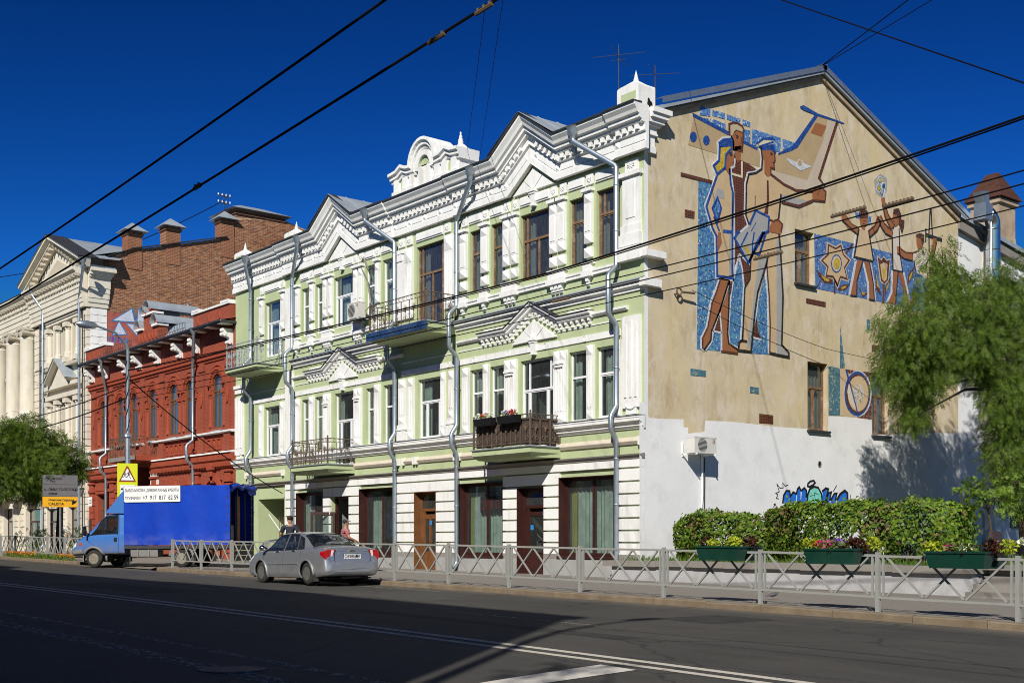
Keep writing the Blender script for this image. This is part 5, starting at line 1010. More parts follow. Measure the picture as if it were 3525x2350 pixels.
def tiles(name, c1, c2, size=.1, mortar=(.3,.22,.13), rough=.4):
    m, nt, b = nt_new(name); g = nt.nodes.new('ShaderNodeNewGeometry'); s = nt.nodes.new('ShaderNodeSeparateXYZ'); nt.links.new(g.outputs['Position'], s.inputs[0]); cb = nt.nodes.new('ShaderNodeCombineXYZ'); nt.links.new(s.outputs[1], cb.inputs[0]); nt.links.new(s.outputs[2], cb.inputs[1])
    br = nt.nodes.new('ShaderNodeTexBrick'); br.offset = 0; br.inputs['Scale'].default_value = 1; br.inputs['Brick Width'].default_value = size; br.inputs['Row Height'].default_value = size; br.inputs['Mortar Size'].default_value = size*.06
    br.inputs['Color1'].default_value = (*c1,1); br.inputs['Color2'].default_value = (*c2,1); br.inputs['Mortar'].default_value = (*mortar,1); nt.links.new(cb.outputs[0], br.inputs['Vector'])
    nt.links.new(br.outputs[0], b.inputs['Base Color']); b.inputs['Roughness'].default_value = rough
mosaic('m_blue', [(0,(.055,.16,.42)),(.35,(.09,.22,.5)),(.6,(.13,.28,.55)),(.82,(.02,.05,.16)),(.9,(.55,.55,.5))], 17, (.12,.2,.36))
mosaic('m_blue2', [(0,(.05,.17,.36)),(.25,(.09,.25,.42)),(.5,(.05,.12,.34)),(.7,(.13,.3,.44)),(.84,(.10,.17,.15)),(.9,(.02,.04,.12)),(.95,(.6,.56,.46))], 15, (.1,.2,.3))
mosaic('m_blue3', [(0,(.07,.15,.36)),(.4,(.10,.2,.42)),(.7,(.08,.17,.40)),(.86,(.02,.04,.12)),(.94,(.55,.5,.5))], 15, (.1,.18,.34))
mosaic('m_navy', [(0,(.012,.045,.22)),(.5,(.018,.07,.3)),(.85,(.03,.1,.34))], 13, (.06,.09,.2))
mosaic('m_teal', [(0,(.07,.17,.21)),(.4,(.1,.22,.26)),(.7,(.06,.14,.2)),(.88,(.35,.35,.27))], 16, (.08,.15,.18))
mosaic('m_speck', [(0,(.09,.02,.012)),(.5,(.12,.03,.015)),(.8,(.3,.2,.1))], 18, (.2,.1,.05))
mosaic('m_pebble', [(0,(.6,.57,.5)),(.6,(.5,.48,.42)),(.85,(.4,.24,.06))], 14, (.25,.2,.15))
mosaic('m_white', [(0,(.62,.64,.66)),(.6,(.54,.57,.61))], 10, (.32,.34,.36)); mosaic('m_black', [(0,(.012,.011,.01)),(.8,(.03,.025,.02))], 10, (.12,.1,.07)); mosaic('m_hair', [(0,(.05,.016,.008)),(.7,(.1,.03,.012))], 12, (.26,.14,.07))
mosaic('m_yellow', [(0,(.52,.37,.03)),(.5,(.6,.44,.05)),(.85,(.42,.32,.06))], 8, (.2,.14,.04))
tiles('m_brown', (.075,.017,.008), (.105,.028,.012), .1, (.19,.11,.06))
for nm, col in (('m_tan',(.42,.31,.175)),('m_pale',(.50,.42,.33)),('m_skin',(.30,.115,.048)),('m_sand',(.46,.38,.25)),('m_rough',(.53,.385,.225)),('m_cream',(.6,.53,.38)),('m_cream2',(.56,.42,.26)),('m_white2',(.60,.52,.44)),('m_grey',(.33,.33,.32))): mat(nm, col, .92, .08, 1.5, .35 if nm in ('m_rough','m_tan') else .1, 22)
for nm, col in (('g_blue',(.02,.16,.62)),('g_mint',(.2,.62,.52)),('g_black',(.012,.012,.016)),('g_olive',(.26,.33,.04))): mat(nm, col, .55, .25, 5, 0)
GW = [(37.0,38.15,11.3,13.34,.3),(37.77,39.02,5.82,8.43,.32),(41.93,43.1,5.85,8.4,.32)]
w0 = wall_holes(YW, YB, -.3, 15.5, GW, .3); GABLE.go(w0)
w0.add([(XR,YW,15.5),(XR,YB,15.5),(XR,YB,15.62),(XR,YR,19.5),(XR,YW,16.05)], [(0,1,2,3,4)])
gable = w0.build('gable_wall', MT['gable_plaster'], GB, label='beige rendered gable wall with mosaic figures')
MB().box(XR-.4, XR-.3, YW+2.7, YB-.3, -.2, 15).build('inner_lining', MT['room'], GB) if False else None
for i, (a, b_, c_, d, _) in enumerate(GW):
    w = window(GB, GABLE, a, b_, c_, d, 'old_wood', dict(t=.64, v=[.48], sash=1), .2, 'glass_dusty', .08, [(.5,1,'sheer',.02)] if i == 0 else [(.05,.95,'curtain',.02)])
    GABLE.go(MB().box(a-.05, b_+.06, -.12, .28, c_-.07, c_+.01)).build('sill', MT['dark_metal'], w)
    MB().box(XR-1.1, XR-1.0, a-.5, b_+.5, c_-.5, d+.5).build('interior', MT['room'], w)
base = None
for (nm, mt, lay, kind, P) in MURAL:
    t = .004 if lay < 0 else .009+lay*.005
    if kind == 'p': B = MB().prism(P, XR+.001, XR+t, 'x')
    else:
        hw = kind/2; n = len(P); closed = P[0] == P[-1]; Lp, Rp = [], []
        for i in range(n):
            def nr(a, c_):
                dx, dz = c_[0]-a[0], c_[1]-a[1]; L = math.hypot(dx, dz) or 1e-6; return (-dz/L, dx/L)
            if i == 0 and not closed: q = nr(P[0], P[1]); k = 1
            elif i == n-1 and not closed: q = nr(P[-2], P[-1]); k = 1
            else:
                a_ = nr(P[i-1] if i else P[-2], P[i]); c2 = nr(P[i], P[i+1] if i < n-1 else P[1]); q = (a_[0]+c2[0], a_[1]+c2[1]); L = math.hypot(*q) or 1e-6; q = (q[0]/L, q[1]/L); k = min(2.2, 1/max(.3, q[0]*a_[0]+q[1]*a_[1]))
            Lp.append((P[i][0]+q[0]*hw*k, P[i][1]+q[1]*hw*k)); Rp.append((P[i][0]-q[0]*hw*k, P[i][1]-q[1]*hw*k))
        B = MB()
        for i in range(n-1): B.prism([Lp[i], Lp[i+1], Rp[i+1], Rp[i]], XR+.001, XR+t, 'x')
    if base is None: base = B.build('mosaic_mural', MT[mt], GB, label='mosaic of aviators, children and an aeroplane'); continue
    par = GB if (lay < 0 or nm.startswith('graffiti')) else base
    B.build(nm, MT[mt], par)
GABLE.go(MB().box(29.0, 29.17, -.006, -.001, 5.6, 14.6)).build('corner_strip', MT['white_gable'], GB)
B = MB()
for i in range(26):
    a = 29.2+i*.73; h = .9+.35*math.sin(i*1.7)+.2*math.sin(i*3.1)
# ---------------------------------------------------------------- lower white annex behind the tree
AN = thing('white_annex', 'white plastered wing with a steep chimney behind the tree', 'building', (-31, 54, .5))
MB().prism([(YB+.02,-.3),(66,-.3),(66,13.1),(YB+.02,15.72)], XR-.35, XR-.12, 'x').build('wall', MT['white_gable'], AN)
MB().box(XR-.119, XR-.02, 50.5, 51.35, -.3, 15.0).build('pilaster', MT['beige_trim'], AN)
B = MB(); B.add([(XR+.2,YB-.1,15.83),(XR+.2,66,13.2),(XR-8,66,15.5),(XR-8,YB-.1,18.1),(XR+.2,YB-.1,15.62),(XR+.2,66,13.0)], [(0,1,2,3),(0,4,5,1)]); B.build('roof', MT['zinc_roof'], AN)
MB().prism([(YB-.05,15.5),(66,12.9),(66,12.55),(YB-.05,15.15)], XR-.12, XR+.1, 'x').build('cornice', MT['concrete'], AN)
cx, cy = -31.3, 55.9
B = MB().box(cx-.75, cx+.75, cy-.75, cy+.75, 15.5, 18.2).hexa([(cx-.95,cy-.95,14.5),(cx+.95,cy-.95,14.5),(cx+.95,cy+.95,14.5),(cx-.95,cy+.95,14.5)],[(cx-.76,cy-.76,16.4),(cx+.76,cy-.76,16.4),(cx+.76,cy+.76,16.4),(cx-.76,cy+.76,16.4)]); B.box(cx-.87, cx+.87, cy-.87, cy+.87, 17.95, 18.15)
ch = B.build('chimney', MT['old_render'], AN)
MB().hexa([(cx-1.0,cy-1.0,18.21),(cx+1.0,cy-1.0,18.21),(cx+1.0,cy+1.0,18.21),(cx-1.0,cy+1.0,18.21)], [(cx-.3,cy-.12,19.6),(cx+.3,cy-.12,19.6),(cx+.3,cy+.12,19.6),(cx-.3,cy+.12,19.6)]).build('chimney_cap', MT['rust_roof'], ch)
mat('bright_duct', (.62,.66,.7), .25, .1, 3, .03, 20, metal=1.0)
def gp(u, v, X):                                   # unused helper kept local
    return None
DX = XR+.55
path = [(DX,50.2,9.5),(DX,50.2,15.45)]+[(DX, 50.2-.5*(1-math.cos(a)), 15.45+.5*math.sin(a)) for a in [math.pi*i/10 for i in range(1,6)]]
B = MB().tube(path, .31, 16); 
for k in range(7): B.lathe((DX,50.2,9.9+k*.9), [(.31,-.03),(.33,0),(.31,.03)], 16)
du = B.build('vent_duct', MT['bright_duct'], AN, True)
B = MB(); yy, zz = path[-1][1], path[-1][2]
B.box(DX-.28, DX+.28, yy-.6, yy-.02, zz-.35, zz+.35).hexa([(DX-.22,yy-.55,zz+.35),(DX+.22,yy-.55,zz+.35),(DX+.22,yy-.15,zz+.35),(DX-.22,yy-.15,zz+.35)], [(DX-.22,yy-.8,zz+.8),(DX+.22,yy-.8,zz+.8),(DX+.22,yy-.25,zz+.9),(DX-.22,yy-.25,zz+.9)])
B.build('fan_box', MT['zinc'], du)
MB().tube([(DX+.2,yy-.1,zz+.3),(DX+.2,yy+.0,zz-.7),(DX+.1,yy+.05,9.5)], .04, 8).build('cable_pipe', MT['pvc'], AN, True)
for k, (u0, zz) in enumerate(((52.9,2.2),(55.4,2.2))):
    GABLE.go(MB().box(u0, u0+1.7, .06, .119, zz, zz+2.3)).build('window_grille_frame', mat('green_grille', (.05,.13,.10), .7) if k == 0 else MT['green_grille'], AN)
# ---------------------------------------------------------------- red brick house
def brick_paint(name, c1, c2, mort, bw=.26, rh=.075, ms=.008, strength=.6, wash=None, ax=0):
    m, nt, b = nt_new(name); g = nt.nodes.new('ShaderNodeNewGeometry'); s = nt.nodes.new('ShaderNodeSeparateXYZ'); nt.links.new(g.outputs['Position'], s.inputs[0]); cb = nt.nodes.new('ShaderNodeCombineXYZ'); nt.links.new(s.outputs[ax], cb.inputs[0]); nt.links.new(s.outputs[2], cb.inputs[1])
    br = nt.nodes.new('ShaderNodeTexBrick'); br.inputs['Scale'].default_value = 1; br.inputs['Brick Width'].default_value = bw; br.inputs['Row Height'].default_value = rh; br.inputs['Mortar Size'].default_value = ms; br.inputs['Mortar Smooth'].default_value = .3
    br.inputs['Color1'].default_value = (*c1,1); br.inputs['Color2'].default_value = (*c2,1); br.inputs['Mortar'].default_value = (*mort,1); nt.links.new(cb.outputs[0], br.inputs['Vector'])
    p = pos(nt); c = mixc(nt, maprange(nt, noise(nt, p, .8, 5), .35, .7, 0, .5), br.outputs[0], tuple(x*.72 for x in c1))
    c = mixc(nt, maprange(nt, noise(nt, p, 5, 4), .6, .8, 0, .35), c, wash or tuple(min(1, x*1.5) for x in c2))
    nt.links.new(c, b.inputs['Base Color']); b.inputs['Roughness'].default_value = .85
    inv = nt.nodes.new('ShaderNodeMath'); inv.operation = 'SUBTRACT'; inv.inputs[0].default_value = 1; nt.links.new(br.outputs['Fac'], inv.inputs[1]); bump(nt, b, inv.outputs[0], strength, .01)
brick_paint('red_brick_paint', (.31,.064,.031), (.35,.08,.037), (.22,.045,.025))
mat('red_plain', (.33,.068,.033), .8, .12, 2.5, .15, 30, dirt=(.22,.05,.03), dirt_amt=.5, dscale=2)
RX0, RX1 = -80.0, -58.78
RB = thing('red_brick_house', 'two-storey red painted brick house with arched windows and white brackets', 'building', (-69.4, 29, .6))
RW = [(-78.1,-77.1),(-75.2,-74.1),(-72.95,-71.9),(-70.15,-69.1),(-67.2,-66.05),(-64.95,-63.9),(-61.5,-60.35)]
ARC = lambda cx, z, r, rz, n=14: [(cx+r*math.cos(a), z+rz*math.sin(a)) for a in [math.pi*i/n for i in range(n+1)]]
gdoor = (-62.3,-60.4,.5,4.9); gpas = (-72.6,-69.7,.4,6.15); gw = [(-78.4,-76.9,1.6,4.6),(-75.2,-73.7,1.6,4.6),(-67.6,-66.2,1.6,4.5),(-65.6,-64.4,1.6,4.5)]
holes = [(a,b,7.72,10.63,.3) for a,b in RW]+[(*q,.3) for q in gw]+[(*gdoor,.4),(*gpas,1.4)]
wall_r = FRONT.go(wall_holes(RX0, RX1, -.2, 13.3, holes, .3)).build('wall', MT['red_brick_paint'], RB)
MB().box(RX0, RX1, YW+1.6, YW+1.7, -.2, 13).build('inner_wall', MT['room'], RB)
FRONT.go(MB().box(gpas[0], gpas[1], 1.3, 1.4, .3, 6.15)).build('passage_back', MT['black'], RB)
mat('window_brown', (.16,.085,.04), .6, .2, 4); mat('blind', (.52,.48,.33), .9, .1, 2); mat('green_blind', (.05,.22,.12), .8, .1, 2)
for i, (a, b_) in enumerate(RW):
    cx, r = (a+b_)/2, (b_-a)/2; zs_ = 10.63-r
    for sg in (-1, 1):
        P = [(cx+sg*r, 10.64)]+[(cx+sg*r*math.cos(t), zs_+r*math.sin(t)) for t in [math.pi/2*k/7 for k in range(8)]]
        FRONT.go(MB().prism(P, 0.0, .3, 'y')).build('spandrel', MT['red_brick_paint'], RB)
    w = window(RB, FRONT, a, b_, 7.72, 10.63, 'window_brown', dict(t=.69, v=[.5]), .06, 'glass', .07, [(0,1,'green_blind' if i in (1,2) else 'blind',0)])
    FRONT.go(MB().sweep(ARC(cx, zs_, r-.06, r-.06)[::-1], [(0,0),(.0,.09),(-.07,.09),(-.07,0)], .055)).build('arch_frame', MT['window_brown'], w)
    for rr, wd, p_ in ((r+.02,.1,.04),(r+.24,.14,.1),(r+.46,.1,.06)):
        FRONT.go(MB().sweep([(cx-rr, zs_-.25)]+ARC(cx, zs_, rr, rr)[::-1]+[(cx+rr, zs_-.25)], [(0,0),(p_,0),(p_,wd),(0,wd)], 0)).build('archivolt', MT['red_plain'], RB)
    T_ = MB()
    for k in range(13):
        t = math.pi*(k+.5)/13; q = (cx+(r+.15)*math.cos(t), zs_+(r+.15)*math.sin(t)); T_.box(q[0]-.035, q[0]+.035, -.11, -.001, q[1]-.035, q[1]+.035)
    FRONT.go(T_).build('tooth_ring', MT['red_plain'], RB, kind='stuff')
    for sg in (-1, 1):
        xx = cx+sg*(r+.26); B = MB().lathe((xx,.03,7.8), [(.14,0),(.14,.12),(.1,.2),(.09,1.55),(.13,1.62),(.13,1.7),(.1,1.75)], 10); B.box(xx-.17, xx+.17, -.13, -.001, 9.55, 9.72); B.box(xx-.14, xx+.14, -.1, -.001, 9.72, 10.0); B.box(xx-.19, xx+.19, -.15, -.001, 10.0, 10.12)
        FRONT.go(B).build('colonnette', MT['red_plain'], RB)
    B = MB(); B.add([(a-.05,-.2,7.5),(b_+.05,-.2,7.5),(b_+.05,.2,7.74),(a-.05,.2,7.74)], [(0,1,2,3)]); FRONT.go(B).build('sill_flashing', MT['zinc_roof'], w)
mids = [-79.1,-76.15,-73.55,-71.05,-68.15,-62.75,-59.55]
for xx in mids:
    w_ = .3
    FRONT.go(MB().box(xx-w_, xx+w_, -.1, -.001, 7.5, 11.4).box(xx-w_-.05, xx+w_+.05, -.16, -.001, 10.9, 11.1)).build('pilaster', MT['red_brick_paint'], RB)
    B = MB().prism([(xx+.15*math.cos(t), 9.35+.35*math.sin(t)) for t in [2*math.pi*k/14 for k in range(14)]], -.16, -.1, 'y'); B.tube([(xx+.17*math.cos(t), -.13, 9.35+.4*math.sin(t)) for t in [2*math.pi*k/14 for k in range(14)]], .035, 6, closed=True)
    FRONT.go(B).build('medallion', MT['red_plain'], RB)
    for zz in (6.6,):
        FRONT.go(MB().box(xx-.35, xx+.35, -.14, -.001, 6.45, 7.4)).build('pedestal', MT['red_brick_paint'], RB)
WHT = MT['white_paint']
for l, r in ((RX0+.02,-75.95),(-72.2,-70.8),(-69.4,RX1)):
    x = l; R = random.Random(5)
    MB().sweep([(l,7.38),(r,7.38)], [(0,0),(.22,0),(.26,.04),(.26,.12),(0,.14)], YW).build('white_sill', WHT, RB)
for l, r in ((RX0+.02,-72.7),(-69.6,RX1+.03)):
    MB().sweep([(l,6.0),(r,6.0)], [(0,-.5),(.08,-.5),(.12,-.35),(.2,-.3),(.2,-.15),(.3,-.05),(.3,.24),(.36,.27),(0,.29)], YW).build('belt_course', MT['red_plain'], RB)
    MB().sweep([(l,6.292),(r,6.292)], [(0,0),(.38,0),(.36,.08),(0,.13)], YW).build('white_ledge', WHT, RB)
    x = l+.1; T_ = MB()
    while x < r-.1: T_.box(x, x+.1, YW-.27, YW-.19, 5.6, 5.76); x += .2
    T_.build('saw_teeth', MT['red_plain'], RB, kind='stuff')
x = RX0+.5
while x < RX1-.6:
    if not any(abs(x+.25-m_) < .5 for m_ in mids) and not (-76.2 < x < -68.6):
        B = MB()
        for q in ((x,x+.5,6.55,6.62),(x,x+.5,7.1,7.17),(x,x+.07,6.62,7.1),(x+.43,x+.5,6.62,7.1)): B.box(q[0], q[1], -.07, -.001, q[2], q[3])
        B.stud(x+.12, x+.38, 6.7, 7.02, 0, .01, .06); FRONT.go(B).build('square_panel', MT['red_plain'], RB)
    x += .62
MB().sweep([(RX0,11.35),(RX1+.1,11.35)], [(0,0),(.06,0),(.1,.12),(.18,.16),(.18,.3),(.26,.36),(.26,.5),(0,.55)], YW).build('frieze_moulding', MT['red_plain'], RB)
br_prof = [(0,0),(.12,.02),(.2,.12),(.18,.26),(.26,.36),(.42,.4),(.5,.5),(.5,.62),(.6,.66),(.6,.8),(0,.8)]
bme = MB(); bme.prism([(-p_, z) for p_, z in br_prof], -.17, .17, 'x')
for zz, pp in ((.1,.2),(.5,.5)): bme.lathe((0,-pp,zz), [(0,-.19),(.11,-.19),(.11,.19),(0,.19)], 10, 'x')
bme = bme.mesh('bracket'); bme.materials.append(WHT)
for xb in (-79.3,-76.8,-73.6,-71.4,-68.6,-65.5,-63.3,-59.2):
    o = inst('bracket', bme, (xb, YW, 12.0), RB)
    MB().box(xb-.85, xb+.75, YW-.68, YW-.002, 12.81, 12.93).box(xb-.8, xb+.7, YW-.6, YW-.003, 12.93, 13.0).build('bracket_slab', WHT, o)
B = MB().box(RX0-.1, RX1+.15, YW-.85, YW, 13.05, 13.16); B.build('eave', MT['dark_metal'], RB)
for k in range(14):
    xx = RX0+.6+k*1.55; FRONT.go(MB().hexa([(xx,-.8,13.0),(xx+.5,-.8,13.0),(xx+.4,-.1,13.0),(xx-.1,-.1,13.0)], [(xx,-.8,13.05),(xx+.5,-.8,13.05),(xx+.4,-.1,13.05),(xx-.1,-.1,13.05)])).build('soffit_block', WHT, RB)
B = MB(); B.add([(RX0,YW-.86,13.165),(RX1+.1,YW-.86,13.165),(RX1+.1,YW+7,15.2),(RX0,YW+7,15.2),(RX0,YW+14,13.2),(RX1+.1,YW+14,13.2),(RX0,YW-.86,13.1),(RX1+.1,YW-.86,13.1)], [(0,1,2,3),(3,2,5,4),(6,7,1,0)]); rr = B.build('roof', MT['zinc_roof'], RB)
MB().box(RX0, RX1, YW-.9, YW-.84, 13.1, 13.2).build('gutter', MT['dark_metal'], rr)
for l, r in ((RX0+.05,-76.4),(-63.3,RX1-.05)):
    pr = MB().box(l, r, YW-.3, YW+.15, 13.2, 14.1).build('parapet', MT['red_brick_paint'], RB)
    MB().box(l-.08, r+.04, YW-.4, YW+.2, 14.1, 14.2).box(l, l+.9, YW-.42, YW+.2, 14.2, 14.32).box(r-.9, r, YW-.42, YW+.2, 14.2, 14.32).build('coping', WHT, pr)
    for k in range(3):
        xx = l+.5+k*(r-l-1.4)/2.3; MB().stud(xx, xx+.3, 13.45, 13.85, YW-.3, .03, .05).build('stud', MT['red_plain'], pr)
# central raised attic with rolled sheet-metal hoods
at2 = MB().box(-71.1,-67.9,YW-.35,YW+.2,13.2,14.2).box(-70.3,-68.6,YW-.3,YW+.2,14.2,15.0).box(-70.0,-69.0,YW-.25,YW+.2,15.0,15.3).build('attic', MT['red_brick_paint'], RB)
MB().box(-71.2,-70.2,YW-.5,YW+.2,14.2,14.33).box(-68.7,-67.8,YW-.5,YW+.2,14.2,14.33).box(-70.4,-68.5,YW-.45,YW+.2,15.0,15.12).build('coping', WHT, at2)
for xx in (-70.9,-70.5,-70.0,-69.4,-68.9,-68.4): MB().stud(xx, xx+.28, 13.5, 14.0, YW-.35, .04, .06).build('stud', MT['red_plain'], at2)
for (xc, zc, rr_, y1) in ((-70.7,14.35,.42,31.0),(-68.2,14.35,.45,31.5),(-69.9,15.15,.36,31.0),(-69.3,15.3,.45,32.0)):
    pth = [(xc+rr_*math.cos(t), zc+rr_*1.1*math.sin(t)) for t in [math.pi*(1-k/10) for k in range(11)]]
    MB().sweep(pth, [(.25,0),(.25,.03),(-(y1-YW),.03),(-(y1-YW),0)], YW-.35).build('metal_hood', MT['zinc_roof'], at2)
    MB().prism(pth, YW-.3, YW-.2, 'y').build('hood_infill', MT['red_plain'], at2)
MB().hexa([(-68.0,YW-.2,13.3),(-64.6,YW-.2,13.3),(-64.6,YW+5,14.6),(-68.0,YW+5,14.6)], [(-68.0,YW+.6,14.3),(-66.6,YW+.6,14.2),(-65.2,YW+5,14.9),(-68,YW+5,15.4)]).build('hatch_roof', MT['zinc_roof'], rr)
for l, r in ((-67.6,-63.7),(-76.0,-71.4)):
    B = MB()
    for zz in (13.25,13.45,13.75): B.tube([(l,YW-.6,zz),(r,YW-.6,zz)], .014, 5)
    n = int((r-l)/.35)
    for k in range(n+1): xx = l+(r-l)*k/n; B.tube([(xx,YW-.6,13.16),(xx,YW-.6,13.75)], .01, 5); (k < n) and B.tube([(xx,YW-.6,13.25),(xx+(r-l)/n,YW-.6,13.72)], .008, 4)
    B.build('roof_rail', MT['dark_metal'], RB, kind='stuff')
# balcony of the red house
bs = MB().box(-73.0,-69.0,YW-1.35,YW-.002,6.35,6.62).build('balcony', MT['red_plain'], RB, label='narrow balcony with thin scrolled railing on the red house')
MB().box(-73.05,-68.95,YW-1.4,YW-1.36,6.38,6.63).build('slab_edge', MT['concrete'], bs)
railing(bs, [(-72.95,YW-.02),(-72.95,YW-1.33),(-69.05,YW-1.33),(-69.05,YW-.02)], 6.62, 1.15, 'iron_rust')
FRONT.go(MB().prism([(-69.72,4.9),(-68.75,4.9),(-68.75,6.2),(-69.1,6.25),(-69.4,6.05),(-69.72,5.5)], -.12, -.001, 'y')).build('white_pier', WHT, RB)
# ground floor
for xx in (-79.5,-75.9,-72.95,-69.2,-63.4,-59.5):
    for k in range(10): FRONT.go(MB().box(xx-.4, xx+.4, -.12, -.001, .55+k*.42, .93+k*.42)).build('rustic_block', MT['red_plain'], RB)
    FRONT.go(MB().box(xx-.48, xx+.48, -.2, -.001, 4.76, 4.95).box(xx-.35, xx+.35, -.14, -.001, 4.95, 5.3).box(xx-.5, xx+.5, -.22, -.001, 5.3, 5.42)).build('capital', MT['red_plain'], RB)
for q in gw:
    w = window(RB, FRONT, *q, 'window_brown', dict(t=.7, v=[.5]), .2, 'glass', .08, [(0,1,'blind',.3)])
    FRONT.go(MB().box(q[0]-.2, q[1]+.2, -.16, -.001, q[3]+.05, q[3]+.25).prism([(q[0]-.25,q[3]+.25),(q[1]+.25,q[3]+.25),(q[1],q[3]+.55),(q[0],q[3]+.55)], -.2, -.001, 'y').box(q[0]-.2, q[0], -.08, -.001, q[2], q[3]+.05).box(q[1], q[1]+.2, -.08, -.001, q[2], q[3]+.05)).build('surround', MT['red_plain'], RB)
cx = -61.35
FRONT.go(MB().sweep([(cx-1.05,3.2)]+ARC(cx,3.7,1.05,1.2)[::-1]+[(cx+1.05,3.2)], [(0,0),(.16,0),(.16,.25),(0,.25)], 0)).build('door_arch', MT['red_plain'], RB)
FRONT.go(MB().box(cx-.35, cx+.35, -.3, -.001, 5.45, 5.55).prism([(cx-.35,5.55),(cx+.35,5.55),(cx+.15,5.8),(cx-.15,5.8)], -.3, -.001, 'y').box(cx-.22, cx+.22, -.22, -.001, 5.1, 5.45).box(cx-.13, cx+.13, -.16, -.001, 4.75, 5.1)).build('keystone', MT['red_plain'], RB)
FRONT.go(MB().box(gdoor[0], gdoor[1], .3, .4, gdoor[2], gdoor[3])).build('door', MT['brown_frame'], RB)
FRONT.go(MB().box(-80.0,-79.35,-.14,-.121,5.0,5.0)).build('skip', MT['black'], RB) if False else None
sg = FRONT.go(MB().box(-79.95,-79.3,-.15,-.125,3.9,4.5)).build('number_plate', MT['pvc'], RB)
o = inst('lettering', text_mesh('123', .38, .002, .004), (-79.9, YW-.152, 4.07), sg, (math.pi/2,0,0)); o.data.materials.append(MT['black'])
FRONT.go(MB().box(-79.9,-79.4,-.15,-.121,2.2,3.0)).build('plaque', MT['brown_frame'], RB)
downpipe(-76.0,-76.6,.7,13.2,True,RB,11.2,YW,((7.2,6.9,6.1,5.8,.6),)); downpipe(-62.3,-63.55,.7,13.2,True,RB,11.2,YW,((7.2,6.9,6.1,5.8,.6),))
# ---------------------------------------------------------------- cream palace with columns and a bare brick side wall
mat('cream', (.70,.65,.54), .8, .06, 1.0, .1, 30, dirt=(.4,.34,.25), dirt_amt=.45, streak=True)
mat('cream_dark', (.5,.45,.36), .8, .08, 2)
CB = thing('cream_palace', 'cream classical house with round columns, pediment and a bare brick side wall', 'building', (-90, 29, .8))
CX0, CX1, PX0 = -112.0, -80.0, -90.6            # wing, corner, left edge of the pavilion
BX = -79.9
pw_u = [(-87.2,-86.1),(-85.5,-84.3),(-83.4,-82.2)]; 
HU = [(a,b_,14.1,16.75,.35) for a,b_ in ((-87.0,-86.0),(-85.55,-84.35),(-83.35,-82.2))]
HL = [(a,b_,8.6,11.6,.35) for a,b_ in ((-87.0,-86.0),(-85.55,-84.35),(-83.35,-82.2))]
HG = [(-98.7,-96.5,.6,4.1,.4),(-93.3,-90.0,.6,4.0,.5),(-84.3,-82.3,.6,4.0,.4),(-88.6,-86.0,.6,3.9,.5)]
WU = [(x-.55,x+.55,14.2,16.4,.35) for x in (-92.6,-96.1,-99.6,-103.1)]; WL = [(x-.55,x+.55,8.3,11.6,.35) for x in (-92.6,-96.1,-99.6,-103.1)]
FRONT.go(wall_holes(CX0, CX1, -.2, 19.6, HU+HL+HG+WU+WL, .35)).build('wall', MT['cream'], CB)
MB().box(CX0, CX1-.3, YW+1.9, YW+2, -.2, 19).build('inner_wall', MT['room'], CB)
for h in HU+HL+WU+WL: window(CB, FRONT, *h[:4], 'brown_frame', dict(t=.66, v=[.5]), .28, 'glass', .08, [(0,1,'sheer',.02)] if h in HU else None)
for h in HG: window(CB, FRONT, *h[:4], 'brown_frame', dict(t=.72, v=[.5]), .3, 'glass', .1, None, 'shop_window')
def band(l, r, z, prof, nm='cornice', yw=YW): return MB().sweep([(l,z),(r,z)], prof, yw).build(nm, MT['cream'], CB)
ENT = [(0,0),(.25,0),(.25,.28),(.3,.3),(.3,.55),(.34,.58),(.34,.9),(.4,.93),(.4,1.25),(.45,1.28),(.45,1.9),(.55,1.95),(.55,2.05),(.75,2.12),(.75,2.22),(.95,2.35),(.95,2.5),(0,2.55)]
band(CX0, PX0, 17.1, ENT, 'entablature'); band(PX0, CX1+.12, 17.1, ENT, 'entablature', YW-.25)
# dentils and modillions
dm = MB().box(-.1,.1,-.14,0,-.1,.1).mesh('dentil'); dm.materials.append(MT['cream']); mm = MB().prism([(0,-.1),(-.3,-.1),(-.34,0),(-.34,.1),(0,.1)], -.09, .09, 'x').mesh('modillion'); mm.materials.append(MT['cream_dark'])
x = -104.0
while x < CX1:
    yo = YW-(.25 if x > PX0 else 0)
    inst('dentil', dm, (x, yo-.45, 18.8), CB)
    if int((x+104)/.32) % 2 == 0: inst('modillion', mm, (x+.08, yo-.5, 19.13), CB)
    x += .32
# pediment over the pavilion
pc = (PX0+CX1)/2; PB = 19.62
pd = MB().prism([(PX0+.2,PB),(CX1+.1,PB),(pc,PB+2.4)], YW-.3, YW+.3, 'y').build('tympanum', MT['cream'], CB)
MB().sweep([(PX0-.7,PB+.0),(pc,PB+2.45),(CX1+.75,PB+.0)], [(0,0),(.25,0),(.3,.1),(.55,.16),(.55,.28),(.85,.4),(.85,.55),(0,.6)], YW-.28).build('raking_cornice', MT['cream'], pd)
MB().sweep([(PX0-.75,PB+.0),(pc,PB+2.5),(CX1+.8,PB+.0)], [(-.5,.602),(.92,.602),(.92,.63),(-.5,.63)], YW-.28).build('flashing', MT['dark_metal'], pd)
for sg_ in (-1, 1):
    for k in range(9):
        t = (k+.7)/9.5; inst('modillion', mm, (pc+sg_*(CX1-pc)*(1-t), YW-.5, PB+2.4*t+.05), pd, (0, sg_*math.atan2(2.45, (CX1-PX0)/2), 0))
MB().prism([(PX0+2.3,PB+.35),(CX1-2.3,PB+.35),(pc,PB+1.5)], YW-.36, YW-.29, 'y').build('tympanum_panel', MT['cream_dark'], pd)
B = MB(); pk = PB+3.1
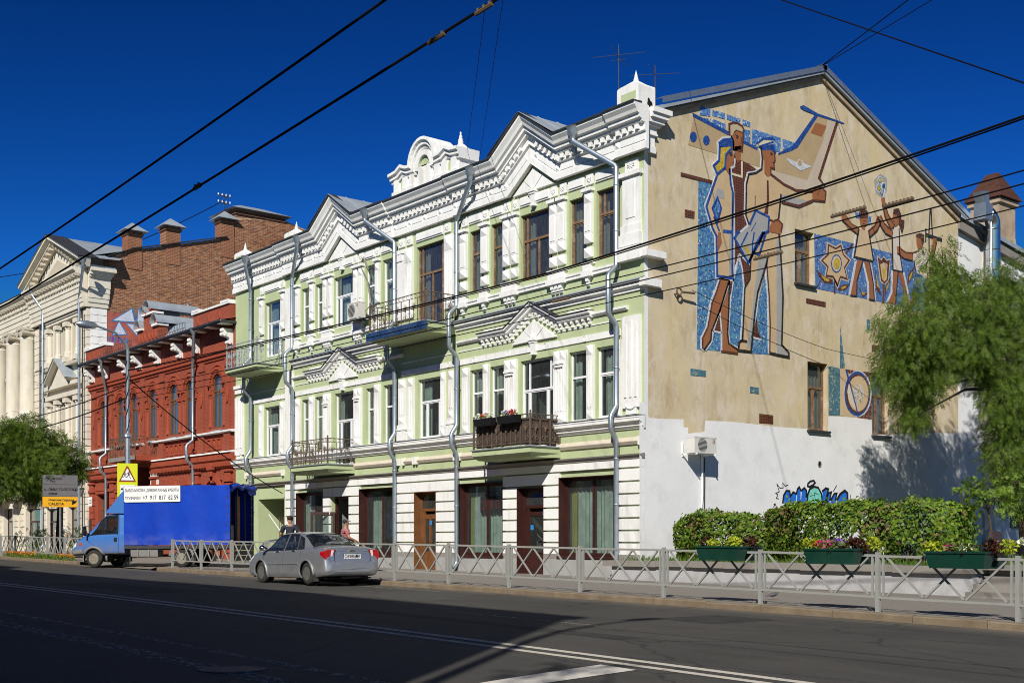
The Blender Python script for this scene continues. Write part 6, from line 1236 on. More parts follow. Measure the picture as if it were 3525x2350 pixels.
B.add([(pc,YW-1.2,pk),(pc,YW+5.5,pk),(CX1+1.0,YW+1.6,PB+.62),(CX1+1.0,YW-1.2,PB+.5),(PX0-1.0,YW-1.2,PB+.5),(PX0-1.0,YW+5.5,PB+.6)], [(0,3,2,1),(0,1,5,4)]); rf = B.build('roof', MT['zinc_roof'], CB)
B = MB(); B.add([(CX0,YW-1.0,19.68),(PX0,YW-1.0,19.68),(PX0,YW+8,22.6),(CX0,YW+8,22.6)], [(0,1,2,3)]); B.build('roof_slope', MT['zinc_roof'], rf)
B = MB(); B.add([(PX0,YW+.3,20.4),(BX-.05,YW+.3,20.6),(BX-.05,YW+11,23.5),(PX0,YW+11,23.5),(BX-.05,YW+14,24.3),(PX0,YW+14,24.3)], [(0,1,2,3),(3,2,4,5)]); B.build('roof_slope', MT['zinc_roof'], rf)
MB().box(CX1-.4, BX+.5, YW-.7, YW+1.5, 19.62, 19.8).build('roof_corner', MT['zinc_roof'], rf)
# return of the entablature on the side wall
B = MB()
for p_, h in [(.25,.28),(.3,.58),(.34,.93),(.4,1.28),(.45,1.95),(.75,2.22),(.95,2.5)]: pass
zz = 17.1
for (p_, h0, h1) in ((.2,0,.3),(.26,.3,.6),(.3,.6,.95),(.34,.95,1.28),(.38,1.28,1.95),(.5,1.95,2.1),(.66,2.1,2.3),(.85,2.3,2.52)): B.box(CX1-.1, CX1+p_, YW-.22, YW+1.05+p_*.5, zz+h0, zz+h1)
B.build('entablature_return', MT['cream'], CB)
for k in range(15):
    z0 = 9.9+k*.48
    MB().box(CX1, CX1+.14, YW-.002, YW+1.08, z0, z0+.45).build('quoin', MT['white_paint'], CB)
for k in range(34):
    z0 = .7+k*.48
    if z0 > 16.7: break
    FRONT.go(MB().box(CX1-.85, CX1+.12, -.26, -.001, z0, z0+.44)).build('quoin', MT['cream'], CB)
    if z0 > 4.6: FRONT.go(MB().box(PX0+.05, PX0+1.25, -.26, -.001, z0, z0+.44)).build('quoin', MT['cream'], CB)
# giant columns of the wing and half columns of the pavilion
for x in (-91.7+.6,-94.35,-97.85,-101.35,-104.85):
    B = MB().lathe((x, YW-.55, 5.2), [(.72,0),(.72,.4),(.66,.45),(.7,.55),(.62,.62),(.6,5.4),(.64,5.5),(.6,5.6),(.585,6.0),(.54,11.0),(.58,11.1),(.54,11.2)], 20)
    co = B.build('column', MT['cream'], CB, True)
    C_ = MB()
    for sg_ in (-1, 1): C_.lathe((x+sg_*.52, YW-.55, 16.72), [(0,-.62),(.26,-.62),(.2,-.3),(.16,0),(.2,.3),(.26,.6),(0,.6)], 12, 'y')
    C_.box(x-.7, x+.7, YW-1.2, YW+.05, 16.9, 17.08).lathe((x, YW-.55, 16.35), [(.54,0),(.6,.3),(.6,.5)], 16)
    C_.build('capital', MT['cream_dark'], co)
    FRONT.go(MB().box(x+1.15, x+1.55, -.2, -.001, 13.3, 16.4).box(x+1.05, x+1.65, -.28, -.001, 16.4, 16.75).box(x+1.05, x+1.65, -.28, -.001, 13.0, 13.3)).build('pilaster', MT['cream'], CB)
    FRONT.go(MB().box(x+.7, x+2.8, -.35, -.001, 13.9, 14.1).box(x+.9, x+2.6, -.2, -.001, 12.2, 12.35).box(x+.9, x+2.6, -.28, -.001, 12.9, 13.02).box(x+.9, x+2.6, -.22, -.001, 11.75, 11.95)).build('window_dressing', MT['cream'], CB)
    FRONT.go(MB().box(x-.9, x+.9, -1.3, -.001, 4.7, 5.2)).build('plinth', MT['cream'], CB)
for x in (-87.55,-85.75,-83.85,-81.85):
    for (z0, z1) in ((14.2,16.6),(8.6,11.4)):
        B = MB().lathe((x, YW-.12, z0), [(.26,0),(.26,.35),(.2,.4),(.19,z1-z0-.5),(.24,z1-z0-.42),(.2,z1-z0-.3)], 12); B.box(x-.3, x+.3, YW-.42, YW-.002, z1-.3, z1); B.box(x-.32, x+.32, YW-.45, YW-.002, z0-.35, z0)
        B.build('half_column', MT['cream'], CB)
FRONT.go(MB().box(-88.1,-81.4,-.3,-.001,16.75,16.95).box(-88.1,-81.4,-.38,-.001,16.95,17.06)).build('lintel', MT['cream'], CB)
FRONT.go(MB().box(-88.1,-81.4,-.4,-.001,13.6,13.85)).build('sill_course', MT['cream_dark'], CB)
FRONT.go(MB().box(-88.2,-81.3,-.35,-.001,11.5,11.8).box(-88.2,-81.3,-.45,-.001,12.2,12.45)).build('lintel', MT['cream'], CB)
FRONT.go(MB().box(-88.2,-81.3,-.4,-.001,7.9,8.2)).build('sill_course', MT['cream'], CB)
xp = -84.55
FRONT.go(MB().prism([(xp-1.75,12.45),(xp+1.75,12.45),(xp,13.75)], -.45, -.001, 'y')).build('window_pediment', MT['cream'], CB)
MB().sweep([(xp-2.0,12.45),(xp,13.85),(xp+2.0,12.45)], [(0,0),(.5,0),(.75,.14),(.75,.24),(0,.26)], YW-.1).build('pediment_moulding', MT['cream_dark'], CB)
B = MB(); B.add([(xp,YW-.92,14.16),(xp,YW-.01,14.16),(xp+2.25,YW-.01,12.66),(xp+2.25,YW-.92,12.66),(xp-2.25,YW-.92,12.66),(xp-2.25,YW-.01,12.66)], [(0,3,2,1),(0,1,5,4)]); B.build('pediment_roof', MT['zinc_roof'], CB)
band(CX0, CX1+.1, 4.75, [(0,0),(.3,0),(.35,.12),(.35,.3),(.5,.4),(.5,.5),(0,.52)], 'string_course'); band(CX0, CX1+.1, 7.4, [(0,0),(.1,0),(.18,.12),(.18,.22),(0,.25)], 'string_course')
for xx in (-99.6,-95.6,-94.2,-89.2,-85.2,-81.6):
    for k in range(8): FRONT.go(MB().box(xx-.45, xx+.45, -.12, -.001, .75+k*.48, 1.19+k*.48)).build('rustic_block', MT['cream'], CB)
downpipe(-88.6,-87.9+.0,1.0,19.62,False,CB,18.0,YW-.3); downpipe(-79.3+.9,-80.6,1.0,19.9,False,CB,17.7,YW-.3)
MB().tube([(-89.3+.6,YW-.45,5),(-89.3+.6,YW-.45,17.8)], .05, 8).build('cable_duct', MT['dark_metal'], CB); MB().tube([(-80.15,YW-.45,1),(-80.15,YW-.45,16.8)], .05, 8).build('cable_duct', MT['dark_metal'], CB)
# bare brick wall: bricks as geometry
brick_mats = [mat('brick_%s' % n_, c_, .9, .2, 9, .3, 40) for n_, c_ in (('a',(.25,.085,.035)),('b',(.31,.115,.05)),('c',(.19,.07,.036)),('d',(.35,.15,.07)),('e',(.24,.105,.062)))]
mat('mortar', (.50,.38,.25), .95, .2, 2, .3, 30, dirt=(.45,.38,.33), dirt_amt=.5)
topY = [(30.08,20.5),(31.8,21.3),(34.6,22.05),(38.7,23.2),(39.4,23.4),(39.4,24.75),(43.4,25.2),(46,24.6),(46,9)]
bw = MB().prism([(30.06,9)]+topY, BX-.6, BX, 'x').build('brick_wall', MT['mortar'], CB)
def ztop(y):
    for (a, za), (b2, zb) in zip(topY[:-2], topY[1:-1]):
        if a <= y <= b2 and b2 > a: return za+(zb-za)*(y-a)/(b2-a)
    return 0
RBK = random.Random(21); bl = []; row = 0; z = 9.1
LB, HB, JT = .25, .08, .024
while z < 25.2:
    y = 30.1-(LB/2 if row % 2 else 0)
    while y < 45.9:
        y0, y1 = max(y, 30.09), min(y+LB, 45.9)
        if y1-y0 > .06 and ztop((y0+y1)/2) > z+HB+.02: bl.append((y0, y1, z))
        y += LB+JT
    z += HB+JT; row += 1
vis = [q for q in bl if q[2] > 15 and q[0] < 43.5]
vis.sort(key=lambda q: (q[0]-30)*1.0+RBK.random()*14)
big = set(vis[:300])
cache = {}
for q in vis[:300]:
    L = round(q[1]-q[0], 2); k = (L, RBK.randrange(5))
    if k not in cache:
        cache[k] = MB().hexa([(-.05,0,0),(.014,.004,.004),(.014,L-.004,.004),(-.05,L,0)], [(-.05,0,HB),(.014,.004,HB-.004),(.014,L-.004,HB-.004),(-.05,L,HB)]).mesh('brick'); cache[k].materials.append(brick_mats[k[1]])
    inst('brick', cache[k], (BX+RBK.uniform(-.006,.006), q[0], q[2]), bw)
rest = [MB() for _ in range(5)]
for q in bl:
    if q in big: continue
    e = RBK.uniform(.006,.02); rest[RBK.randrange(5)].add([(BX,q[0],q[2]),(BX+e,q[0]+.004,q[2]+.004),(BX+e,q[1]-.004,q[2]+.004),(BX,q[1],q[2]),(BX,q[0],q[2]+HB),(BX+e,q[0]+.004,q[2]+HB-.004),(BX+e,q[1]-.004,q[2]+HB-.004),(BX,q[1],q[2]+HB)], [(1,2,6,5),(0,1,5,4),(2,3,7,6),(4,5,6,7),(3,2,1,0)])
allb = MB(); idx = []
for k, r_ in enumerate(rest): allb.add(r_.v, r_.f); idx += [k]*len(r_.f)
me = allb.mesh('bricks')
for mm_ in brick_mats: me.materials.append(mm_)
me.polygons.foreach_set('material_index', idx); o = bpy.data.objects.new('bricks', me); COL.objects.link(o); o.parent = bw; o['kind'] = 'stuff'
B = MB()
for (a, za), (b2, zb) in zip(topY[:3], topY[1:4]): B.add([(BX-.8,a-.05,za+.14),(BX+.22,a-.05,za+.1),(BX+.22,b2+.02,zb+.1),(BX-.8,b2+.02,zb+.14),(BX+.22,a-.05,za+.04),(BX+.22,b2+.02,zb+.04)], [(0,1,2,3),(1,4,5,2)])
B.build('verge_flashing', MT['dark_metal'], bw)
brick_paint('chimney_brick', (.27,.085,.035), (.21,.065,.03), (.38,.25,.15), .26, .1, .014, .6, None, 1)
brick_paint('brown_brick', (.20,.075,.038), (.25,.10,.055), (.33,.24,.16), .26, .1, .016, .6, None, 1)
for (y0, y1, z0, z1) in ((31.5,32.5,21.2,22.55),(34.2,35.25,21.9,23.3),(38.3,39.3,23.0,24.5)):
    B = MB().box(BX-.95, BX+.05, y0, y1, z0-1.2, z1-.25).box(BX-1.03, BX+.13, y0-.08, y1+.08, z1-.25, z1-.12).box(BX-.97, BX+.07, y0-.03, y1+.03, z1-.12, z1)
    ch = B.build('chimney', MT['chimney_brick'], CB); cxx, cy = BX-.45, (y0+y1)/2
    MB().hexa([(cxx-.85,cy-.85,z1+.02),(cxx+.85,cy-.85,z1+.02),(cxx+.85,cy+.85,z1+.02),(cxx-.85,cy+.85,z1+.02)], [(cxx-.04,cy-.04,z1+.68),(cxx+.04,cy-.04,z1+.68),(cxx+.04,cy+.04,z1+.68),(cxx-.04,cy+.04,z1+.68)]).build('chimney_cap', MT['zinc_roof'], ch)
B = MB().box(BX-3.2, BX-.02, 39.45, 43.35, 23.0, 25.3).box(BX-3.28, BX+.1, 39.37, 43.43, 25.05, 25.17).box(BX-3.28, BX+.1, 39.37, 43.43, 25.25, 25.42); ch = B.build('chimney_block', MT['brown_brick'], CB)
B = MB().hexa([(BX-3.6,39.0,25.43),(BX+.4,39.0,25.43),(BX+.4,43.8,25.43),(BX-3.6,43.8,25.43)], [(BX-1.9,40.4,26.1),(BX-1.3,40.4,26.1),(BX-1.3,42.4,26.1),(BX-1.9,42.4,26.1)]); B.build('cap', MT['zinc_roof'], ch)
# graffiti on the brick wall
gcol = {'b': mat('g_blue2', (.03,.17,.42), .6, .2, 5), 'w': mat('g_pale', (.52,.56,.66), .6, .15, 6), 'r': mat('g_redwash', (.36,.10,.07), .7, .25, 2), 'v': mat('g_violet', (.14,.05,.30), .6, .3, 5)}
def gpoly(k, P, t): MB().prism(P, BX+.012, BX+t, 'x').build('graffiti_shape', gcol[k], bw)
gpoly('r', [(30.12,14.2),(33.4,14.2),(33.2,16.0),(31.4,16.95),(30.12,16.85)], .021)
def gtri(P, k=.82):
    c_ = (sum(q[0] for q in P)/len(P), sum(q[1] for q in P)/len(P)); gpoly('b', P, .025); gpoly('w', [(c_[0]+(q[0]-c_[0])*k, c_[1]+(q[1]-c_[1])*k) for q in P], .028)
for P in ([(30.3,16.3),(31.85,17.4),(32.1,16.4)],[(32.1,16.4),(32.2,17.45),(32.95,16.7),(32.9,16.2)],[(30.4,15.35),(30.9,16.45),(31.5,15.5)],[(31.35,16.3),(32.2,15.45),(32.3,16.3)],[(32.35,16.25),(32.3,15.4),(32.95,16.1)],[(34.9,17.5),(35.35,18.05),(35.5,17.5)],[(35.5,17.5),(35.8,18.25),(36.1,17.5)]): gtri(P)
for k in range(7): gpoly('v' if k % 2 else 'b', [(30.2+k*.2,14.9),(30.3+k*.2,14.9),(30.34+k*.2,15.25),(30.22+k*.2,15.3)], .026)
# ---------------------------------------------------------------- railing along the kerb
FY = 18.62
def fence(label, posts, h=1.03):
    F = thing('railing_fence', label, 'fence', (posts[0], FY, zpave(posts[0], FY)), 'pedestrian railings along the kerb')
    M_ = MT['fence_paint']; rf_ = random.Random(len(posts))
    pz = {x: zpave(x, FY) for x in posts}
    for x in posts: MB().box(x-.035, x+.035, FY-.035, FY+.035, pz[x]-.1, pz[x]+h+.03).build('post', M_, F)
    for a, b_ in zip(posts[:-1], posts[1:]):
        def Pt(t, z, y=FY): return Vector((a+(b_-a)*t, y, pz[a]+(pz[b_]-pz[a])*t+z))
        def bar(name, t0, z0, t1, z1, w=.02, d=.018, y=FY):
            A, B2 = Pt(t0, z0, y), Pt(t1, z1, y); u = (B2-A).normalized(); n = Vector((-u.z, 0, u.x))*w; q = Vector((0, d, 0)); me = MB()
            c = [A-n-q, B2-n-q, B2-n+q, A-n+q, A+n-q, B2+n-q, B2+n+q, A+n+q]; me.add(c, [(3,2,1,0),(4,5,6,7),(0,1,5,4),(1,2,6,5),(2,3,7,6),(3,0,4,7)]); return me.build(name, M_, F)
        L = b_-a; e = .035/L; dz = rf_.uniform(-.012,.012)
        bar('top_rail', e, h-.03+dz, 1-e, h-.03, .022, .022); bar('bottom_rail', e, .27+dz, 1-e, .27, .02, .02)
        g = .11/L
        for t in (g, 1-g): bar('upright', t, .29, t, h-.055, .018, .018)
        i0 = g+.06/L; n = 3; w = (1-2*i0)/n
        for k in range(n):
            s, f_ = i0+k*w+.02/L, i0+(k+1)*w-.02/L
            bar('diagonal_bar', s, h-.06, f_, .3, .017, .015, FY-.001); bar('diagonal_bar', s, .3, f_, h-.06, .017, .015, FY+.002)
    return F
fence('long grey crossed-bar railing running from the truck to the right edge', [-42.89,-40.42,-38.01,-35.54,-33.04,-30.54,-28.04,-25.52,-23.01,-20.44,-17.82,-15.24,-12.6,-9.99,-7.4,-4.8,-2.2,.4,3.0,5.6])
fence('short grey crossed-bar railing left of the blue truck', [-66.3,-63.9,-61.55,-59.2,-56.85,-54.5,-52.1])
# ---------------------------------------------------------------- leaves
def leaf_mat(name, cols, trans=.35):
    m = bpy.data.materials.new(name); m.use_nodes = True; nt = m.node_tree; nt.nodes.clear(); MT[name] = m
    out = nt.nodes.new('ShaderNodeOutputMaterial'); g = nt.nodes.new('ShaderNodeNewGeometry'); n = len(cols)
    c = ramp(nt, g.outputs['Random Per Island'], [(i/max(1, n-1), q) for i, q in enumerate(cols)])
    d = nt.nodes.new('ShaderNodeBsdfPrincipled'); d.inputs['Roughness'].default_value = .55; d.inputs['Specular IOR Level'].default_value = .35; nt.links.new(c, d.inputs['Base Color'])
    t = nt.nodes.new('ShaderNodeBsdfTranslucent'); nt.links.new(mixc(nt, 1., c, (1.3,1.5,.5), 'MULTIPLY'), t.inputs[0])
    mx = nt.nodes.new('ShaderNodeMixShader'); mx.inputs[0].default_value = trans; nt.links.new(d.outputs[0], mx.inputs[1]); nt.links.new(t.outputs[0], mx.inputs[2]); nt.links.new(mx.outputs[0], out.inputs[0])
leaf_mat('leaf_ash', [(.04,.08,.009),(.075,.14,.014),(.12,.19,.02),(.17,.23,.026),(.05,.095,.012)])
leaf_mat('leaf_hedge', [(.03,.07,.010),(.07,.15,.018),(.14,.25,.024),(.22,.32,.03),(.08,.15,.016),(.28,.32,.035)])
leaf_mat('leaf_lime', [(.36,.42,.03),(.5,.52,.04),(.28,.36,.03)]); leaf_mat('leaf_dark', [(.05,.012,.012),(.09,.02,.015),(.04,.03,.015)])
leaf_mat('leaf_dry', [(.14,.085,.04),(.2,.13,.06),(.10,.06,.03)], .2)
leaf_mat('petal_pink', [(.55,.03,.22),(.62,.10,.32)], .2); leaf_mat('petal_violet', [(.16,.04,.42),(.26,.08,.5)], .2); leaf_mat('petal_white', [(.8,.8,.74),(.75,.78,.7)], .2); leaf_mat('petal_red', [(.5,.02,.02),(.6,.04,.03)], .2); leaf_mat('petal_orange', [(.75,.2,.01),(.8,.28,.02)], .2)
leaf_mat('grass_blade', [(.05,.11,.015),(.09,.17,.02),(.13,.2,.03)], .3)
mat('bark', (.065,.05,.038), .95, .3, 6, .8, 25); mat('twig', (.12,.085,.06), .9, .2, 6)
RG = np.random.default_rng(5)
def leaf_mesh(name, P, D, N, L, W, fold=.25):       # kite-shaped leaves: base P, direction D, normal N
    n = len(P); D = D/np.linalg.norm(D, axis=1, keepdims=True); S = np.cross(D, N); S /= (np.linalg.norm(S, axis=1, keepdims=True)+1e-9); N2 = np.cross(S, D)
    L = np.asarray(L).reshape(-1,1)*np.ones((n,1)); W = np.asarray(W).reshape(-1,1)*np.ones((n,1))
    V = np.stack([P, P+D*L*.45+S*W*.5+N2*W*fold, P+D*L, P+D*L*.45-S*W*.5+N2*W*fold], 1).reshape(-1,3)
    me = bpy.data.meshes.new(name); me.vertices.add(n*4); me.vertices.foreach_set('co', V.astype(np.float32).ravel()); me.loops.add(n*4); me.loops.foreach_set('vertex_index', np.arange(n*4, dtype=np.int32))
    me.polygons.add(n); me.polygons.foreach_set('loop_start', np.arange(0, n*4, 4, dtype=np.int32)); me.polygons.foreach_set('loop_total', np.full(n, 4, dtype=np.int32)); me.update(calc_edges=True); me.validate()
    return me
def unit(n):
    v = RG.normal(size=(n,3)); return v/np.linalg.norm(v, axis=1, keepdims=True)
def hedge(label, x0, x1, y0, y1, z0, z1, n, gap, seed, top=None):
    H = thing('hedge', label, 'hedge', ((x0+x1)/2, (y0+y1)/2, z0), 'clipped hedges on the raised bed')
    global RG; RG = np.random.default_rng(seed)
    cx, cy, cz = (x0+x1)/2, (y0+y1)/2, (z0+z1)/2; hx, hy, hz = (x1-x0)/2, (y1-y0)/2, (z1-z0)/2
    U = RG.uniform(-1, 1, (n*3, 3)); k = RG.integers(0, 5, n*3); dep = 1-np.abs(RG.normal(0, .1, n*3)) + .03*RG.normal(size=n*3)
    for i, (ax, s) in enumerate(((0,1),(0,-1),(1,-1),(1,-1),(2,1))): U[k == i, ax] = (s*dep)[k == i]
    inner = RG.random(n*3) < .32; U[inner] = RG.uniform(-.95, .95, (inner.sum(), 3))
    r = (np.abs(U)**6).sum(1)**(1/6.); U[r > 1.06] *= (1.04/r[r > 1.06])[:, None]
    P = np.stack([cx+U[:,0]*hx, cy+U[:,1]*hy, cz+U[:,2]*hz], 1)
    # lumps and gaps
    f = np.sin(P[:,0]*2.9+seed)+np.sin(P[:,2]*4.1+P[:,0]*1.3)+np.sin(P[:,0]*6.3-P[:,2]*3.2)*.7+RG.normal(0,.55,len(P)); low = (P[:,2]-z0)/(z1-z0)
    keep = (f > -2.3+gap*(1.0-np.clip((low-.25)*1.6, 0, 1))*1.6)
    P = P[keep][:n]; m_ = len(P)
    P[:,2] += (.07*np.sin(P[:,0]*3.3)+.05*np.sin(P[:,0]*7.7+1)+.04*np.sin(P[:,0]*17))*low[keep][:n]; P[:,1] += .1*np.sin(P[:,0]*4.7+P[:,2]*3)+.06*np.sin(P[:,0]*9.3-P[:,2]*7)
    sh_ = RG.random(m_) < .03; P[sh_,2] += RG.uniform(0,.16,sh_.sum())*(P[sh_,2] > z1-.25)
    if top is not None: P[:,2] = z0+(P[:,2]-z0)*top(P[:,0])
    out = (P-np.array([cx,cy,cz]))/np.array([hx,hy,hz]); N = out*np.array([.5,1.2,1.0])+unit(m_)*.75; D = np.cross(N, unit(m_))+np.array([0,0,-.35])
    dry = (RG.random(m_) < .05+.25*((np.sin(P[:,0]*1.9+1)>.5)&(np.abs((P[:,2]-z0)/(z1-z0)-.72)<.22)))
    for sel, mt, nm in ((~dry,'leaf_hedge','foliage'),(dry,'leaf_dry','dry_foliage')):
        o = link(nm, leaf_mesh(nm, P[sel], D[sel], N[sel], RG.uniform(.06,.14,sel.sum()), RG.uniform(.055,.125,sel.sum())), H, MT[mt]); o['kind'] = 'stuff'
    B = MB(); Rn = random.Random(seed)
    for i in range(int((x1-x0)*5)):
        xx, yy = Rn.uniform(x0+.1, x1-.1), Rn.uniform(y0+.15, y1-.15); pts = [(xx, yy, z0-.1)]; 
        for j in range(4): pts.append((pts[-1][0]+Rn.uniform(-.16,.16), pts[-1][1]+Rn.uniform(-.1,.1), z0+(z1-z0)*(j+1)/4.3))
        B.tube(pts, [.02,.016,.012,.008,.004], 5)
    o = B.build('stems', MT['twig'], H); o['kind'] = 'stuff'
    return H
# ---------------------------------------------------------------- raised bed, steps, terrace
TZ = .92
mat('bed_wall_paint', (.42,.42,.43), .9, .1, 2, .3, 20, dirt=(.22,.18,.15), dirt_amt=.6, dscale=1.6)
BWx0, BWx1, BWy = XR+.05, -15.9, 27.45
LW = thing('low_wall', 'low whitewashed wall with grey stone coping under the hedges', 'wall', ((BWx0+BWx1)/2, BWy, .3))
MB().box(BWx0, BWx1, BWy, BWy+.3, -.2, .8).box(BWx1-.32, BWx1-.02, BWy+.31, 31, -.2, .8).build('wall', MT['bed_wall_paint'], LW)
x = BWx0-.3; Rn = random.Random(4)
while x < BWx1-.2:
    L = Rn.uniform(1.1, 1.6); x1 = min(x+L-.012, BWx1+.08); dz = Rn.uniform(-.012,.012)
    MB().box(x, x1, BWy-.13+Rn.uniform(-.01,.01), BWy+.42, .802+dz, .985+dz).build('coping_stone', MT['concrete'], LW); x += L
for k in range(3): MB().box(BWx1-.4, BWx1+.08, BWy+.45+k*1.05, BWy+.45+k*1.05+1.03, .803, .985).build('coping_stone', MT['concrete'], LW)
strip('terrace', [XR+.05, -24, -20, BWx1-.3, -10, 0, 20], [BWy+.3, 31, 36, 42, 50, 70], lambda x_, y_: TZ-.02+.012*math.sin(x_*3+y_) if (y_ > 29.5 or x_ < BWx1) else TZ-.03, 'earth')
ST = thing('stone_steps', 'worn concrete steps beside the low wall', 'steps', (-12, 27.4, .2))
for k in range(4): MB().box(BWx1+.12, -4, 26.9+k*.36, 29.6, -.2 if k == 0 else .2+.18*k-.2, .2+.18*(k+1)).build('step', MT['concrete'], ST)
hedge('lower clipped hedge nearest the green building corner', -27.3, -23.3, 28.9, 30.0, TZ, 2.5, 9000, .75, 3, lambda x_: 1-.22*np.clip((x_+24.9)/.9, 0, 1)-.12*np.clip((-26.6-x_)/.7, 0, 1))
hedge('taller long clipped hedge in front of the graffiti and tree', -23.5, -17.25, 28.8, 30.1, TZ, 2.68, 15000, 1.15, 8)
def grass(name, x0, x1, y0, y1, zf, n, h=.12, label=None):
    P = np.stack([RG.uniform(x0,x1,n), RG.uniform(y0,y1,n), np.zeros(n)], 1); P[:,2] = [zf(a, b_) for a, b_ in P[:,:2]]
    D = unit(n)*.45+np.array([0,0,1.0]); o = link(name, leaf_mesh(name, P, D, unit(n), RG.uniform(h*.5,h*1.3,n), RG.uniform(.012,.03,n), 0), None, MT['grass_blade']); o['kind'] = 'stuff'; return o
grass('grass', XR+.1, BWx1-.3, BWy+.35, 33, lambda a, b_: TZ, 9000, .2); grass('grass', -19, -8, 33, 44, lambda a, b_: TZ, 9000, .3)
# ---------------------------------------------------------------- flower boxes hung on the railing
mat('box_green', (.006,.045,.03), .35, .1, 3, spec=.5, dirt=(.05,.1,.08), dirt_amt=.4)
def blob_leaves(par, mt, c, r, n, L, W, name='foliage', up=.3):
    V = unit(n)*RG.random((n,1))**.4*np.array(r); P = np.array(c)+V; N = V/np.array(r)+unit(n)*.5+np.array([0,0,up]); D = np.cross(N, unit(n))+V*.8/np.array(r)
    o = link(name, leaf_mesh(name, P, D, N, RG.uniform(L*.7,L*1.2,n), RG.uniform(W*.7,W*1.2,n)), par, MT[mt]); o['kind'] = 'stuff'; return o
def flower_box(cx, label, spec):
    z = zpave(cx, FY)+.83; T_ = thing('flower_box', label, 'planter', (cx, FY, z), 'green flower boxes on the railing')
    for y0, y1, ln in ((FY-.36,FY-.06,.54),(FY+.06,FY+.36,.54)):
        B = MB(); B.hexa([(cx-ln+.05,y0+.04,z),(cx+ln-.05,y0+.04,z),(cx+ln-.05,y1-.04,z),(cx-ln+.05,y1-.04,z)], [(cx-ln,y0,z+.25),(cx+ln,y0,z+.25),(cx+ln,y1,z+.25),(cx-ln,y1,z+.25)]); B.box(cx-ln-.02, cx+ln+.02, y0-.02, y1+.02, z+.25, z+.285)
        bx_ = B.build('box', MT['box_green'], T_)
        MB().tube([(cx-ln+.1+i*(2*ln-.2)/20, y0+.025-.002*i*0, z+.13+.018*math.sin(i*.7)) for i in range(21)], .006, 5).build('wave_relief', MT['box_green'], bx_)
    for mt, dx, dy, dz, r, n, L, W in spec: blob_leaves(T_, mt, (cx+dx, FY+dy, z+.3+dz), r, n, L, W, 'flowers' if 'petal' in mt else 'foliage')
LM, DK, PK, VI, WH_ = 'leaf_lime','leaf_dark','petal_pink','petal_violet','petal_white'
flower_box(-16.05, 'green flower box with sparse yellow leaves, nearest the building corner', [(LM,-.2,-.2,.04,(.13,.1,.07),90,.08,.05),(LM,.28,-.15,.05,(.17,.12,.09),130,.08,.05),(DK,-.45,-.15,.05,(.12,.1,.09),70,.1,.05),(DK,.5,.1,.06,(.14,.12,.1),90,.1,.05),('leaf_hedge',0,.1,.02,(.5,.2,.06),90,.07,.04)])
flower_box(-13.4, 'green flower box with pink and violet petunias, middle of three', [(LM,-.5,-.18,.06,(.15,.12,.09),130,.08,.05),(PK,-.12,-.22,.06,(.16,.12,.07),46,.06,.06),(VI,.14,-.2,.07,(.15,.12,.07),46,.06,.06),('petal_red',-.33,-.2,.05,(.08,.1,.06),40,.05,.05),(DK,.42,-.1,.05,(.17,.16,.1),140,.11,.06),(LM,.62,.1,.08,(.14,.12,.1),120,.08,.05),('leaf_hedge',0,-.1,.03,(.52,.27,.1),260,.08,.045),('leaf_dark',.1,-.25,-.02,(.4,.12,.1),70,.08,.04)])
flower_box(-10.9, 'green flower box with white blooms, nearest the right edge', [(LM,-.48,-.18,.05,(.16,.12,.09),140,.08,.05),(PK,-.18,-.2,.05,(.13,.1,.06),26,.05,.05),(WH_,.12,-.2,.05,(.14,.1,.06),36,.05,.05),(DK,.5,-.1,.05,(.13,.13,.1),120,.1,.05),(LM,.66,.15,.06,(.13,.14,.09),130,.08,.05),('leaf_hedge',0,-.1,.03,(.52,.27,.1),260,.08,.045),('leaf_dark',.1,-.25,-.02,(.4,.12,.1),70,.08,.04)])
# ---------------------------------------------------------------- trees
FW = np.array([-.776,.631]); RT = np.array([.631,.776])
def at_px(u, v, X):      # world point in the plane x = X that a sight line of the survey passes
    t = (u-1176)/2784; a = FW+RT*t; d = X/a[0]; return np.array([X, d*a[1], 1.6+(1242-v)*d/2784]), d
def pinnate(P, D, n_pairs, rl, ll, lw):
    out = []; n = len(P); D = D/np.linalg.norm(D, axis=1, keepdims=True)
    S = np.cross(D, unit(n)); S /= np.linalg.norm(S, axis=1, keepdims=True)+1e-9; N = np.cross(S, D)
    Pl, Dl, Nl = [], [], []
    for j in range(n_pairs):
        t = (j+.6)/n_pairs; base = P+D*rl*t
        for s in (-1, 1): Pl.append(base); Dl.append(S*s+D*.55+RG.normal(0,.12,(n,3))); Nl.append(N+RG.normal(0,.2,(n,3)))
    Pl.append(P+D*rl); Dl.append(D); Nl.append(N)
    Pl, Dl, Nl = np.concatenate(Pl), np.concatenate(Dl), np.concatenate(Nl); m_ = len(Pl)
    return leaf_mesh('leaves', Pl, Dl, Nl, RG.uniform(ll*.75,ll*1.2,m_), RG.uniform(lw*.8,lw*1.2,m_), .12)
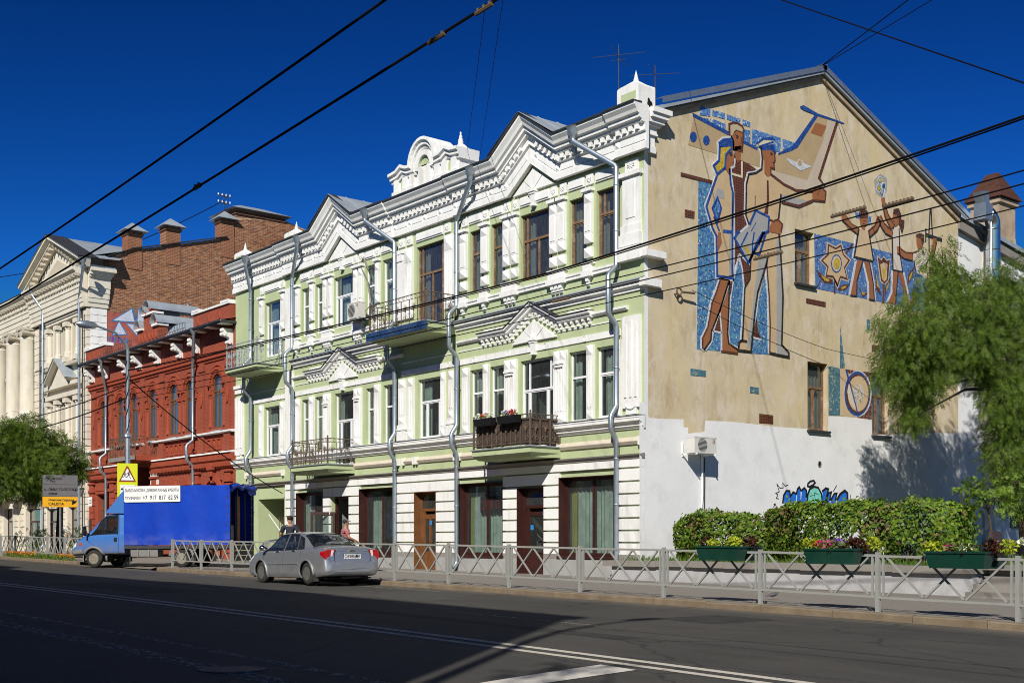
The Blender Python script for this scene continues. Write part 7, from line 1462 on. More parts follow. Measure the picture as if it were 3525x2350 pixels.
def tree(label, base, lobes, dens, droop, trunk_r, fork, par_name='tree', cat='tree', group=None, mt='leaf_ash', rl=.3, ll=.11, lw=.036):
    T_ = thing(par_name, label, cat, tuple(base), group); Ps, Ds = [], []; Bt, Bb = MB(), MB(); Rn = random.Random(int(abs(base[0])*10)); f = Vector(fork); b0 = Vector(base)
    Bt.tube([b0-Vector((0,0,.15)), b0.lerp(f,.3)+Vector((Rn.uniform(-.08,.08),Rn.uniform(-.08,.08),0)), b0.lerp(f,.65)+Vector((Rn.uniform(-.1,.1),0,0)), f], [trunk_r*1.25, trunk_r, trunk_r*.85, trunk_r*.7], 12)
    for (c, r) in lobes:
        c = np.array(c); r = np.array(r); n = int(dens*(r[0]*r[1]*r[2])**(2/3.)*4.2)
        V = unit(n)*(RG.random((n,1))**.42); P = c+V*r*(1+.12*RG.normal(size=(n,1)))
        f_ = np.sin(P[:,0]*2.7+P[:,2]*2.1)+np.sin(P[:,1]*3.1-P[:,2]*1.7)+RG.normal(0,.6,n); k = f_ > -1.35; P, V = P[k], V[k]
        Ps.append(P); Ds.append(V*(.6)+unit(len(P))*.5+np.array([0,0,-droop]))
        e = Vector(c); mid = f.lerp(e, .5)+Vector((0,0,.35*(e-f).length*.3)); Bb.tube([f, f.lerp(mid,.5)+Vector((0,0,.1)), mid, mid.lerp(e,.6), e], [trunk_r*.5, trunk_r*.36, trunk_r*.25, trunk_r*.14, trunk_r*.06], 7)
        for j in range(7):
            d = Vector(unit(1)[0]*r*.95); s = e+d*.1; q = e+d; Bb.tube([s, s.lerp(q,.5)+Vector((0,0,.12)), q+Vector((0,0,-.15*droop))], [trunk_r*.09,.014,.005], 5)
    P, D = np.concatenate(Ps), np.concatenate(Ds)
    Bt.build('trunk', MT['bark'], T_, True); Bb.build('branches', MT['bark'], T_, True)
    o = link('crown', pinnate(P, D, 5, rl, ll, lw), T_, MT[mt]); o['kind'] = 'stuff'
    return T_
lob = []
for (u, v, ru, rv, X) in ((2085,830,62,95,-24.6),(2062,745,48,60,-24.3),(2110,900,60,62,-24.8),(2135,720,70,90,-24.4),(2165,610,24,70,-24.5),(2190,660,62,60,-24.2),(2235,735,80,85,-24.0),(2290,640,62,50,-23.6),(2315,720,65,95,-23.8),(2325,860,60,110,-23.4),(2318,990,48,90,-23.7),(2345,1080,52,70,-23.5),(2175,800,66,75,-24.6),(2255,850,40,60,-24.0),(2095,960,34,30,-24.6),(2420,760,110,210,-22.8),(2400,980,70,160,-22.9),(2310,920,50,70,-22.5),(2335,1010,44,80,-22.4),(2300,1060,36,46,-22.5),(2345,1140,40,50,-22.3),(2250,800,60,60,-22.9),(2130,830,55,80,-24.0),(2270,700,60,60,-22.8),(2048,850,30,60,-24.6),(2110,770,60,70,-23.8)):
    c, d = at_px(u, v, X); lob.append((tuple(c), (rv*.62*d/2784+.3, ru*d/2784*.95, rv*d/2784)))
tb, _ = at_px(2362, 1280, -23.2); tb[2] = TZ
tree('large drooping ash tree in front of the gable wall', tuple(tb), lob, 150, .95, .2, (tb[0]-.4, tb[1]-.3, 7.2))
lob = []
for (u, v, ru, rv, X) in ((2235,1120,34,20,-21.0),(2290,1150,48,26,-20.8),(2212,1165,22,16,-21.0),(2320,1105,30,22,-20.8)):
    c, d = at_px(u, v, X); lob.append((tuple(c), (.5, ru*d/2784, rv*d/2784)))
sb, _ = at_px(2270, 1290, -20.9); sb[2] = TZ
tree('young bright green sapling at the foot of the ash tree', tuple(sb), lob, 90, .2, .045, (sb[0], sb[1], 2.6), 'sapling', 'sapling', None, 'leaf_hedge', .2, .09, .05)
lob = []
for (u, v, ru, rv, X) in ((30,1030,80,62,-60),(100,1040,66,48,-60.5),(155,1078,48,34,-60.8),(60,1095,75,42,-59.5),(15,1110,55,38,-58.8),(120,1115,55,32,-60.4),(-60,1040,80,80,-59),(5,985,50,36,-60),(60,992,80,44,-60.2),(135,1035,56,44,-60.6),(-20,1085,80,66,-59.4),(172,1066,36,34,-60.8),(80,1065,80,50,-59.0),(100,1130,60,26,-60)):
    c, d = at_px(u, v, X); lob.append((tuple(c), (ru*d/2784*.8, ru*d/2784*.6+.3, rv*d/2784)))
lb, _ = at_px(138, 1285, -61.0); lb[2] = zpave(lb[0], lb[1])
tree('street tree with a feathery crown hiding the cream palace front', tuple(lb), lob, 170, .55, .17, (lb[0]+.2, lb[1]-.1, 4.6), 'street_tree', 'tree')
for k, (u, v, ru, rv, lab) in enumerate(((75,1232,34,30,'bushy green shrub left of the street tree trunk'),(170,1238,30,32,'bushy green shrub right of the street tree trunk'))):
    c, d = at_px(u, v, -60.5); g0 = zpave(c[0], c[1]); tree(lab, (c[0], c[1], g0), [((c[0], c[1], c[2]), (.6, ru*d/2784, rv*d/2784))], 95, .2, .04, (c[0], c[1], g0+.5), 'shrub', 'shrub', None, 'leaf_hedge', .18, .08, .035)
# marigold bed by the left railing
mb = thing('marigold_bed', 'orange marigolds in a low green border by the left railing', 'flowers', (-58.5, 18.55, zpave(-58.5, 18.5)))
for x0 in np.arange(-62.5, -53.2, .42):
    z = zpave(x0, 18.5)+.1; blob_leaves(mb, 'leaf_hedge', (x0, 18.52, z), (.3,.14,.14), 120, .08, .035); 
    if -62.6 < x0 < -58.2 or -55 < x0: blob_leaves(mb, 'petal_orange', (x0, 18.5, z+.13), (.24,.12,.05), 26, .06, .06, 'flowers')
# ---------------------------------------------------------------- what stands behind the camera and shades the near lane
mat('opp_wall', (.42,.36,.28), .9, .1, 1)
OB = thing('opposite_building', 'four-storey stuccoed house across the street, behind the viewer', 'building', (-60, -10, .4))
hz = [(-118+i*3.2, -116.4+i*3.2, 1.2+k*3.9, 3.6+k*3.9, .3) for i in range(36) for k in range(4)]
OPP = Face(lambda a, d, z: (a, -4.0-d, z))
w_ = wall_holes(-122, -1.6, -.2, 16.3, hz, .3); w_.v = [(v[0], v[1], v[2]) for v in w_.v]; OPP.go(w_).build('wall', MT['opp_wall'], OB)
B = MB().box(-122, -1.6, -16, -4.35, -.2, 16.2); B.build('core', MT['room'], OB)
MB().box(-122.2,-1.5,-16,-3.7,16.3,16.62).box(-42,-34,-16,-3.6,16.62,17.4).box(-19,-10,-12,-3.9,16.62,16.95).build('cornice', MT['opp_wall'], OB)
for h in hz[::1]: OPP.go(MB().box(h[0], h[1], .22, .25, h[2], h[3])).build('pane', MT['glass'], OB) if h[0] > -100 and h[2] < 9 else None
SL = thing('street_lamp', 'tall grey street lamp behind the viewer, its shadow crossing the road', 'street lamp', (-2.5, -2.5, .2), 'street lamps')
MB().tube([(-2.5,-2.5,.1),(-2.5,-2.5,12.2),(-2.55,-2.2,13.2),(-2.7,-1.4,13.75),(-2.85,-.6,13.9)], [.12,.1,.07,.055,.05], 10).build('pole', MT['zinc'], SL, True)
MB().lathe((-2.95,-.7,13.9), [(0,0),(.13,.15),(.17,.5),(.12,.8),(0,.95)], 12, 'y').build('lamp_head', MT['zinc'], SL, True)
tree('leafy street tree behind the viewer, its shadow touching the road', (1.2,-3.2,.1), [((-.95,-3.0,10.6),(.22,.45,.2)),((-1.5,-2.2,10.2),(.2,.25,.2)),((-.6,-2.4,10.9),(.15,.3,.15)),((-.3,-3.2,9.0),(.5,.5,.4)),((.4,-3.6,9.8),(1.,1.,1.)),((1.6,-3.6,8.6),(1.4,1.3,1.3))], 60, .4, .16, (.8,-3.2,6.8), 'street_tree')
# ---------------------------------------------------------------- vehicles
def pchip(xs, ys, xq):
    xs = np.asarray(xs, float); ys = np.asarray(ys, float); h = np.diff(xs); dl = np.diff(ys, axis=0)/h.reshape(-1, *([1]*(ys.ndim-1))); d = np.zeros_like(ys)
    a, b2 = dl[:-1], dl[1:]; s = a*b2 > 0; den = np.where(s, a+b2, 1.0); d[1:-1] = np.where(s, 2*a*b2/den, 0); d[0] = dl[0]; d[-1] = dl[-1]
    i = np.clip(np.searchsorted(xs, xq)-1, 0, len(xs)-2); t = ((xq-xs[i])/h[i]).reshape(-1, *([1]*(ys.ndim-1))); hh = h[i].reshape(t.shape)
    return (2*t**3-3*t**2+1)*ys[i]+(t**3-2*t**2+t)*hh*d[i]+(-2*t**3+3*t**2)*ys[i+1]+(t**3-t**2)*hh*d[i+1]
class Shell:                      # body surface lofted through cross sections
    def __init__(s, rows, zm):    # rows: x, zb, wb, w, zbelt, wbelt, ztop, wtop
        s.x = np.array([r[0] for r in rows]); P = []
        for (x, zb, wb, w, zbe, wbe, zt, wt) in rows:
            p7 = (wbe-.03, zbe+.02); p9 = (wt, zt-.06)
            P.append([(0,zb),(wb,zb),(w-.05,zb+.05),(w-.012,zb+(zbe-zb)*.22),(w,zb+(zbe-zb)*.5),(w-.008,zb+(zbe-zb)*.76),(wbe,zbe),p7,((p7[0]+p9[0])/2+.012,(p7[1]+p9[1])/2),p9,(wt*.7,zt-.015),(0,zt)])
        s.P = np.array(P)
    def at(s, x, q):              # x, q arrays -> (n,3)
        x = np.atleast_1d(np.asarray(x, float)); q = np.atleast_1d(np.asarray(q, float)); pr = pchip(s.x, s.P, x); out = np.zeros((len(x), 3)); out[:,0] = x
        k = np.arange(12.)
        for i in range(len(x)): out[i,1:] = pchip(k, pr[i], q[i:i+1])[0]
        return out
    def grid(s, xs, qs):
        pr = pchip(s.x, s.P, xs); k = np.arange(12.); return np.array([np.column_stack([np.full(len(qs), xs[i]), pchip(k, pr[i], qs)]) for i in range(len(xs))])
def inpoly(p, P):
    c = False; j = len(P)-1
    for i in range(len(P)):
        if (P[i][1] > p[1]) != (P[j][1] > p[1]) and p[0] < (P[j][0]-P[i][0])*(p[1]-P[i][1])/(P[j][1]-P[i][1])+P[i][0]: c = not c
        j = i
    return c
def shell_mesh(sh, x0, x1, nx, nq, cut):
    xs = np.linspace(x0, x1, nx); qs = np.linspace(0, 11, nq); G = sh.grid(xs, qs); B = MB()
    for sg in (1, -1):
        V = G.copy(); V[:,:,1] *= sg; base = len(B.v); B.v += [tuple(p) for p in V.reshape(-1,3)]
        for i in range(nx-1):
            for j in range(nq-1):
                if cut((xs[i]+xs[i+1])/2, (qs[j]+qs[j+1])/2, G[i,j]): continue
                f = (base+i*nq+j, base+(i+1)*nq+j, base+(i+1)*nq+j+1, base+i*nq+j+1); B.f.append(f if sg < 0 else f[::-1])
    n = len(B.v)
    for e, sgn in ((0, 1), (nx-1, -1)):          # end caps
        L = [B.v[e*nq+j] for j in range(nq)]; R_ = [(p[0], -p[1], p[2]) for p in L[::-1]]; B.add(L+R_, [tuple(range(2*nq))])
    return B
def patch(sh, P, off, n=8, side=1, m=None):      # quad patch on the shell, P = 4 corners in (x, q)
    U = np.linspace(0, 1, n); pts = []
    for u in U:
        for v in U:
            a = np.array(P[0])*(1-u)+np.array(P[1])*u; b2 = np.array(P[3])*(1-u)+np.array(P[2])*u; pts.append(a*(1-v)+b2*v)
    pts = np.array(pts); e = .01; A = sh.at(pts[:,0], pts[:,1]); Bx = sh.at(pts[:,0]+e, pts[:,1]); Bq = sh.at(pts[:,0], np.minimum(pts[:,1]+e, 11)); Bq2 = sh.at(pts[:,0], pts[:,1]-e)
    N = np.cross(Bx-A, Bq-Bq2); N /= np.linalg.norm(N, axis=1, keepdims=True)+1e-9; N[N[:,1]*1.0+N[:,2]*.6 < 0] *= -1
    V = A+N*off; V[:,1] *= side
    return MB().add(V, [(i*n+j, (i+1)*n+j, (i+1)*n+j+1, i*n+j+1) for i in range(n-1) for j in range(n-1)])
def edge_strip(sh, pts, w, off, side=1):         # thin strip along a polyline on the shell
    B = MB(); X, Q = [], []
    for a, b2 in zip(pts[:-1], pts[1:]):
        for t in np.linspace(0, 1, 9)[:-1]: X.append(a[0]+(b2[0]-a[0])*t); Q.append(a[1]+(b2[1]-a[1])*t)
    X.append(pts[-1][0]); Q.append(pts[-1][1]); A = sh.at(X, Q); cen = np.array([0,0,.7]); N = (A-np.column_stack([A[:,0], np.zeros(len(A)), np.full(len(A),.75)])); N /= np.linalg.norm(N, axis=1, keepdims=True)+1e-9
    A = A+N*off; A[:,1] *= side
    return B.tube([tuple(p) for p in A], w, 6)
def place(T_, o): o.parent = T_; o.matrix_parent_inverse = Matrix.Identity(4); return o
def part(T_, B, name, mt, smooth=False, par=None, fix=False, label=None):
    me = B.mesh(name, smooth)
    if fix: bm = bmesh.new(); bm.from_mesh(me); bmesh.ops.recalc_face_normals(bm, faces=bm.faces); bm.to_mesh(me); bm.free()
    o = bpy.data.objects.new(name, me); COL.objects.link(o); me.materials.append(MT[mt]); o.parent = par or T_
    if smooth:
        try: me.set_sharp_from_angle(angle=math.radians(50))
        except Exception: pass
    if label: o['label'] = label
    return o
def car_paint(name, col, rough=.28, metal=.55, dust=(.25,.22,.18), amt=.5, zlo=.15, zhi=.9):
    m, nt, b = nt_new(name); tc = nt.nodes.new('ShaderNodeTexCoord'); sp = nt.nodes.new('ShaderNodeSeparateXYZ'); nt.links.new(tc.outputs['Object'], sp.inputs[0])
    h = maprange(nt, sp.outputs[2], zlo, zhi, amt, 0); mu = nt.nodes.new('ShaderNodeMath'); mu.operation = 'MULTIPLY'; nt.links.new(h, mu.inputs[0]); nt.links.new(maprange(nt, noise(nt, tc.outputs['Object'], 3.5, 6, .7), .3, .62, .3, 1.3), mu.inputs[1])
    c = mixc(nt, mu.outputs[0], col, dust); nt.links.new(c, b.inputs['Base Color']); b.inputs['Metallic'].default_value = metal; b.inputs['Roughness'].default_value = rough
    b.inputs['Coat Weight'].default_value = .6; b.inputs['Coat Roughness'].default_value = .06
    nt.links.new(maprange(nt, mu.outputs[0], 0, .5, rough, .75), b.inputs['Roughness'])
car_paint('silver_paint', (.52,.545,.585), .27, .75, (.3,.27,.22), .4); car_paint('blue_cab_paint', (.045,.16,.46), .35, .1, (.22,.16,.13), .6, .3, 1.1); car_paint('cab_grey', (.2,.2,.2), .7, 0, (.2,.18,.15), .5, .3, 1.0)
mat('tail_red', (.42,.006,.01), .12, .1, 6, spec=.7); mat('lamp_white', (.75,.75,.75), .1, .05, 6, spec=.7); mat('chrome', (.75,.75,.76), .08, 0, 1, metal=1.0, fine=0); mat('steel_rim', (.16,.155,.145), .6, .25, 8, metal=.4, dirt=(.16,.13,.09), dirt_amt=.6, dscale=5)
mat('rim_pale', (.24,.215,.16), .6, .25, 8, metal=.3, dirt=(.14,.1,.06), dirt_amt=.8, dscale=5); mat('seat', (.2,.2,.2), .9, .1, 3); mat('plate_white', (.78,.78,.76), .4, .02, 3); mat('gold', (.55,.42,.14), .25, metal=1.0); mat('orange_lens', (.45,.08,.01), .2); mat('orange_dull', (.35,.11,.04), .6, .2)
TYR = [(.19,-.5),(.235,-.5),(.285,-.42),(.31,-.25),(.31,.25),(.285,.42),(.235,.5),(.19,.5)]
def wheel(T_, x, y, r, wd, sg, rimm, r0=.31, holes=8, pale=False):
    k = r/r0
    ty = part(T_, MB().lathe((x, y, r), [(a*k, h*wd) for a, h in TYR], 28, 'y', False), 'wheel', 'rubber', True)
    yo = y+sg*wd*.5
    R_ = MB().lathe((x, yo-sg*.02, r), [(.2*k,sg*.015),(.195*k,-sg*.03),(.165*k,-sg*.045),(.15*k,-sg*.02),(.1*k,-sg*.01),(.075*k,-sg*.03),(.06*k,sg*.005),(.03*k,sg*.01),(0,sg*.01)], 28, 'y')
    rm = part(T_, R_, 'rim', rimm, True, ty)
    for q in range(holes):
        a = 2*math.pi*q/holes; part(T_, MB().lathe((x+.135*k*math.cos(a), yo-sg*.028, r+.135*k*math.sin(a)), [(.018*k,-.012),(.018*k,.012)], 8, 'y'), 'vent_hole', 'black', False, ty)
    for q in range(5):
        a = 2*math.pi*(q+.25)/5; part(T_, MB().lathe((x+.05*k*math.cos(a), yo-sg*.018, r+.05*k*math.sin(a)), [(.012*k,-.012),(.012*k,.012)], 6, 'y'), 'wheel_nut', 'dark_metal', False, ty)
    return ty
# ---- silver saloon
SH = Shell([(-2.31,.36,.45,.66,.56,.62,.60,.5),(-2.285,.30,.6,.78,.60,.74,.66,.62),(-2.25,.265,.66,.825,.80,.78,.9,.7),(-2.215,.25,.7,.84,.93,.8,1.0,.72),(-2.12,.24,.72,.852,.955,.80,1.035,.72),(-1.9,.22,.74,.86,.955,.815,1.045,.7),(-1.55,.2,.75,.862,.945,.825,1.06,.66),(-1.35,.19,.75,.863,.94,.83,1.13,.62),(-.82,.18,.76,.863,.93,.835,1.385,.57),(-.35,.18,.76,.863,.92,.835,1.445,.57),(.25,.18,.76,.862,.905,.83,1.44,.57),(.62,.18,.76,.861,.9,.825,1.375,.56),(1.0,.18,.76,.86,.895,.82,1.165,.6),(1.33,.18,.76,.858,.885,.81,.985,.64),(1.7,.19,.75,.855,.83,.79,.93,.62),(2.0,.2,.72,.835,.73,.75,.84,.58),(2.14,.22,.62,.77,.62,.68,.70,.5),(2.2,.28,.5,.66,.5,.58,.56,.42)], .55)
CAR = thing('silver_car', 'dusty silver saloon car parked at the kerb, seen from behind', 'car', (-30.1, 17.13, zr(-30.1)+.005)); CAR.rotation_euler = (0, math.atan2(zr(-31.4)-zr(-28.8), 2.6)*1.0, math.pi)
wf = [(1.1,7.12),(.6,8.78),(.03,8.86),(.03,7.12)]; wr = [(-.06,7.12),(-.06,8.86),(-.55,8.82),(-.74,7.12)]; wq = [(-.79,7.15),(-.63,8.72),(-.86,8.55),(-1.1,7.25)]
ws_ = [(1.29,8.85),(.68,9.0),(.68,11),(1.29,11)]; wb_ = [(-1.46,8.7),(-.84,9.0),(-.84,11),(-1.46,11)]
def shrink(P, k=.93): c = np.mean(np.array(P), 0); return [tuple(c+(np.array(p)-c)*k) for p in P]
S1 = [shrink(p) for p in (wf, wr, wq)]
def cut(x, q, p):
    if 6.9 < q < 9 and any(inpoly((x, q), P) for P in S1): return True
    if q > 8.95 and (.72 < x < 1.25 or -1.42 < x < -.88): return True
    if q < 6.5 and q > .4 and (math.hypot(x+1.3, p[2]-.31) < .355 or math.hypot(x-1.3, p[2]-.31) < .355): return True
    return False
body = part(CAR, shell_mesh(SH, -2.31, 2.2, 181, 101, cut), 'body', 'silver_paint', True)
body.data.set_sharp_from_angle(angle=math.radians(60))
for sd in (1, -1):
    for P, nm in ((wf,'front_door_window'),(wr,'rear_door_window'),(wq,'quarter_window')):
        g_ = part(CAR, patch(SH, P, .006, 8, sd), nm, 'car_glass', True); part(CAR, edge_strip(SH, P+[P[0]], .014, .004, sd), 'window_seal', 'black', False, g_)
    for ln in ([(1.06,7.0),(1.12,5),(1.05,3.2),(.95,2.4)], [(-.02,7.0),(-.02,2.4)], [(-.98,7.0),(-1.0,5.6),(-.92,5.0)]): part(CAR, edge_strip(SH, ln, .004, .0005, sd), 'door_gap', 'black')
    part(CAR, edge_strip(SH, [(1.0,4.05),(-.88,4.05)], .016, .006, sd), 'side_moulding', 'silver_paint')
    for xx in (.2,-.72):
        a = SH.at([xx, xx+.2],[5.9,5.9]); part(CAR, MB().tube([(p[0], (p[1]+.018)*sd, p[2]) for p in (a[0], (a[0]+a[1])/2+np.array([0,.012,0]), a[1])], [.012,.018,.012], 8), 'door_handle', 'chrome', True)
    m_ = MB().lathe((.98, sd*.95, 1.0), [(0,-.1),(.06,-.09),(.085,-.02),(.085,.03),(.06,.08),(0,.1)], 14, 'y'); part(CAR, m_, 'wing_mirror', 'chrome', True); part(CAR, MB().box(.95,1.02,min(sd*.82,sd*.9),max(sd*.82,sd*.9),.95,1.0), 'mirror_arm', 'black')
    for xa in (-1.3, 1.3):
        arc = [(xa+.36*math.cos(t), 0, .31+.36*math.sin(t)) for t in np.linspace(-.35, math.pi+.35, 22)]
        pts = []
        for (x_, _, z_) in arc:
            qs = np.linspace(1.2, 6, 60); A = SH.at(np.full(60, x_), qs); j = np.argmin(np.abs(A[:,2]-z_)); pts.append((x_, (A[j,1]+.004)*sd, z_))
        part(CAR, MB().tube(pts, .024, 6), 'wheel_arch', 'silver_paint', True)
        part(CAR, MB().lathe((xa, sd*.62, .31), [(.0,-.02),(.37,-.02),(.37,.02)], 20, 'y'), 'wheel_well', 'black')
        B = MB(); n = 16; ring = [(xa+.365*math.cos(t), .31+.365*math.sin(t)) for t in np.linspace(-.3, math.pi+.3, n)]
        B.add([(a, sd*.5, b2) for a, b2 in ring]+[(a, sd*.845, b2) for a, b2 in ring], [(i, i+1, n+i+1, n+i) for i in range(n-1)]); part(CAR, B, 'wheel_liner', 'black')
        wheel(CAR, xa, sd*.745, .31, .19, sd, 'steel_rim')
    tl = MB().prism([(sd*y_, z_) for y_, z_ in ((.5,.94),(.62,.955),(.80,.93),(.848,.86),(.845,.74),(.80,.66),(.62,.665),(.575,.8))], -2.262, -2.02, 'x'); t_ = part(CAR, tl, 'tail_light', 'tail_red')
    part(CAR, MB().prism([(sd*y_, z_) for y_, z_ in ((.56,.93),(.64,.93),(.66,.77),(.61,.77))], -2.268, -2.2, 'x'), 'reversing_lens', 'lamp_white', False, t_)
    part(CAR, MB().box(-1.72,-1.66,min(sd*.70,sd*.84),max(sd*.70,sd*.84),.1,.36), 'mud_flap', 'rubber')
    part(CAR, patch(SH, [(2.08,4.6),(1.75,5.4),(1.8,6.6),(2.1,6.3)], .006, 6, sd), 'headlight', 'lamp_white', True)
part(CAR, patch(SH, ws_, .005, 10, 1).add(*(lambda q: (q.v, q.f))(patch(SH, ws_, .005, 10, -1))), 'windscreen', 'car_glass', True)
rg = part(CAR, patch(SH, wb_, .006, 10, 1).add(*(lambda q: (q.v, q.f))(patch(SH, wb_, .006, 10, -1))), 'rear_window', 'car_glass', True)
for sd in (1, -1): part(CAR, edge_strip(SH, [(-1.46,11),(-1.46,8.7),(-.84,9.0),(-.84,11)], .018, .003, sd), 'window_seal', 'black', False, rg)
B = MB().box(-1.35,1.5,-.72,.72,.3,.36); 
for yy in (.36,-.36): B.box(-.1,.4,yy-.25,yy+.25,.36,.6).hexa([(-.25,yy-.25,.55),(-.08,yy-.25,.55),(-.08,yy+.25,.55),(-.25,yy+.25,.55)],[(-.38,yy-.22,1.02),(-.26,yy-.22,1.02),(-.26,yy+.22,1.02),(-.38,yy+.22,1.02)]).box(-.42,-.32,yy-.12,yy+.12,1.05,1.24)
B.box(-1.05,-.55,-.66,.66,.36,.6).hexa([(-1.2,-.66,.6),(-1.0,-.66,.6),(-1.0,.66,.6),(-1.2,.66,.6)],[(-1.3,-.6,1.0),(-1.18,-.6,1.0),(-1.18,.6,1.0),(-1.3,.6,1.0)]); 
for yy in (.4,0,-.4): B.box(-1.3,-1.2,yy-.12,yy+.12,1.0,1.12)
part(CAR, B, 'seats', 'seat'); part(CAR, MB().box(1.0,1.35,-.7,.7,.6,.9).box(-2.0,-1.3,-.7,.7,.88,.93), 'dashboard', 'black')
part(CAR, MB().box(-2.276,-2.262,-.27,.27,.69,.835), 'plate_holder', 'black'); pl = part(CAR, MB().box(-2.283,-2.276,-.26,.26,.7,.825), 'number_plate', 'plate_white', label='white number plate reading O698ME 163')
for tx, yy, sz in (('О698МЕ',.25,.125),('163',-.11,.085)):
    me = text_mesh(tx, sz, .001, .0015, space=.95); o = bpy.data.objects.new('lettering', me); COL.objects.link(o); o.parent = pl; o.location = (-2.2845, yy, .722 if sz > .1 else .745); o.rotation_euler = (math.pi/2, 0, -math.pi/2); me.materials.append(MT['black'])
part(CAR, MB().box(-2.284,-2.282,-.1,-.094,.705,.82), 'plate_divider', 'black', False, pl)
part(CAR, MB().prism([(-.09,.9),(-.03,.9),(-.025,.885),(.025,.885),(.03,.9),(.09,.9),(.09,.925),(.03,.925),(.025,.94),(-.025,.94),(-.03,.925),(-.09,.925)], -2.257, -2.235, 'x'), 'emblem', 'gold')
for tx, yy in (('LACETTI',.5),('CHEVROLET',-.26)):
    me = text_mesh(tx, .055, .001, .0006); o = bpy.data.objects.new('badge', me); COL.objects.link(o); o.parent = CAR; o.location = (-2.256, yy, .895); o.rotation_euler = (math.pi/2, 0, -math.pi/2); me.materials.append(MT['chrome'])
part(CAR, MB().box(-2.262,-2.24,-.42,.42,.845,.872), 'trunk_strip', 'silver_paint')
part(CAR, MB().tube([(-2.262,-.54,.95),(-2.285,-.56,.66),(-2.285,-.5,.615),(-2.287,.5,.615),(-2.285,.56,.66),(-2.262,.54,.95)], .005, 5), 'trunk_gap', 'black')
part(CAR, MB().tube([(-1.3,-.72,.40),(-2.1,-.81,.43),(-2.29,-.68,.44),(-2.315,0,.44),(-2.29,.68,.44),(-2.1,.81,.43),(-1.7,.858,.42)], .012, 6), 'bumper_line', 'silver_paint')
part(CAR, MB().box(-2.1,2.0,-.7,.7,.17,.2).box(-2.2,-1.7,-.3,.3,.18,.3), 'underbody', 'black')
part(CAR, MB().box(-1.42,-1.38,-.1,.1,1.04,1.07), 'brake_light', 'tail_red')
# ---- blue van with a tarpaulin body
TS = Shell([(-.02+2.45,.5,.7,.95,1.28,.93,2.08,.74),(2.75,.5,.7,.965,1.28,.94,2.13,.74),(3.2,.5,.7,.965,1.27,.94,2.11,.73),(3.42,.5,.7,.965,1.26,.935,1.99,.73),(3.75,.5,.7,.965,1.24,.93,1.68,.76),(4.02,.5,.7,.96,1.21,.92,1.42,.78),(4.3,.48,.7,.955,1.1,.9,1.26,.74),(4.55,.46,.7,.93,.96,.86,1.08,.66),(4.7,.45,.62,.88,.82,.78,.88,.56),(4.78,.48,.5,.74,.68,.66,.72,.46)], .6)
tw = [(3.93,7.12),(3.5,8.72),(2.78,8.82),(2.72,7.12)]; tws = [(3.97,8.9),(3.47,9.05),(3.47,11),(3.97,11)]
TH = math.atan2(-.629, -.777); TR = thing('blue_truck', 'blue light truck with a tarpaulin body and white rubbish-removal sign', 'truck', (-44.82, 20.32, zpave(-44.8, 20.3)-.01)); TR.rotation_euler = (0, math.atan2(zpave(-44.8,20.3)-zr(-47.7)-.03, 3.745), TH)
S2 = [shrink(tw)]
def cut2(x, q, p):
    if 6.9 < q < 9 and inpoly((x, q), S2[0]): return True
    if q > 8.95 and 3.5 < x < 3.94: return True
    return q < 6 and q > .4 and math.hypot(x-3.745, p[2]-.345) < .43
bd = part(TR, shell_mesh(TS, 2.43, 4.78, 110, 101, cut2), 'cab', 'blue_cab_paint', True)
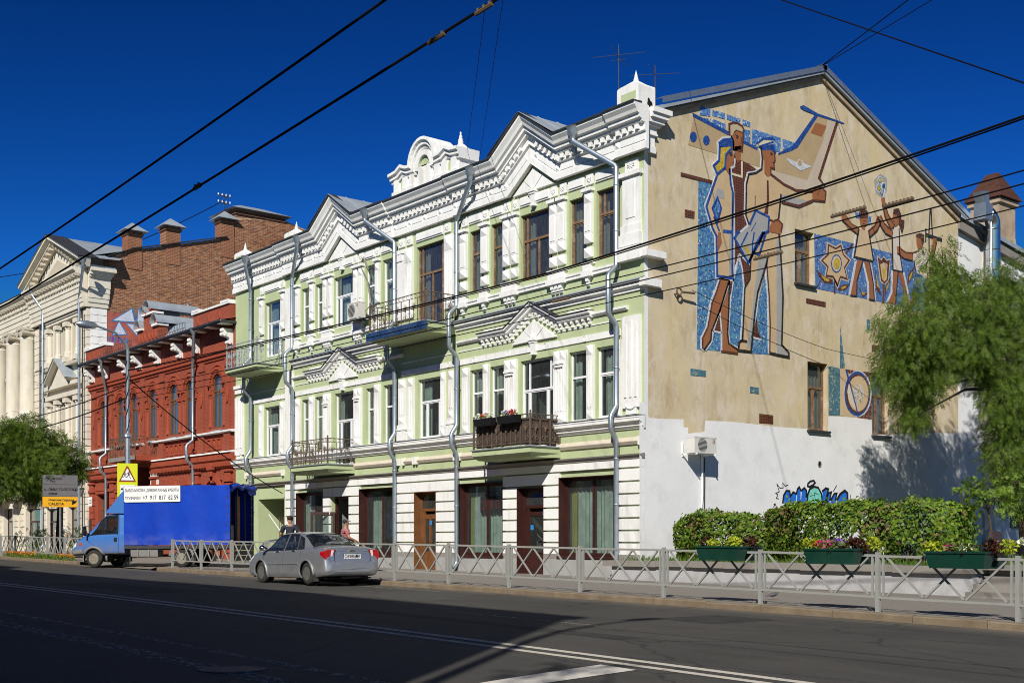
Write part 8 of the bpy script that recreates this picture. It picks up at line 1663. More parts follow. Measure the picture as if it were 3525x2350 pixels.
for sd in (1, -1):
    g_ = part(TR, patch(TS, tw, .006, 8, sd), 'door_window', 'car_glass', True); part(TR, edge_strip(TS, tw+[tw[0]], .018, .004, sd), 'window_seal', 'black', False, g_); part(TR, edge_strip(TS, [(3.3,7.12),(3.33,8.75)], .012, .006, sd), 'window_bar', 'black', False, g_)
    part(TR, edge_strip(TS, [(3.98,7.0),(4.0,5),(3.3,2.2),(2.68,2.2),(2.66,7.0),(2.74,8.9)], .005, .0005, sd), 'door_gap', 'black')
    part(TR, patch(TS, [(4.22,1.3),(4.775,1.3),(4.775,3.9),(4.22,3.6)], .012, 8, sd), 'bumper', 'cab_grey', True)
    part(TR, patch(TS, [(2.46,1.2),(3.3,1.2),(3.3,2.25),(2.46,2.25)], .01, 6, sd), 'sill', 'cab_grey', True)
    pts = []
    for t in np.linspace(-.15, math.pi+.15, 22):
        x_, z_ = 3.745+.44*math.cos(t), .345+.44*math.sin(t); qs = np.linspace(1.2, 6, 60); A = TS.at(np.full(60, x_), qs); j = np.argmin(np.abs(A[:,2]-z_)); pts.append((x_, (A[j,1]+.01)*sd, z_))
    part(TR, MB().tube(pts, .05, 6), 'wheel_arch', 'cab_grey', True)
    B = MB(); n = 14; ring = [(3.745+.44*math.cos(t), .345+.44*math.sin(t)) for t in np.linspace(-.3, math.pi+.3, n)]; B.add([(a, sd*.4, b2) for a, b2 in ring]+[(a, sd*.94, b2) for a, b2 in ring], [(i, i+1, n+i+1, n+i) for i in range(n-1)]); part(TR, B, 'wheel_liner', 'black')
    wheel(TR, 3.745, sd*.85, .345, .2, sd, 'rim_pale', .31, 5)
    wheel(TR, 0, sd*.9, .345, .19, sd, 'rim_pale', .31, 5); wheel(TR, 0, sd*.66, .345, .19, sd, 'rim_pale', .31, 0)
    part(TR, MB().lathe((4.02, sd*1.13, 1.42), [(0,-.09),(.06,-.08),(.07,.0),(.06,.08),(0,.09)], 10, 'y').box(3.99,4.06,sd*1.13-.09,sd*1.13+.09,1.24,1.6), 'wing_mirror', 'black', True); part(TR, MB().tube([(3.95,sd*.92,1.25),(4.02,sd*1.1,1.3)], .02, 6), 'mirror_arm', 'black')
    a = TS.at([4.32],[5.0])[0]; part(TR, MB().box(4.24,4.38,min(sd*(a[1]-.02),sd*(a[1]+.02)),max(sd*(a[1]-.02),sd*(a[1]+.02)),.86,.96), 'indicator', 'orange_lens'); part(TR, patch(TS, [(4.76,4.6),(4.5,4.8),(4.52,6.3),(4.74,6.2)], .01, 5, sd), 'headlight', 'lamp_white', True)
    a = TS.at([2.8],[5.6])[0]; part(TR, MB().box(2.74,2.86,min(sd*a[1],sd*(a[1]+.03)),max(sd*a[1],sd*(a[1]+.03)),1.0,1.16), 'door_handle', 'black')
    part(TR, MB().tube([(.5*math.cos(t), sd*.98, .345+.5*math.sin(t)) for t in np.linspace(.2, math.pi-.2, 12)], .05, 6).box(-.5,-.47,sd*.78,sd*1.0,.2,.6), 'mudguard', 'cab_grey')
    part(TR, MB().box(3.15,3.19,sd*.62 if sd < 0 else .62,sd*.93 if sd > 0 else -.62,.2,.5) if False else MB().box(3.15,3.19,min(sd*.62,sd*.93),max(sd*.62,sd*.93),.2,.5), 'mud_flap', 'rubber')
    part(TR, MB().tube([(-1.9,sd*.38,.72),(2.5,sd*.38,.72)], .06, 6), 'chassis_rail', 'black')
part(TR, patch(TS, tws, .005, 8, 1).add(*(lambda q: (q.v, q.f))(patch(TS, tws, .005, 8, -1))), 'windscreen', 'car_glass', True)
part(TR, MB().box(2.6,3.3,-.8,.8,.55,.95).box(2.55,2.7,-.75,-.1,.9,1.7).box(2.55,2.7,.1,.75,.9,1.7).tube([(3.55+.02*math.cos(t), .45+.17*math.cos(t), 1.3+.17*math.sin(t)) for t in np.linspace(0, 2*math.pi, 13)[:-1]], .015, 6, closed=True), 'seats', 'seat')
# roof fairing
prof = [(2.44,2.1),(3.3,2.12),(3.25,2.2),(3.0,2.5),(2.75,2.82),(2.6,2.98),(2.44,3.0)]
B = MB(); n = len(prof); B.add([(x_, .82-.12*(z_-2.1), z_) for x_, z_ in prof]+[(x_, -(.82-.12*(z_-2.1)), z_) for x_, z_ in prof], [tuple(range(n)), tuple(range(2*n-1, n-1, -1))]+[(i, n+i, n+(i+1) % n, (i+1) % n) for i in range(n)]); part(TR, B, 'roof_fairing', 'blue_cab_paint', False, None, True)
# tarpaulin body
m, nt, b = nt_new('tarpaulin'); tc = nt.nodes.new('ShaderNodeTexCoord'); sp = nt.nodes.new('ShaderNodeSeparateXYZ'); nt.links.new(tc.outputs['Object'], sp.inputs[0])
c = ramp(nt, noise(nt, tc.outputs['Object'], 1.3, 5, .6), [(.3, (.002,.035,.36)), (.7, (.003,.05,.45))]); mu = nt.nodes.new('ShaderNodeMath'); mu.operation = 'MULTIPLY'; nt.links.new(maprange(nt, sp.outputs[2], .85, 1.35, .4, 0), mu.inputs[0]); nt.links.new(maprange(nt, noise(nt, tc.outputs['Object'], 2.6, 6, .7), .42, .65), mu.inputs[1])
c = mixc(nt, mu.outputs[0], c, (.2,.2,.24)); nt.links.new(c, b.inputs['Base Color']); b.inputs['Roughness'].default_value = .42; b.inputs['Specular IOR Level'].default_value = .4; bump(nt, b, noise(nt, tc.outputs['Object'], 2.2, 3), .25, .05)
BX0, BX1, BWd, BZ0, BZ1 = -2.05, 2.38, 1.06, .86, 3.14
def tarp(name, f, nu, nv, par=None, mt='tarpaulin'):
    B = MB(); B.add([f(i/nu, j/nv) for i in range(nu+1) for j in range(nv+1)], [(i*(nv+1)+j, (i+1)*(nv+1)+j, (i+1)*(nv+1)+j+1, i*(nv+1)+j+1) for i in range(nu) for j in range(nv)]); return part(TR, B, name, mt, True, par)
for sd in (1, -1): tarp('side_sheet', lambda u, v, sd=sd: (BX0+(BX1-BX0)*u, sd*(BWd+.012*math.sin(u*19)*math.sin(math.pi*v)-.02*math.sin(math.pi*v)*math.sin(math.pi*u*3)**2), BZ0+(BZ1-BZ0)*v-.02*math.sin(math.pi*u*3)**2*v), 48, 16)
tarp('roof_sheet', lambda u, v: (BX0+(BX1-BX0)*u, BWd*(2*v-1), BZ1+.05*(1-(2*v-1)**2)-.03*math.sin(math.pi*u*3)**2), 40, 10); tarp('front_sheet', lambda u, v: (BX1, BWd*(2*u-1), BZ0+(BZ1-BZ0)*v), 4, 4)
tarp('rolled_flap', lambda u, v: (BX0-.1-.08*math.sin(v*6.283)-.05*math.sin(u*11), BWd*(2*u-1)*1.02, BZ1-.04+.09*math.cos(v*6.283)-.06*abs(math.sin(u*7+.6))*(v < .6)+.03*math.sin(u*17)), 40, 14)
tarp('flap_drape', lambda u, v: (BX0-.02-.1*v-.05*math.sin(u*9+v*3), BWd*(2*u-1), BZ1+.02-.32*v*(0.7+.5*math.sin(u*6.0+.8))), 40, 8)
part(TR, MB().box(BX0,BX1,-BWd+.02,BWd-.02,BZ0-.14,BZ0-.02), 'load_floor', 'dark_metal')
for yy in (-.95,.95,-.35,.35): part(TR, MB().box(BX0+.02,BX0+.06,yy-.02,yy+.02,BZ0,BZ1-.05), 'frame_post', 'dark_metal')
for k in range(7):
    zz = BZ0+.15+k*.33
    for sd in (1, -1): part(TR, MB().tube([(BX0+.09+.035*math.cos(t), sd*(BWd+.006), zz+.035*math.sin(t)) for t in np.linspace(0, 2*math.pi, 11)[:-1]], .012, 5, closed=True), 'eyelet', 'chrome', True)
mat('plywood', (.30,.16,.06), .8, .2, 3); mat('board_brown', (.13,.07,.035), .85, .25, 2); mat('old_plank', (.12,.10,.085), .9, .3, 4, .4, 20)
part(TR, MB().box(-1.2,-1.16,-.9,.2,BZ0,2.4), 'cargo_board', 'board_brown'); part(TR, MB().box(-1.7,-1.66,-.6,-.25,BZ0,2.75), 'cargo_plank', 'plywood'); part(TR, MB().box(-1.9,-1.86,.4,.95,BZ0,1.6), 'cargo_sheet', 'seat'); part(TR, MB().box(2.3,2.34,-1.0,1.0,BZ0,3.0), 'bulkhead', 'black')
for k in range(3): part(TR, MB().box(BX0-.05,BX0-.01,-1.0,.98,BZ0-.62+k*.2,BZ0-.435+k*.2), 'tailgate_plank', 'old_plank')
part(TR, MB().hexa([(1.0,.55,.42),(2.15,.55,.42),(2.15,.95,.42),(1.0,.95,.42)], [(1.0,.5,.72),(2.15,.5,.72),(2.15,.98,.72),(1.0,.98,.72)]).box(1.35,1.4,.48,1.0,.4,.74).box(1.8,1.85,.48,1.0,.4,.74), 'fuel_tank', 'cab_grey'); part(TR, MB().box(1.75,1.9,.98,1.03,.72,.82).box(.2,.0,1.0,1.03,.7,.78), 'side_marker', 'orange_dull'); part(TR, MB().box(-1.6,-1.45,.9,1.0,.45,.62), 'rear_lamp', 'orange_dull'); part(TR, MB().box(-.15,.15,-.6,.6,.25,.45).box(3.6,3.9,-.7,.7,.3,.42).box(0,3,-.12,.12,.4,.5), 'axle', 'black')
sgn = part(TR, MB().prism([(x_, z_) for x_, z_ in ((-.02,2.55),(0,2.52),(2.30,2.52),(2.34,2.56),(2.34,3.1),(2.30,3.14),(0,3.14),(-.02,3.1))], BWd+.02, BWd+.035, 'y'), 'sign_board', 'plate_white', label='white board with rubbish removal phone number')
mat('sign_ink', (.02,.02,.06), .6, 0, fine=0)
for tx, x_, z_, sz, sp_ in (('ВЫВОЗ МУСОРА. ДЕМОНТАЖНЫЕ РАБОТЫ',2.31,2.92,.155,1.0),('ГРУЗЧИКИ',2.31,2.62,.155,1.0),('+7  917  817  62 59',1.56,2.61,.235,1.0)):
    me = text_mesh(tx, sz, .001, .003, space=sp_); wd = max(v.co.x for v in me.vertices); tgt = {.235: 1.5, .155: 2.26 if len(tx) > 12 else .66}[sz]; o = bpy.data.objects.new('lettering', me); COL.objects.link(o); o.parent = sgn; o.location = (x_, BWd+.037, z_); o.rotation_euler = (math.pi/2, 0, math.pi); o.scale = (tgt/wd, 1, 1); me.materials.append(MT['sign_ink'])
# ---------------------------------------------------------------- people
def skinned(name, V, E, R, mt, parent, sub=2):
    me = bpy.data.meshes.new(name); me.from_pydata(V, E, []); o = bpy.data.objects.new(name, me); COL.objects.link(o)
    md = o.modifiers.new('skin', 'SKIN'); md.use_smooth_shade = True; md.branch_smoothing = .4; sd = o.modifiers.new('sub', 'SUBSURF'); sd.levels = sub; sd.render_levels = sub
    for i, r in enumerate(R): o.data.skin_vertices[0].data[i].radius = (r, r) if not isinstance(r, tuple) else r
    o.data.skin_vertices[0].data[0].use_root = True
    dg = bpy.context.evaluated_depsgraph_get(); dg.update(); m2 = bpy.data.meshes.new_from_object(o.evaluated_get(dg)); bpy.data.objects.remove(o); m2.name = name
    m2.materials.clear(); m2.materials.append(MT[mt]); m2.shade_smooth(); q = bpy.data.objects.new(name, m2); COL.objects.link(q); q.parent = parent; return q
mat('skin', (.42,.22,.14), .6, .08, 5); mat('hair_dark', (.03,.018,.012), .7, .2, 9); mat('tee_navy', (.022,.026,.04), .85, .15, 5, .2, 12); mat('trousers_dark', (.03,.03,.035), .9, .15, 4); mat('shirt_white', (.75,.75,.74), .85, .05, 4); mat('trousers_grey', (.13,.12,.10), .9, .15, 4); mat('mask', (.55,.68,.75), .8); mat('shoe', (.03,.025,.02), .6)
m, nt, b = nt_new('stripes'); tc = nt.nodes.new('ShaderNodeTexCoord'); wv = nt.nodes.new('ShaderNodeTexWave'); wv.bands_direction = 'Z'; wv.inputs['Scale'].default_value = 4.5; wv.inputs['Distortion'].default_value = .4; nt.links.new(tc.outputs['Object'], wv.inputs[0]); nt.links.new(ramp(nt, wv.outputs[1], [(0,(.36,.05,.05)),(.4,(.36,.05,.05)),(.5,(.4,.38,.38)),(.8,(.22,.22,.25)),(1,(.4,.06,.06))]), b.inputs['Base Color']); b.inputs['Roughness'].default_value = .9
def person(label, loc, rz, H, armL, armR, top, bottom, hairm, cap=None, mask=False, group=None, turn=0):
    T_ = thing('person', label, 'person', loc, group); T_.rotation_euler = (0, 0, rz); k = H/1.78
    S = lambda *p: tuple(c*k for c in p)       # faces +x, left is +y
    V = [S(0,0,.95),S(0,0,1.12),S(.01,0,1.3),S(0,0,1.46),S(.015,0,1.53)]; E = [(0,1),(1,2),(2,3),(3,4)]; R = [.14,.13,(.17,.13),.075,.055]
    ct, st = math.cos(turn), math.sin(turn); hd = lambda x, y, z: S(.02+x*ct-y*st, x*st+y*ct, z)
    n0 = len(V); V += [hd(.02,0,1.6), hd(.03,0,1.68), hd(.02,0,1.745)]; E += [(4,n0),(n0,n0+1),(n0+1,n0+2)]; R += [.075,(.095,.085),.07]
    n1 = len(V); V += [hd(.115,0,1.655), hd(.135,0,1.635)]; E += [(n0+1,n1),(n1,n1+1)]; R += [.02,.012]      # nose
    for s_ in (1, -1):
        n2 = len(V); V += [hd(.0,s_*.09,1.66), hd(-.01,s_*.105,1.67)]; E += [(n0+1,n2),(n2,n2+1)]; R += [.018,.015]    # ears
    leg = {}
    for s_ in (1, -1):
        a = len(V); V += [S(0,s_*.1,.9),S(.02,s_*.11,.5),S(-.01,s_*.11,.1),S(.14,s_*.12,.04)]; E += [(0,a),(a,a+1),(a+1,a+2),(a+2,a+3)]; R += [.1,.065,.045,.04]
    arms = {}
    for s_, (el, wr, cu) in ((1, armL), (-1, armR)):
        a = len(V); V += [S(0,s_*.19,1.43),S(*el),S(*wr)]; E += [(3,a),(a,a+1),(a+1,a+2)]; R += [.06,.045,.032]
        d = (Vector(wr)-Vector(el)).normalized(); up = Vector((0,0,1)) if abs(d.z) < .8 else Vector((1,0,0)); sd = d.cross(up).normalized(); nn = sd.cross(d); w = Vector(wr)
        p_ = len(V); V += [S(*(w+d*.08))]; E += [(a+2,p_)]; R += [(.036,.018)]
        for f_ in range(4):
            q0 = w+d*.1+sd*(f_-1.5)*.02; L = (.07,.08,.075,.06)[f_]; i0 = len(V); V += [S(*q0), S(*(q0+d*L*.5-nn*.01)), S(*(q0+d*L*.75-nn*(.02+cu)))]; E += [(p_,i0),(i0,i0+1),(i0+1,i0+2)]; R += [.01,.009,.008]
        i0 = len(V); V += [S(*(w+d*.04+sd*.04)), S(*(w+d*.085+sd*.055-nn*cu))]; E += [(a+2,i0),(i0,i0+1)]; R += [.012,.009]; arms[s_] = a
    body = skinned('body', V, E, [tuple(x*k for x in r) if isinstance(r, tuple) else r*k for r in R], 'skin', T_, 2)
    # clothes
    V2 = [S(0,0,.9),S(0,0,1.12),S(.01,0,1.3),S(0,0,1.45)]; E2 = [(0,1),(1,2),(2,3)]; R2 = [(.165,.15),(.16,.145),(.19,.15),.1]
    for s_, (el, wr, cu) in ((1, armL), (-1, armR)):
        a = len(V2); sh = Vector((0,s_*.19,1.43)); V2 += [S(*sh), S(*(sh.lerp(Vector(el),.75)))]; E2 += [(3,a),(a,a+1)]; R2 += [.082,.068]
    skinned('shirt', V2, E2, [tuple(x*k for x in r) if isinstance(r, tuple) else r*k for r in R2], top, body)
    V3 = [S(0,0,.98),S(0,0,.9)]; E3 = [(0,1)]; R3 = [.155,.155]
    for s_ in (1, -1): a = len(V3); V3 += [S(0,s_*.1,.8),S(.02,s_*.11,.5),S(-.01,s_*.11,.1)]; E3 += [(1,a),(a,a+1),(a+1,a+2)]; R3 += [.11,.085,.07]
    skinned('trousers', V3, E3, [r*k for r in R3], bottom, body)
    for s_ in (1, -1): skinned('shoe', [S(-.07,s_*.11,.05),S(.05,s_*.115,.045),S(.18,s_*.125,.04)], [(0,1),(1,2)], [.05*k,.05*k,.042*k], 'shoe', body)
    hv = [hd(-.03,0,1.64),hd(-.01,0,1.72),hd(.03,0,1.76)]; skinned('cap' if cap else 'hair', hv, [(0,1),(1,2)], [(.09*k,.1*k),(.115*k,.105*k),(.085*k,.08*k)], cap or hairm, body)
    if cap: skinned('cap_peak', [hd(.08,0,1.74),hd(.18,0,1.72)], [(0,1)], [(.07*k,.012*k),(.05*k,.008*k)], cap, body, 1)
    if mask: skinned('face_mask', [hd(.1,0,1.6),hd(.1,0,1.64)], [(0,1)], [(.03*k,.06*k),(.03*k,.065*k)], 'mask', body)
    for s_ in (1, -1): 
        e_ = hd(.105,s_*.035,1.685); me = MB().lathe((0,0,0), [(0,-.01),(.009,-.005),(.01,0),(.009,.005),(0,.01)], 8).mesh('eye', True); me.materials.append(MT['black']); o = bpy.data.objects.new('eye', me); COL.objects.link(o); o.parent = body; o.location = e_
    return T_
W1 = (-34.75, 19.05); person('dark-haired worker in a navy T-shirt carrying metal strips behind the car', (*W1, zpave(*W1)), math.radians(140), 1.86, ((.05,.3,1.2),(.28,.2,1.12),.03), ((-.1,-.36,1.2),(.1,-.3,1.02),.03), 'tee_navy', 'trousers_dark', 'hair_dark', turn=.5)
W2 = (-33.1, 20.1); person('worker in a dark cap and red striped shirt seen over the car roof', (*W2, zpave(*W2)), math.radians(75), 1.76, ((.05,.3,1.2),(.3,.22,1.1),.03), ((.05,-.3,1.2),(.3,-.22,1.1),.03), 'stripes', 'trousers_grey', 'hair_dark', 'trousers_dark')
W3 = (-66.7, 22.6); person('passer-by in a white shirt, cap and face mask by the sign post', (*W3, zpave(*W3)), math.radians(-15), 1.8, ((-.02,.3,1.18),(.1,.28,.95),.02), ((.0,-.3,1.18),(.12,-.27,.95),.02), 'shirt_white', 'trousers_dark', 'hair_dark', 'shirt_white', True)
ms = thing('metal_strips', 'bundle of white and silver metal strips held by the worker', 'metal strips', (W1[0]-.2, W1[1]-.1, zpave(*W1)+1.1)); zb = zpave(*W1)
for a, b_, w_, mt in (((-35.05,18.95,zb+1.28),(-37.2,19.6,zb+1.95),.022,'pvc'),((-34.95,18.9,zb+1.12),(-36.0,18.95,zb+1.05),.03,'zinc'),((-34.9,18.95,zb+1.0),(-36.1,19.05,zb+.75),.028,'zinc'),((-34.9,18.9,zb+1.1),(-35.7,18.85,zb+.5),.02,'pvc')): MB().tube([a, b_], w_, 4).build('strip', MT[mt], ms)
# ---------------------------------------------------------------- street lamp with road sign
PX, PY = -47.8, 18.85; pz = zpave(PX, PY)
LP = thing('street_lamp', 'silver street lamp with a curved arm in front of the red house', 'street lamp', (PX, PY, pz), 'street lamps')
MB().tube([(PX,PY,pz-.1),(PX,PY,5.8),(PX,PY,5.9),(PX,PY,9.3),(PX,PY-.1,9.6),(PX,PY-.5,9.95),(PX,PY-1.3,10.15)], [.11,.1,.085,.065,.055,.045,.04], 12).build('pole', MT['zinc'], LP, True)
MB().lathe((PX,PY,5.75), [(.1,0),(.16,.05),(.14,.15),(.09,.2)], 12).build('collar', MT['zinc'], LP)
MB().lathe((PX,PY-1.2,10.15), [(0,0),(.1,-.1),(.17,-.45),(.13,-.75),(0,-.9)], 14, 'y').build('lamp_head', MT['zinc'], LP, True)
tw_ = random.Random(2)
for k in range(3): MB().tube([(PX+.1*math.cos(z_*3+k*2), PY+.1*math.sin(z_*3+k*2), z_) for z_ in np.arange(6.0, 9.0, .12)], .012, 5).build('cable_wrap', MT['wire'], LP)
ca, sa = math.cos(math.atan2(-.4,.916)), math.sin(math.atan2(-.4,.916))      # boards turned to the traffic
def board(T_, name, c, w, h, mt, thick=.02, off=0., par=None, sh=None):
    P = sh or [(-w/2,-h/2),(w/2,-h/2),(w/2,h/2),(-w/2,h/2)]; B = MB().prism(P, -thick-off, -off, 'y'); th = math.atan2(-.4,.916)+math.pi/2
    B.v = [(c[0]+v[0]*math.cos(th)-v[1]*math.sin(th), c[1]+v[0]*math.sin(th)+v[1]*math.cos(th), c[2]+v[2]) for v in B.v]; return B.build(name, MT[mt], par or T_)
mat('sign_yellow', (.62,.66,.02), .4, .04, 3); mat('sign_grey', (.13,.125,.13), .5, .1, 3); mat('sign_amber', (.72,.36,.01), .45, .06, 3); mat('sign_red', (.26,.03,.02), .45)
c0 = (PX+.1, PY-.05, 4.05); yb_ = board(LP, 'road_sign', c0, .78, 1.36, 'sign_yellow'); yb_['label'] = 'yellow board with the children crossing triangle'
board(LP, 'triangle_edge', (c0[0], c0[1], 4.32), 0, 0, 'sign_red', .006, .022, yb_, [(-.33,-.33),(.33,-.33),(.03,.3),(-.03,.3)]); board(LP, 'triangle_field', (c0[0], c0[1], 4.3), 0, 0, 'plate_white', .004, .03, yb_, [(-.25,-.25),(.25,-.25),(.015,.22),(-.015,.22)])
board(LP, 'distance_plate', (c0[0], c0[1], 3.68), .56, .36, 'plate_white', .006, .022, yb_)
for sgx, sc_ in ((-.09,.8),(.06,1.0)):
    q = (c0[0], c0[1], 4.2); f_ = lambda P: [(sgx+a*sc_, b_*sc_) for a, b_ in P]
    for P in ([(-.02,.17),(.03,.17),(.03,.22),(-.02,.22)],[(-.03,.03),(.03,.05),(.02,.16),(-.03,.15)],[(-.02,.05),(.0,.04),(.07,-.06),(.05,-.08)],[(-.03,.05),(-.01,.04),(-.06,-.02),(-.11,-.06),(-.12,-.04)],[(.01,.14),(.03,.12),(.09,.08),(.1,.1)],[(-.02,.15),(-.03,.12),(-.09,.1),(-.09,.13)]): board(LP, 'child_figure', q, 0, 0, 'black', .003, .035, yb_, f_(P))
th_ = math.atan2(-.4,.916)+math.pi/2
def sign_text(par, tx, c, dx, dz, sz, mt, off=.03, bold=.003):
    me = text_mesh(tx, sz, .001, bold); o = bpy.data.objects.new('lettering', me); COL.objects.link(o); me.materials.append(MT[mt]); o.location = (c[0]+dx*math.cos(th_)+(off)*math.sin(th_), c[1]+dx*math.sin(th_)-(off)*math.cos(th_), c[2]+dz); o.rotation_euler = (math.pi/2, 0, th_); o.parent = par; return o
sign_text(yb_, '▲100м▲', (c0[0], c0[1], 3.68), -.27, -.02, .13, 'black')
DS = (-57.7, 19.5); dz0 = zpave(*DS)
SG = thing('direction_sign', 'grey street-name board over an amber shop board, half hidden by leaves', 'sign', (*DS, dz0))
MB().tube([(DS[0],DS[1],dz0-.1),(DS[0],DS[1],4.7)], .05, 10).build('pole', MT['zinc'], SG, True)
g1 = board(SG, 'street_board', (DS[0]+.08, DS[1]-.03, 4.2), 1.55, 1.0, 'sign_grey'); y1 = board(SG, 'shop_board', (DS[0]+.08, DS[1]-.03, 3.44), 1.55, .48, 'sign_amber')
board(SG, 'divider', (DS[0]+.08, DS[1]-.03, 4.26), 1.5, .015, 'black', .004, .021, g1)
cc = (DS[0]+.08, DS[1]-.03, 4.2)
for tx, dx, dz, sz in (('ЛЬВА ТОЛСТОГО',-.52,-.22,.15),('улица',-.52,-.4,.14),('ВОКЗАЛ',-.52,.28,.15),('↑',-.7,.2,.3),('←',-.75,-.27,.22),('→',.55,-.27,.22)): sign_text(g1, tx, cc, dx, dz, sz, 'black')
cc = (DS[0]+.08, DS[1]-.03, 3.44)
for tx, dx, dz, sz in (('Женская Одежда',-.52,.05,.135),('CALISTA',-.52,-.15,.18),('↱',.5,-.12,.3)): sign_text(y1, tx, cc, dx, dz, sz, 'black')
# ---------------------------------------------------------------- overhead wires
def wire(label, pts, r, sag=0., group='overhead wires along the street', sub=14):
    P = []
    for a, b_ in zip(pts[:-1], pts[1:]):
        a, b_ = Vector(a), Vector(b_)
        for i in range(sub): t = i/sub; P.append(a.lerp(b_, t)-Vector((0,0,4*sag*t*(1-t))))
    P.append(Vector(pts[-1])); return tag(MB().tube(P, r, 6).build('wire', MT['wire']), label, 'wire', group)
wire('upper trolley wire crossing the sky at upper left', [(24,5.67,6.3),(-5,5.67,6.3),(-8.7,5.67,6.2),(-19.5,5.67,5.8),(-60,5.67,5.9)], .0125, .02)
wt_ = wire('lower trolley wire with clamps crossing the sky at upper left', [(24,6.4,6.3),(-5,6.4,6.3),(-8.1,6.4,6.2),(-21.5,6.4,5.67),(-60,6.4,5.8)], .0135, .02)
wire('thick twisted power cable crossing the mosaic highest', [(24,18.8,9.6),(-6,18.8,8.75),(-21.7,18.8,7.95),(PX,PY,8.5)], .021, .1); wire('thin strand wound beside the thick power cable', [(24,18.83,9.58),(-6,18.83,8.74),(-21.7,18.83,7.92),(PX,PY,8.47)], .014, .12)
wa = wire('cable crossing the mosaic figures at waist height, upper of the pair', [(24,18.8,8.2),(-6,18.8,7.75),(-21,18.8,7.45),(PX,PY,7.7)], .013, .1); wb2 = wire('cable crossing the mosaic figures at waist height, lower of the pair', [(24,18.8,7.9),(-6,18.8,7.52),(-21,18.8,7.27),(PX,PY,7.5)], .013, .1)
wire('lowest cable crossing the gable towards the corner bracket', [(24,18.8,7.5),(-6,18.8,7.15),(-21,18.8,6.95),(PX,PY,7.3)], .011, .1); wire('thin cable sagging from the lamp towards the left edge', [(PX,PY,7.9),(-75,19.5,8.4),(-110,19.5,8.6)], .022, .5); wire('second cable sagging from the lamp towards the left edge', [(PX,PY,7.4),(-75,19.5,7.4),(-110,19.5,7.6)], .026, .4)
wire('span wire slanting from the street lamp down to the green house', [(PX,PY,8.2),(-53.3,28.8,3.95)], .022, .3); wire('thin span wire between the gable hook and the tree', [(XR+.3,31.0,10.2),(-28.2,38.3,8.9),(-26,44,8.3)], .01, .1, 'span wires')
wire('dark cable crossing the sky at upper right', [(-28,29,21),(-19.1,24.1,15.0),(-10.2,19.2,9.16),(-6,17,6.5)], .014, 0, 'span wires')
wire('faint twin cable slanting to the roof ridge at upper right', [(-28.65,38.5,19.75),(-22.8,35.4,19.45),(-11,29.1,18.9)], .018, 0, 'span wires'); wire('faint cable slanting to the roof ridge, beside the twin', [(-28.65,38.5,19.75),(-22.3,36,19.45),(-10,31.1,18.9)], .014, 0, 'span wires')
wire('hair-thin aerial lead rising from the roof, right of two', [(-41,31.5,17.6),(-14,12,14)], .008, 0, 'aerial leads'); wire('hair-thin aerial lead rising from the roof, left of two', [(-42,31.5,17.6),(-14.6,12,14)], .008, 0, 'aerial leads')
wire('twin telephone wire sagging left from the roof insulators', [(-80.4,38.8,26.0),(-95,34,23.6),(-120,30,25.5)], .03, .3, 'span wires')
def splice(label, x, y, z, L, r=.035, slope=0.):
    T_ = thing('wire_clamp', label, 'clamp', (x, y, z), 'clamps on the wires'); MB().tube([(x-L/2,y,z-slope*L/2+.02),(x+L/2,y,z+slope*L/2+.02)], r, 6).build('bar', MT['splice'], T_)
    n = int(L/.07)
    for k in range(n): xx = x-L/2+(k+.5)*L/n; MB().box(xx-.012, xx+.012, y-r*.7, y+r*.7, z+slope*(xx-x)+.02+r*.6, z+slope*(xx-x)+.02+r*1.6).build('bolt', MT['splice'], T_)
splice('short clamp on the lower trolley wire, top edge of sky', -8.25, 6.4, 6.16, .24, .02, .04); splice('comb-shaped clamp on the lower trolley wire near the top', -8.95, 6.4, 6.13, .26, .02, .04); splice('dark knot clamp midway on the lower trolley wire', -14.0, 6.4, 5.93, .18, .025, .04)
splice('brown comb clamp right of the mosaic girl', -13.35, 18.8, 7.6, .75, .03, .02); splice('brown comb clamp above the mosaic boy', -12.3, 18.8, 7.55+.0, .6, .03, .02); splice('brown comb clamp over the mosaic girl with bows', -15.2, 18.8, 7.14, .7, .03, .02); splice('brown comb clamp on the mosaic map', -21.3, 18.8, 7.22, .6, .03, .0)
hk = thing('wall_hook', 'rusty ring hook holding wires on the beige gable wall', 'hook', (XR+.1, 30.5, 9.9)); MB().tube([(XR+.18,30.5+.12*math.cos(t),10.1+.12*math.sin(t)) for t in np.linspace(0,2*math.pi,13)[:-1]], .03, 6, closed=True).build('ring', MT['splice'], hk); MB().tube([(XR-.05,30.45,10.05),(XR+.2,30.45,10.0)], .03, 6).build('shank', MT['splice'], hk); MB().tube([(XR+.2,30.65,10.1),(XR+.25,31.2,10.12)], .04, 6).build('insulator', MT['splice'], hk)
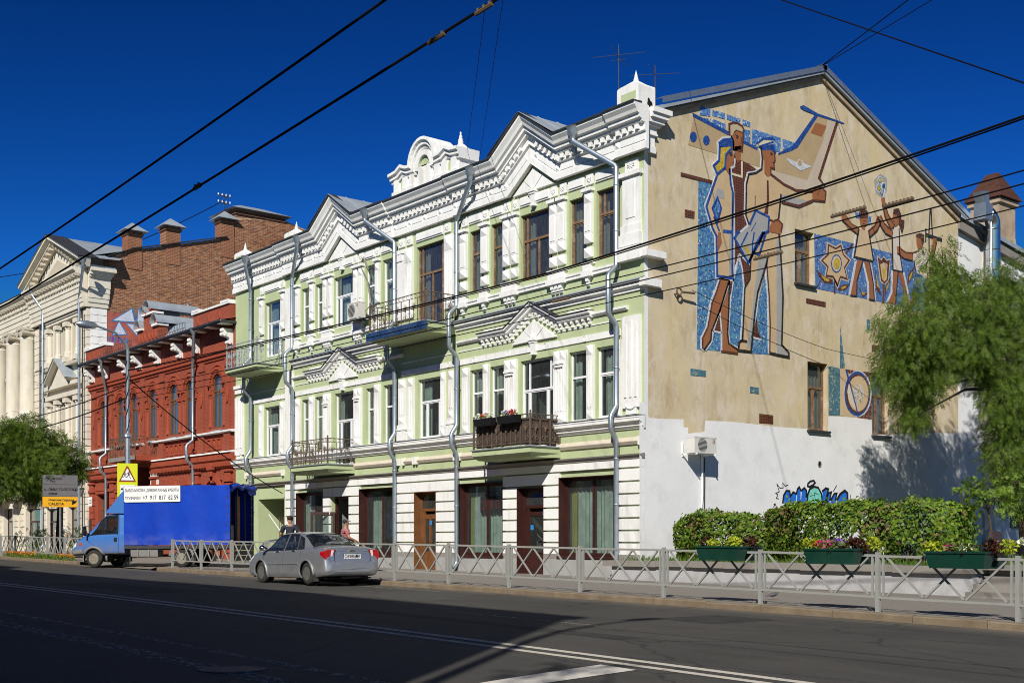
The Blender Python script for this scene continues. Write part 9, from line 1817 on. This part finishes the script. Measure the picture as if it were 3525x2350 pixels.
# ---------------------------------------------------------------- air conditioners, aerials, birds, boxes
mat('ac_body', (.62,.61,.57), .5, .06, 2, dirt=(.35,.3,.24), dirt_amt=.5)
def aircon(label, face, a0, a1, d0, d1, z0, z1, fan=.45):
    T_ = thing('air_conditioner', label, 'air conditioner', face.f((a0+a1)/2, -d0, z0), 'outdoor air conditioner units'); bd_ = face.go(MB().box(a0, a1, -d1, -d0, z0, z1).box(a0-.01, a1+.01, -d1-.01, -d0, z1-.03, z1+.01)).build('casing', MT['ac_body'], T_)
    cx, cz, r = a0+(a1-a0)*.36, (z0+z1)/2, min((z1-z0)*.42, (a1-a0)*.32); face.go(MB().prism([(cx+r*math.cos(t), cz+r*math.sin(t)) for t in np.linspace(0,2*math.pi,25)[:-1]], -d1-.004, -d1, 'y')).build('fan_opening', MT['dark_metal'], bd_)
    G = MB()
    for k in range(-5, 6):
        h = math.sqrt(max(0, 1-(k/5.5)**2))*r; G.box(cx-h, cx+h, -d1-.012, -d1-.006, cz+k*r/5.5-.006, cz+k*r/5.5+.006)
    face.go(G).build('grille', MT['ac_body'], bd_); x2 = a1-(a1-a0)*.13; S_ = MB()
    for k in range(8): t = k*math.pi/4; S_.box(x2+.045*math.cos(t)-.013, x2+.045*math.cos(t)+.013, -d1-.008, -d1-.001, z1-.14+.06*math.sin(t)-.013, z1-.14+.06*math.sin(t)+.013)
    face.go(S_).build('emblem', MT['sign_red'], bd_)
    for a in (a0+.08, a1-.08): face.go(MB().box(a-.02, a+.02, -d1-.05, -.001, z0-.05, z0-.005).box(a-.02, a+.02, -.05, -.001, z0-.1, z0+.4)).build('bracket', MT['pvc'], T_)
    return T_
ac = aircon('cream air conditioner unit on the white lower gable wall', GABLE, 30.75, 31.85, .3, .66, 4.6, 5.15)
GABLE.go(MB().tube([(31.75,-.1,4.5),(31.78,-.08,3.2),(31.72,-.06,2.4),(31.8,-.06,1.9),(31.9,-.06,1.85),(31.88,-.06,2.2)], .035, 6)).build('pipe', MT['pvc'], ac, True); GABLE.go(MB().tube([(31.85,-.12,4.5),(31.86,-.08,1.2)], .02, 6)).build('cable', MT['dark_metal'], ac)
ac = aircon('grey air conditioner unit beside the upper balcony of the green house', FRONT, -46.4, -45.45, .35, .7, 11.42, 12.1)
FRONT.go(MB().tube([(-45.4,-.4,11.7),(-45.3,-.15,12.0),(-45.7,-.12,13.2),(-46.3,-.1,13.9),(-46.0,-.1,14.2),(-45.6,-.1,13.6)], .03, 6)).build('hose', MT['concrete'], ac, True)
def aerial(label, base, H, els):
    T_ = thing('tv_aerial', label, 'aerial', base, 'roof aerials'); x, y, z = base; MB().tube([(x,y,z),(x,y,z+H)], .02, 6).build('mast', MT['dark_metal'], T_)
    for (h, dx, dy, L) in els: n = math.hypot(dx, dy); MB().tube([(x-dx/n*L,y-dy/n*L,z+h),(x+dx/n*L,y+dy/n*L,z+h+.02)], .011, 5).build('element', MT['dark_metal'], T_)
aerial('tall thin roof aerial with crossed arms left of the corner block', (-34.0,33.0,16.9), 4.0, [(3.6,.8,.6,1.05),(3.55,.5,-.85,1.0),(3.4,.8,.6,.3)]); aerial('low roof aerial just behind the corner block', (-33.2,34.2,17.3), 2.85, [(2.5,.7,.7,.95),(2.5,.5,-.9,1.0)])
aerial('small comb aerial at the gutter by the corner block', (-31.6,29.6,16.0), .8, [(.7-.1*k,.5,-.9,.3-.02*k) for k in range(6)])
T_ = thing('insulator_stand', 'stand of white porcelain insulators on the brick chimney', 'insulators', (-80.4,38.8,25.3)); MB().tube([(-80.4,38.8,25.1),(-80.4,38.8,26.4)], .04, 6).box(-80.44,-80.36,38.3,39.3,26.25,26.31).box(-80.44,-80.36,38.4,39.2,25.75,25.81).build('frame', MT['dark_metal'], T_)
for k in range(8): MB().lathe((-80.4, 38.35+(k % 4)*.3, 26.31-.5*(k//4)), [(.04,0),(.055,.04),(.035,.08),(.05,.12),(.0,.17)], 8).build('insulator', MT['pvc'], T_)
def bird(label, loc, rz, s, mt):
    T_ = thing('bird', label, 'bird', loc); T_.rotation_euler = (0,0,rz); q = lambda P: [tuple(c*s for c in p) for p in P]
    b0 = skinned('body', q([(-.5,0,.42),(-.15,0,.5),(.2,0,.58),(.42,0,.78),(.5,0,.95),(.62,0,.95)]), [(i,i+1) for i in range(5)], [.1*s,.24*s,.24*s,.13*s,.12*s,.03*s], mt, T_)
    skinned('tail', q([(-.45,0,.42),(-1.0,0,.3)]), [(0,1)], [(.12*s,.05*s),(.13*s,.03*s)], mt, b0, 1)
    for s_ in (1, -1): skinned('wing', q([(.2,s_*.2,.6),(-.2,s_*.23,.52),(-.75,s_*.12,.38)]), [(0,1),(1,2)], [(.05*s,.13*s),(.05*s,.16*s),(.03*s,.06*s)], mt, b0, 1); skinned('leg', q([(.02,s_*.08,.35),(.04,s_*.09,.0),(.14,s_*.1,.0)]), [(0,1),(1,2)], [.025*s]*3, 'orange_dull', b0, 1)
mat('crow', (.01,.01,.012), .5); mat('pigeon', (.09,.09,.10), .6, .2, 8)
bird('black crow perched on the corner cornice', (XR+.1,29.15,16.06), math.radians(-60), .3, 'crow'); bird('grey pigeon walking on the pavement behind the railing', (-16.5,20.6,zpave(-16.5,20.6)), math.radians(50), .2, 'pigeon')
for k, (x0, x1) in enumerate(((-35.85,-34.75),(-34.45,-33.3))):
    T_ = thing('balcony_planter', 'black balcony flower box with %s on the right railing' % ('white and red blooms, left one' if k == 0 else 'white, violet and red blooms, right one'), 'planter', ((x0+x1)/2, 27.4, 5.85), 'black flower boxes on the balcony')
    MB().hexa([(x0+.05,27.32,5.83),(x1-.05,27.32,5.83),(x1-.05,27.5,5.83),(x0+.05,27.5,5.83)], [(x0,27.28,6.1),(x1,27.28,6.1),(x1,27.52,6.1),(x0,27.52,6.1)]).build('box', MT['black'], T_); L = x1-x0
    for mt, f_, n in (('petal_white',.2,70),('petal_red',.5,60),('petal_white',.75,60)) if k == 0 else (('petal_white',.3,60),('petal_violet',.45,40),('petal_red',.68,80)): blob_leaves(T_, mt, (x0+L*f_,27.4,6.2), (.2,.1,.1), n, .07, .07, 'flowers')
    blob_leaves(T_, 'leaf_hedge', ((x0+x1)/2,27.4,6.13), (L*.48,.12,.07), 120, .08, .04)
# benches and bin on the terrace
mat('bench_wood', (.12,.045,.03), .6, .2, 5)
def bench(label, x, y, rz):
    T_ = thing('park_bench', label, 'bench', (x, y, TZ), 'park benches'); c, s = math.cos(rz), math.sin(rz)
    def bl(name, mt, *q):
        B = MB().box(*q); B.v = [(x+v[0]*c-v[1]*s, y+v[0]*s+v[1]*c, TZ+v[2]) for v in B.v]; return B.build(name, MT[mt], T_)
    for k in range(5): bl('seat_slat', 'bench_wood', .0+k*.09, .075+k*.09, -.9, .9, .42, .455)
    for k in range(5): bl('back_slat', 'bench_wood', -.06-k*.025, -.03-k*.025, -.9, .9, .52+k*.095, .6+k*.095)
    for yy in (-.75,.75): bl('leg', 'dark_metal', .0,.4,yy-.03,yy+.03,0,.42) if False else (bl('leg', 'dark_metal', .36,.41,yy-.025,yy+.025,0,.42), bl('leg', 'dark_metal', -.02,.03,yy-.025,yy+.025,0,.5), bl('armrest', 'dark_metal', -.05,.42,yy-.03,yy+.03,.62,.66))
bench('brown slatted bench beyond the right hedge end', -20.0, 36.2, math.radians(20)); bench('dark bench at the right edge under the tree', -18.6, 37.6, math.radians(25))
T_ = thing('litter_bin', 'black litter bin with a white bag between the benches', 'bin', (-19.6,36.9,TZ)); MB().lathe((-19.6,36.9,TZ), [(.2,0),(.23,.05),(.27,.5),(.29,.56),(.26,.56),(.22,.1)], 14).build('bin', MT['black'], T_, True); blob_leaves(T_, 'petal_white', (-19.6,36.9,TZ+.6), (.22,.22,.12), 60, .16, .16, 'bag')

# small vent hole and old nails on the white wall
vh = thing('wall_vent', 'small round vent hole in the white wall above the graffiti', 'vent', (XR, 38.5, 4.55)); GABLE.go(MB().tube([(38.5+.1*math.cos(t), -.012, 4.55+.11*math.sin(t)) for t in np.linspace(0, 2*math.pi, 15)[:-1]], .02, 6, closed=True)).build('rim', MT['concrete'], vh); GABLE.go(MB().prism([(38.5+.09*math.cos(t), 4.55+.1*math.sin(t)) for t in np.linspace(0, 2*math.pi, 15)[:-1]], -.008, -.003, 'y')).build('opening', MT['black'], vh)
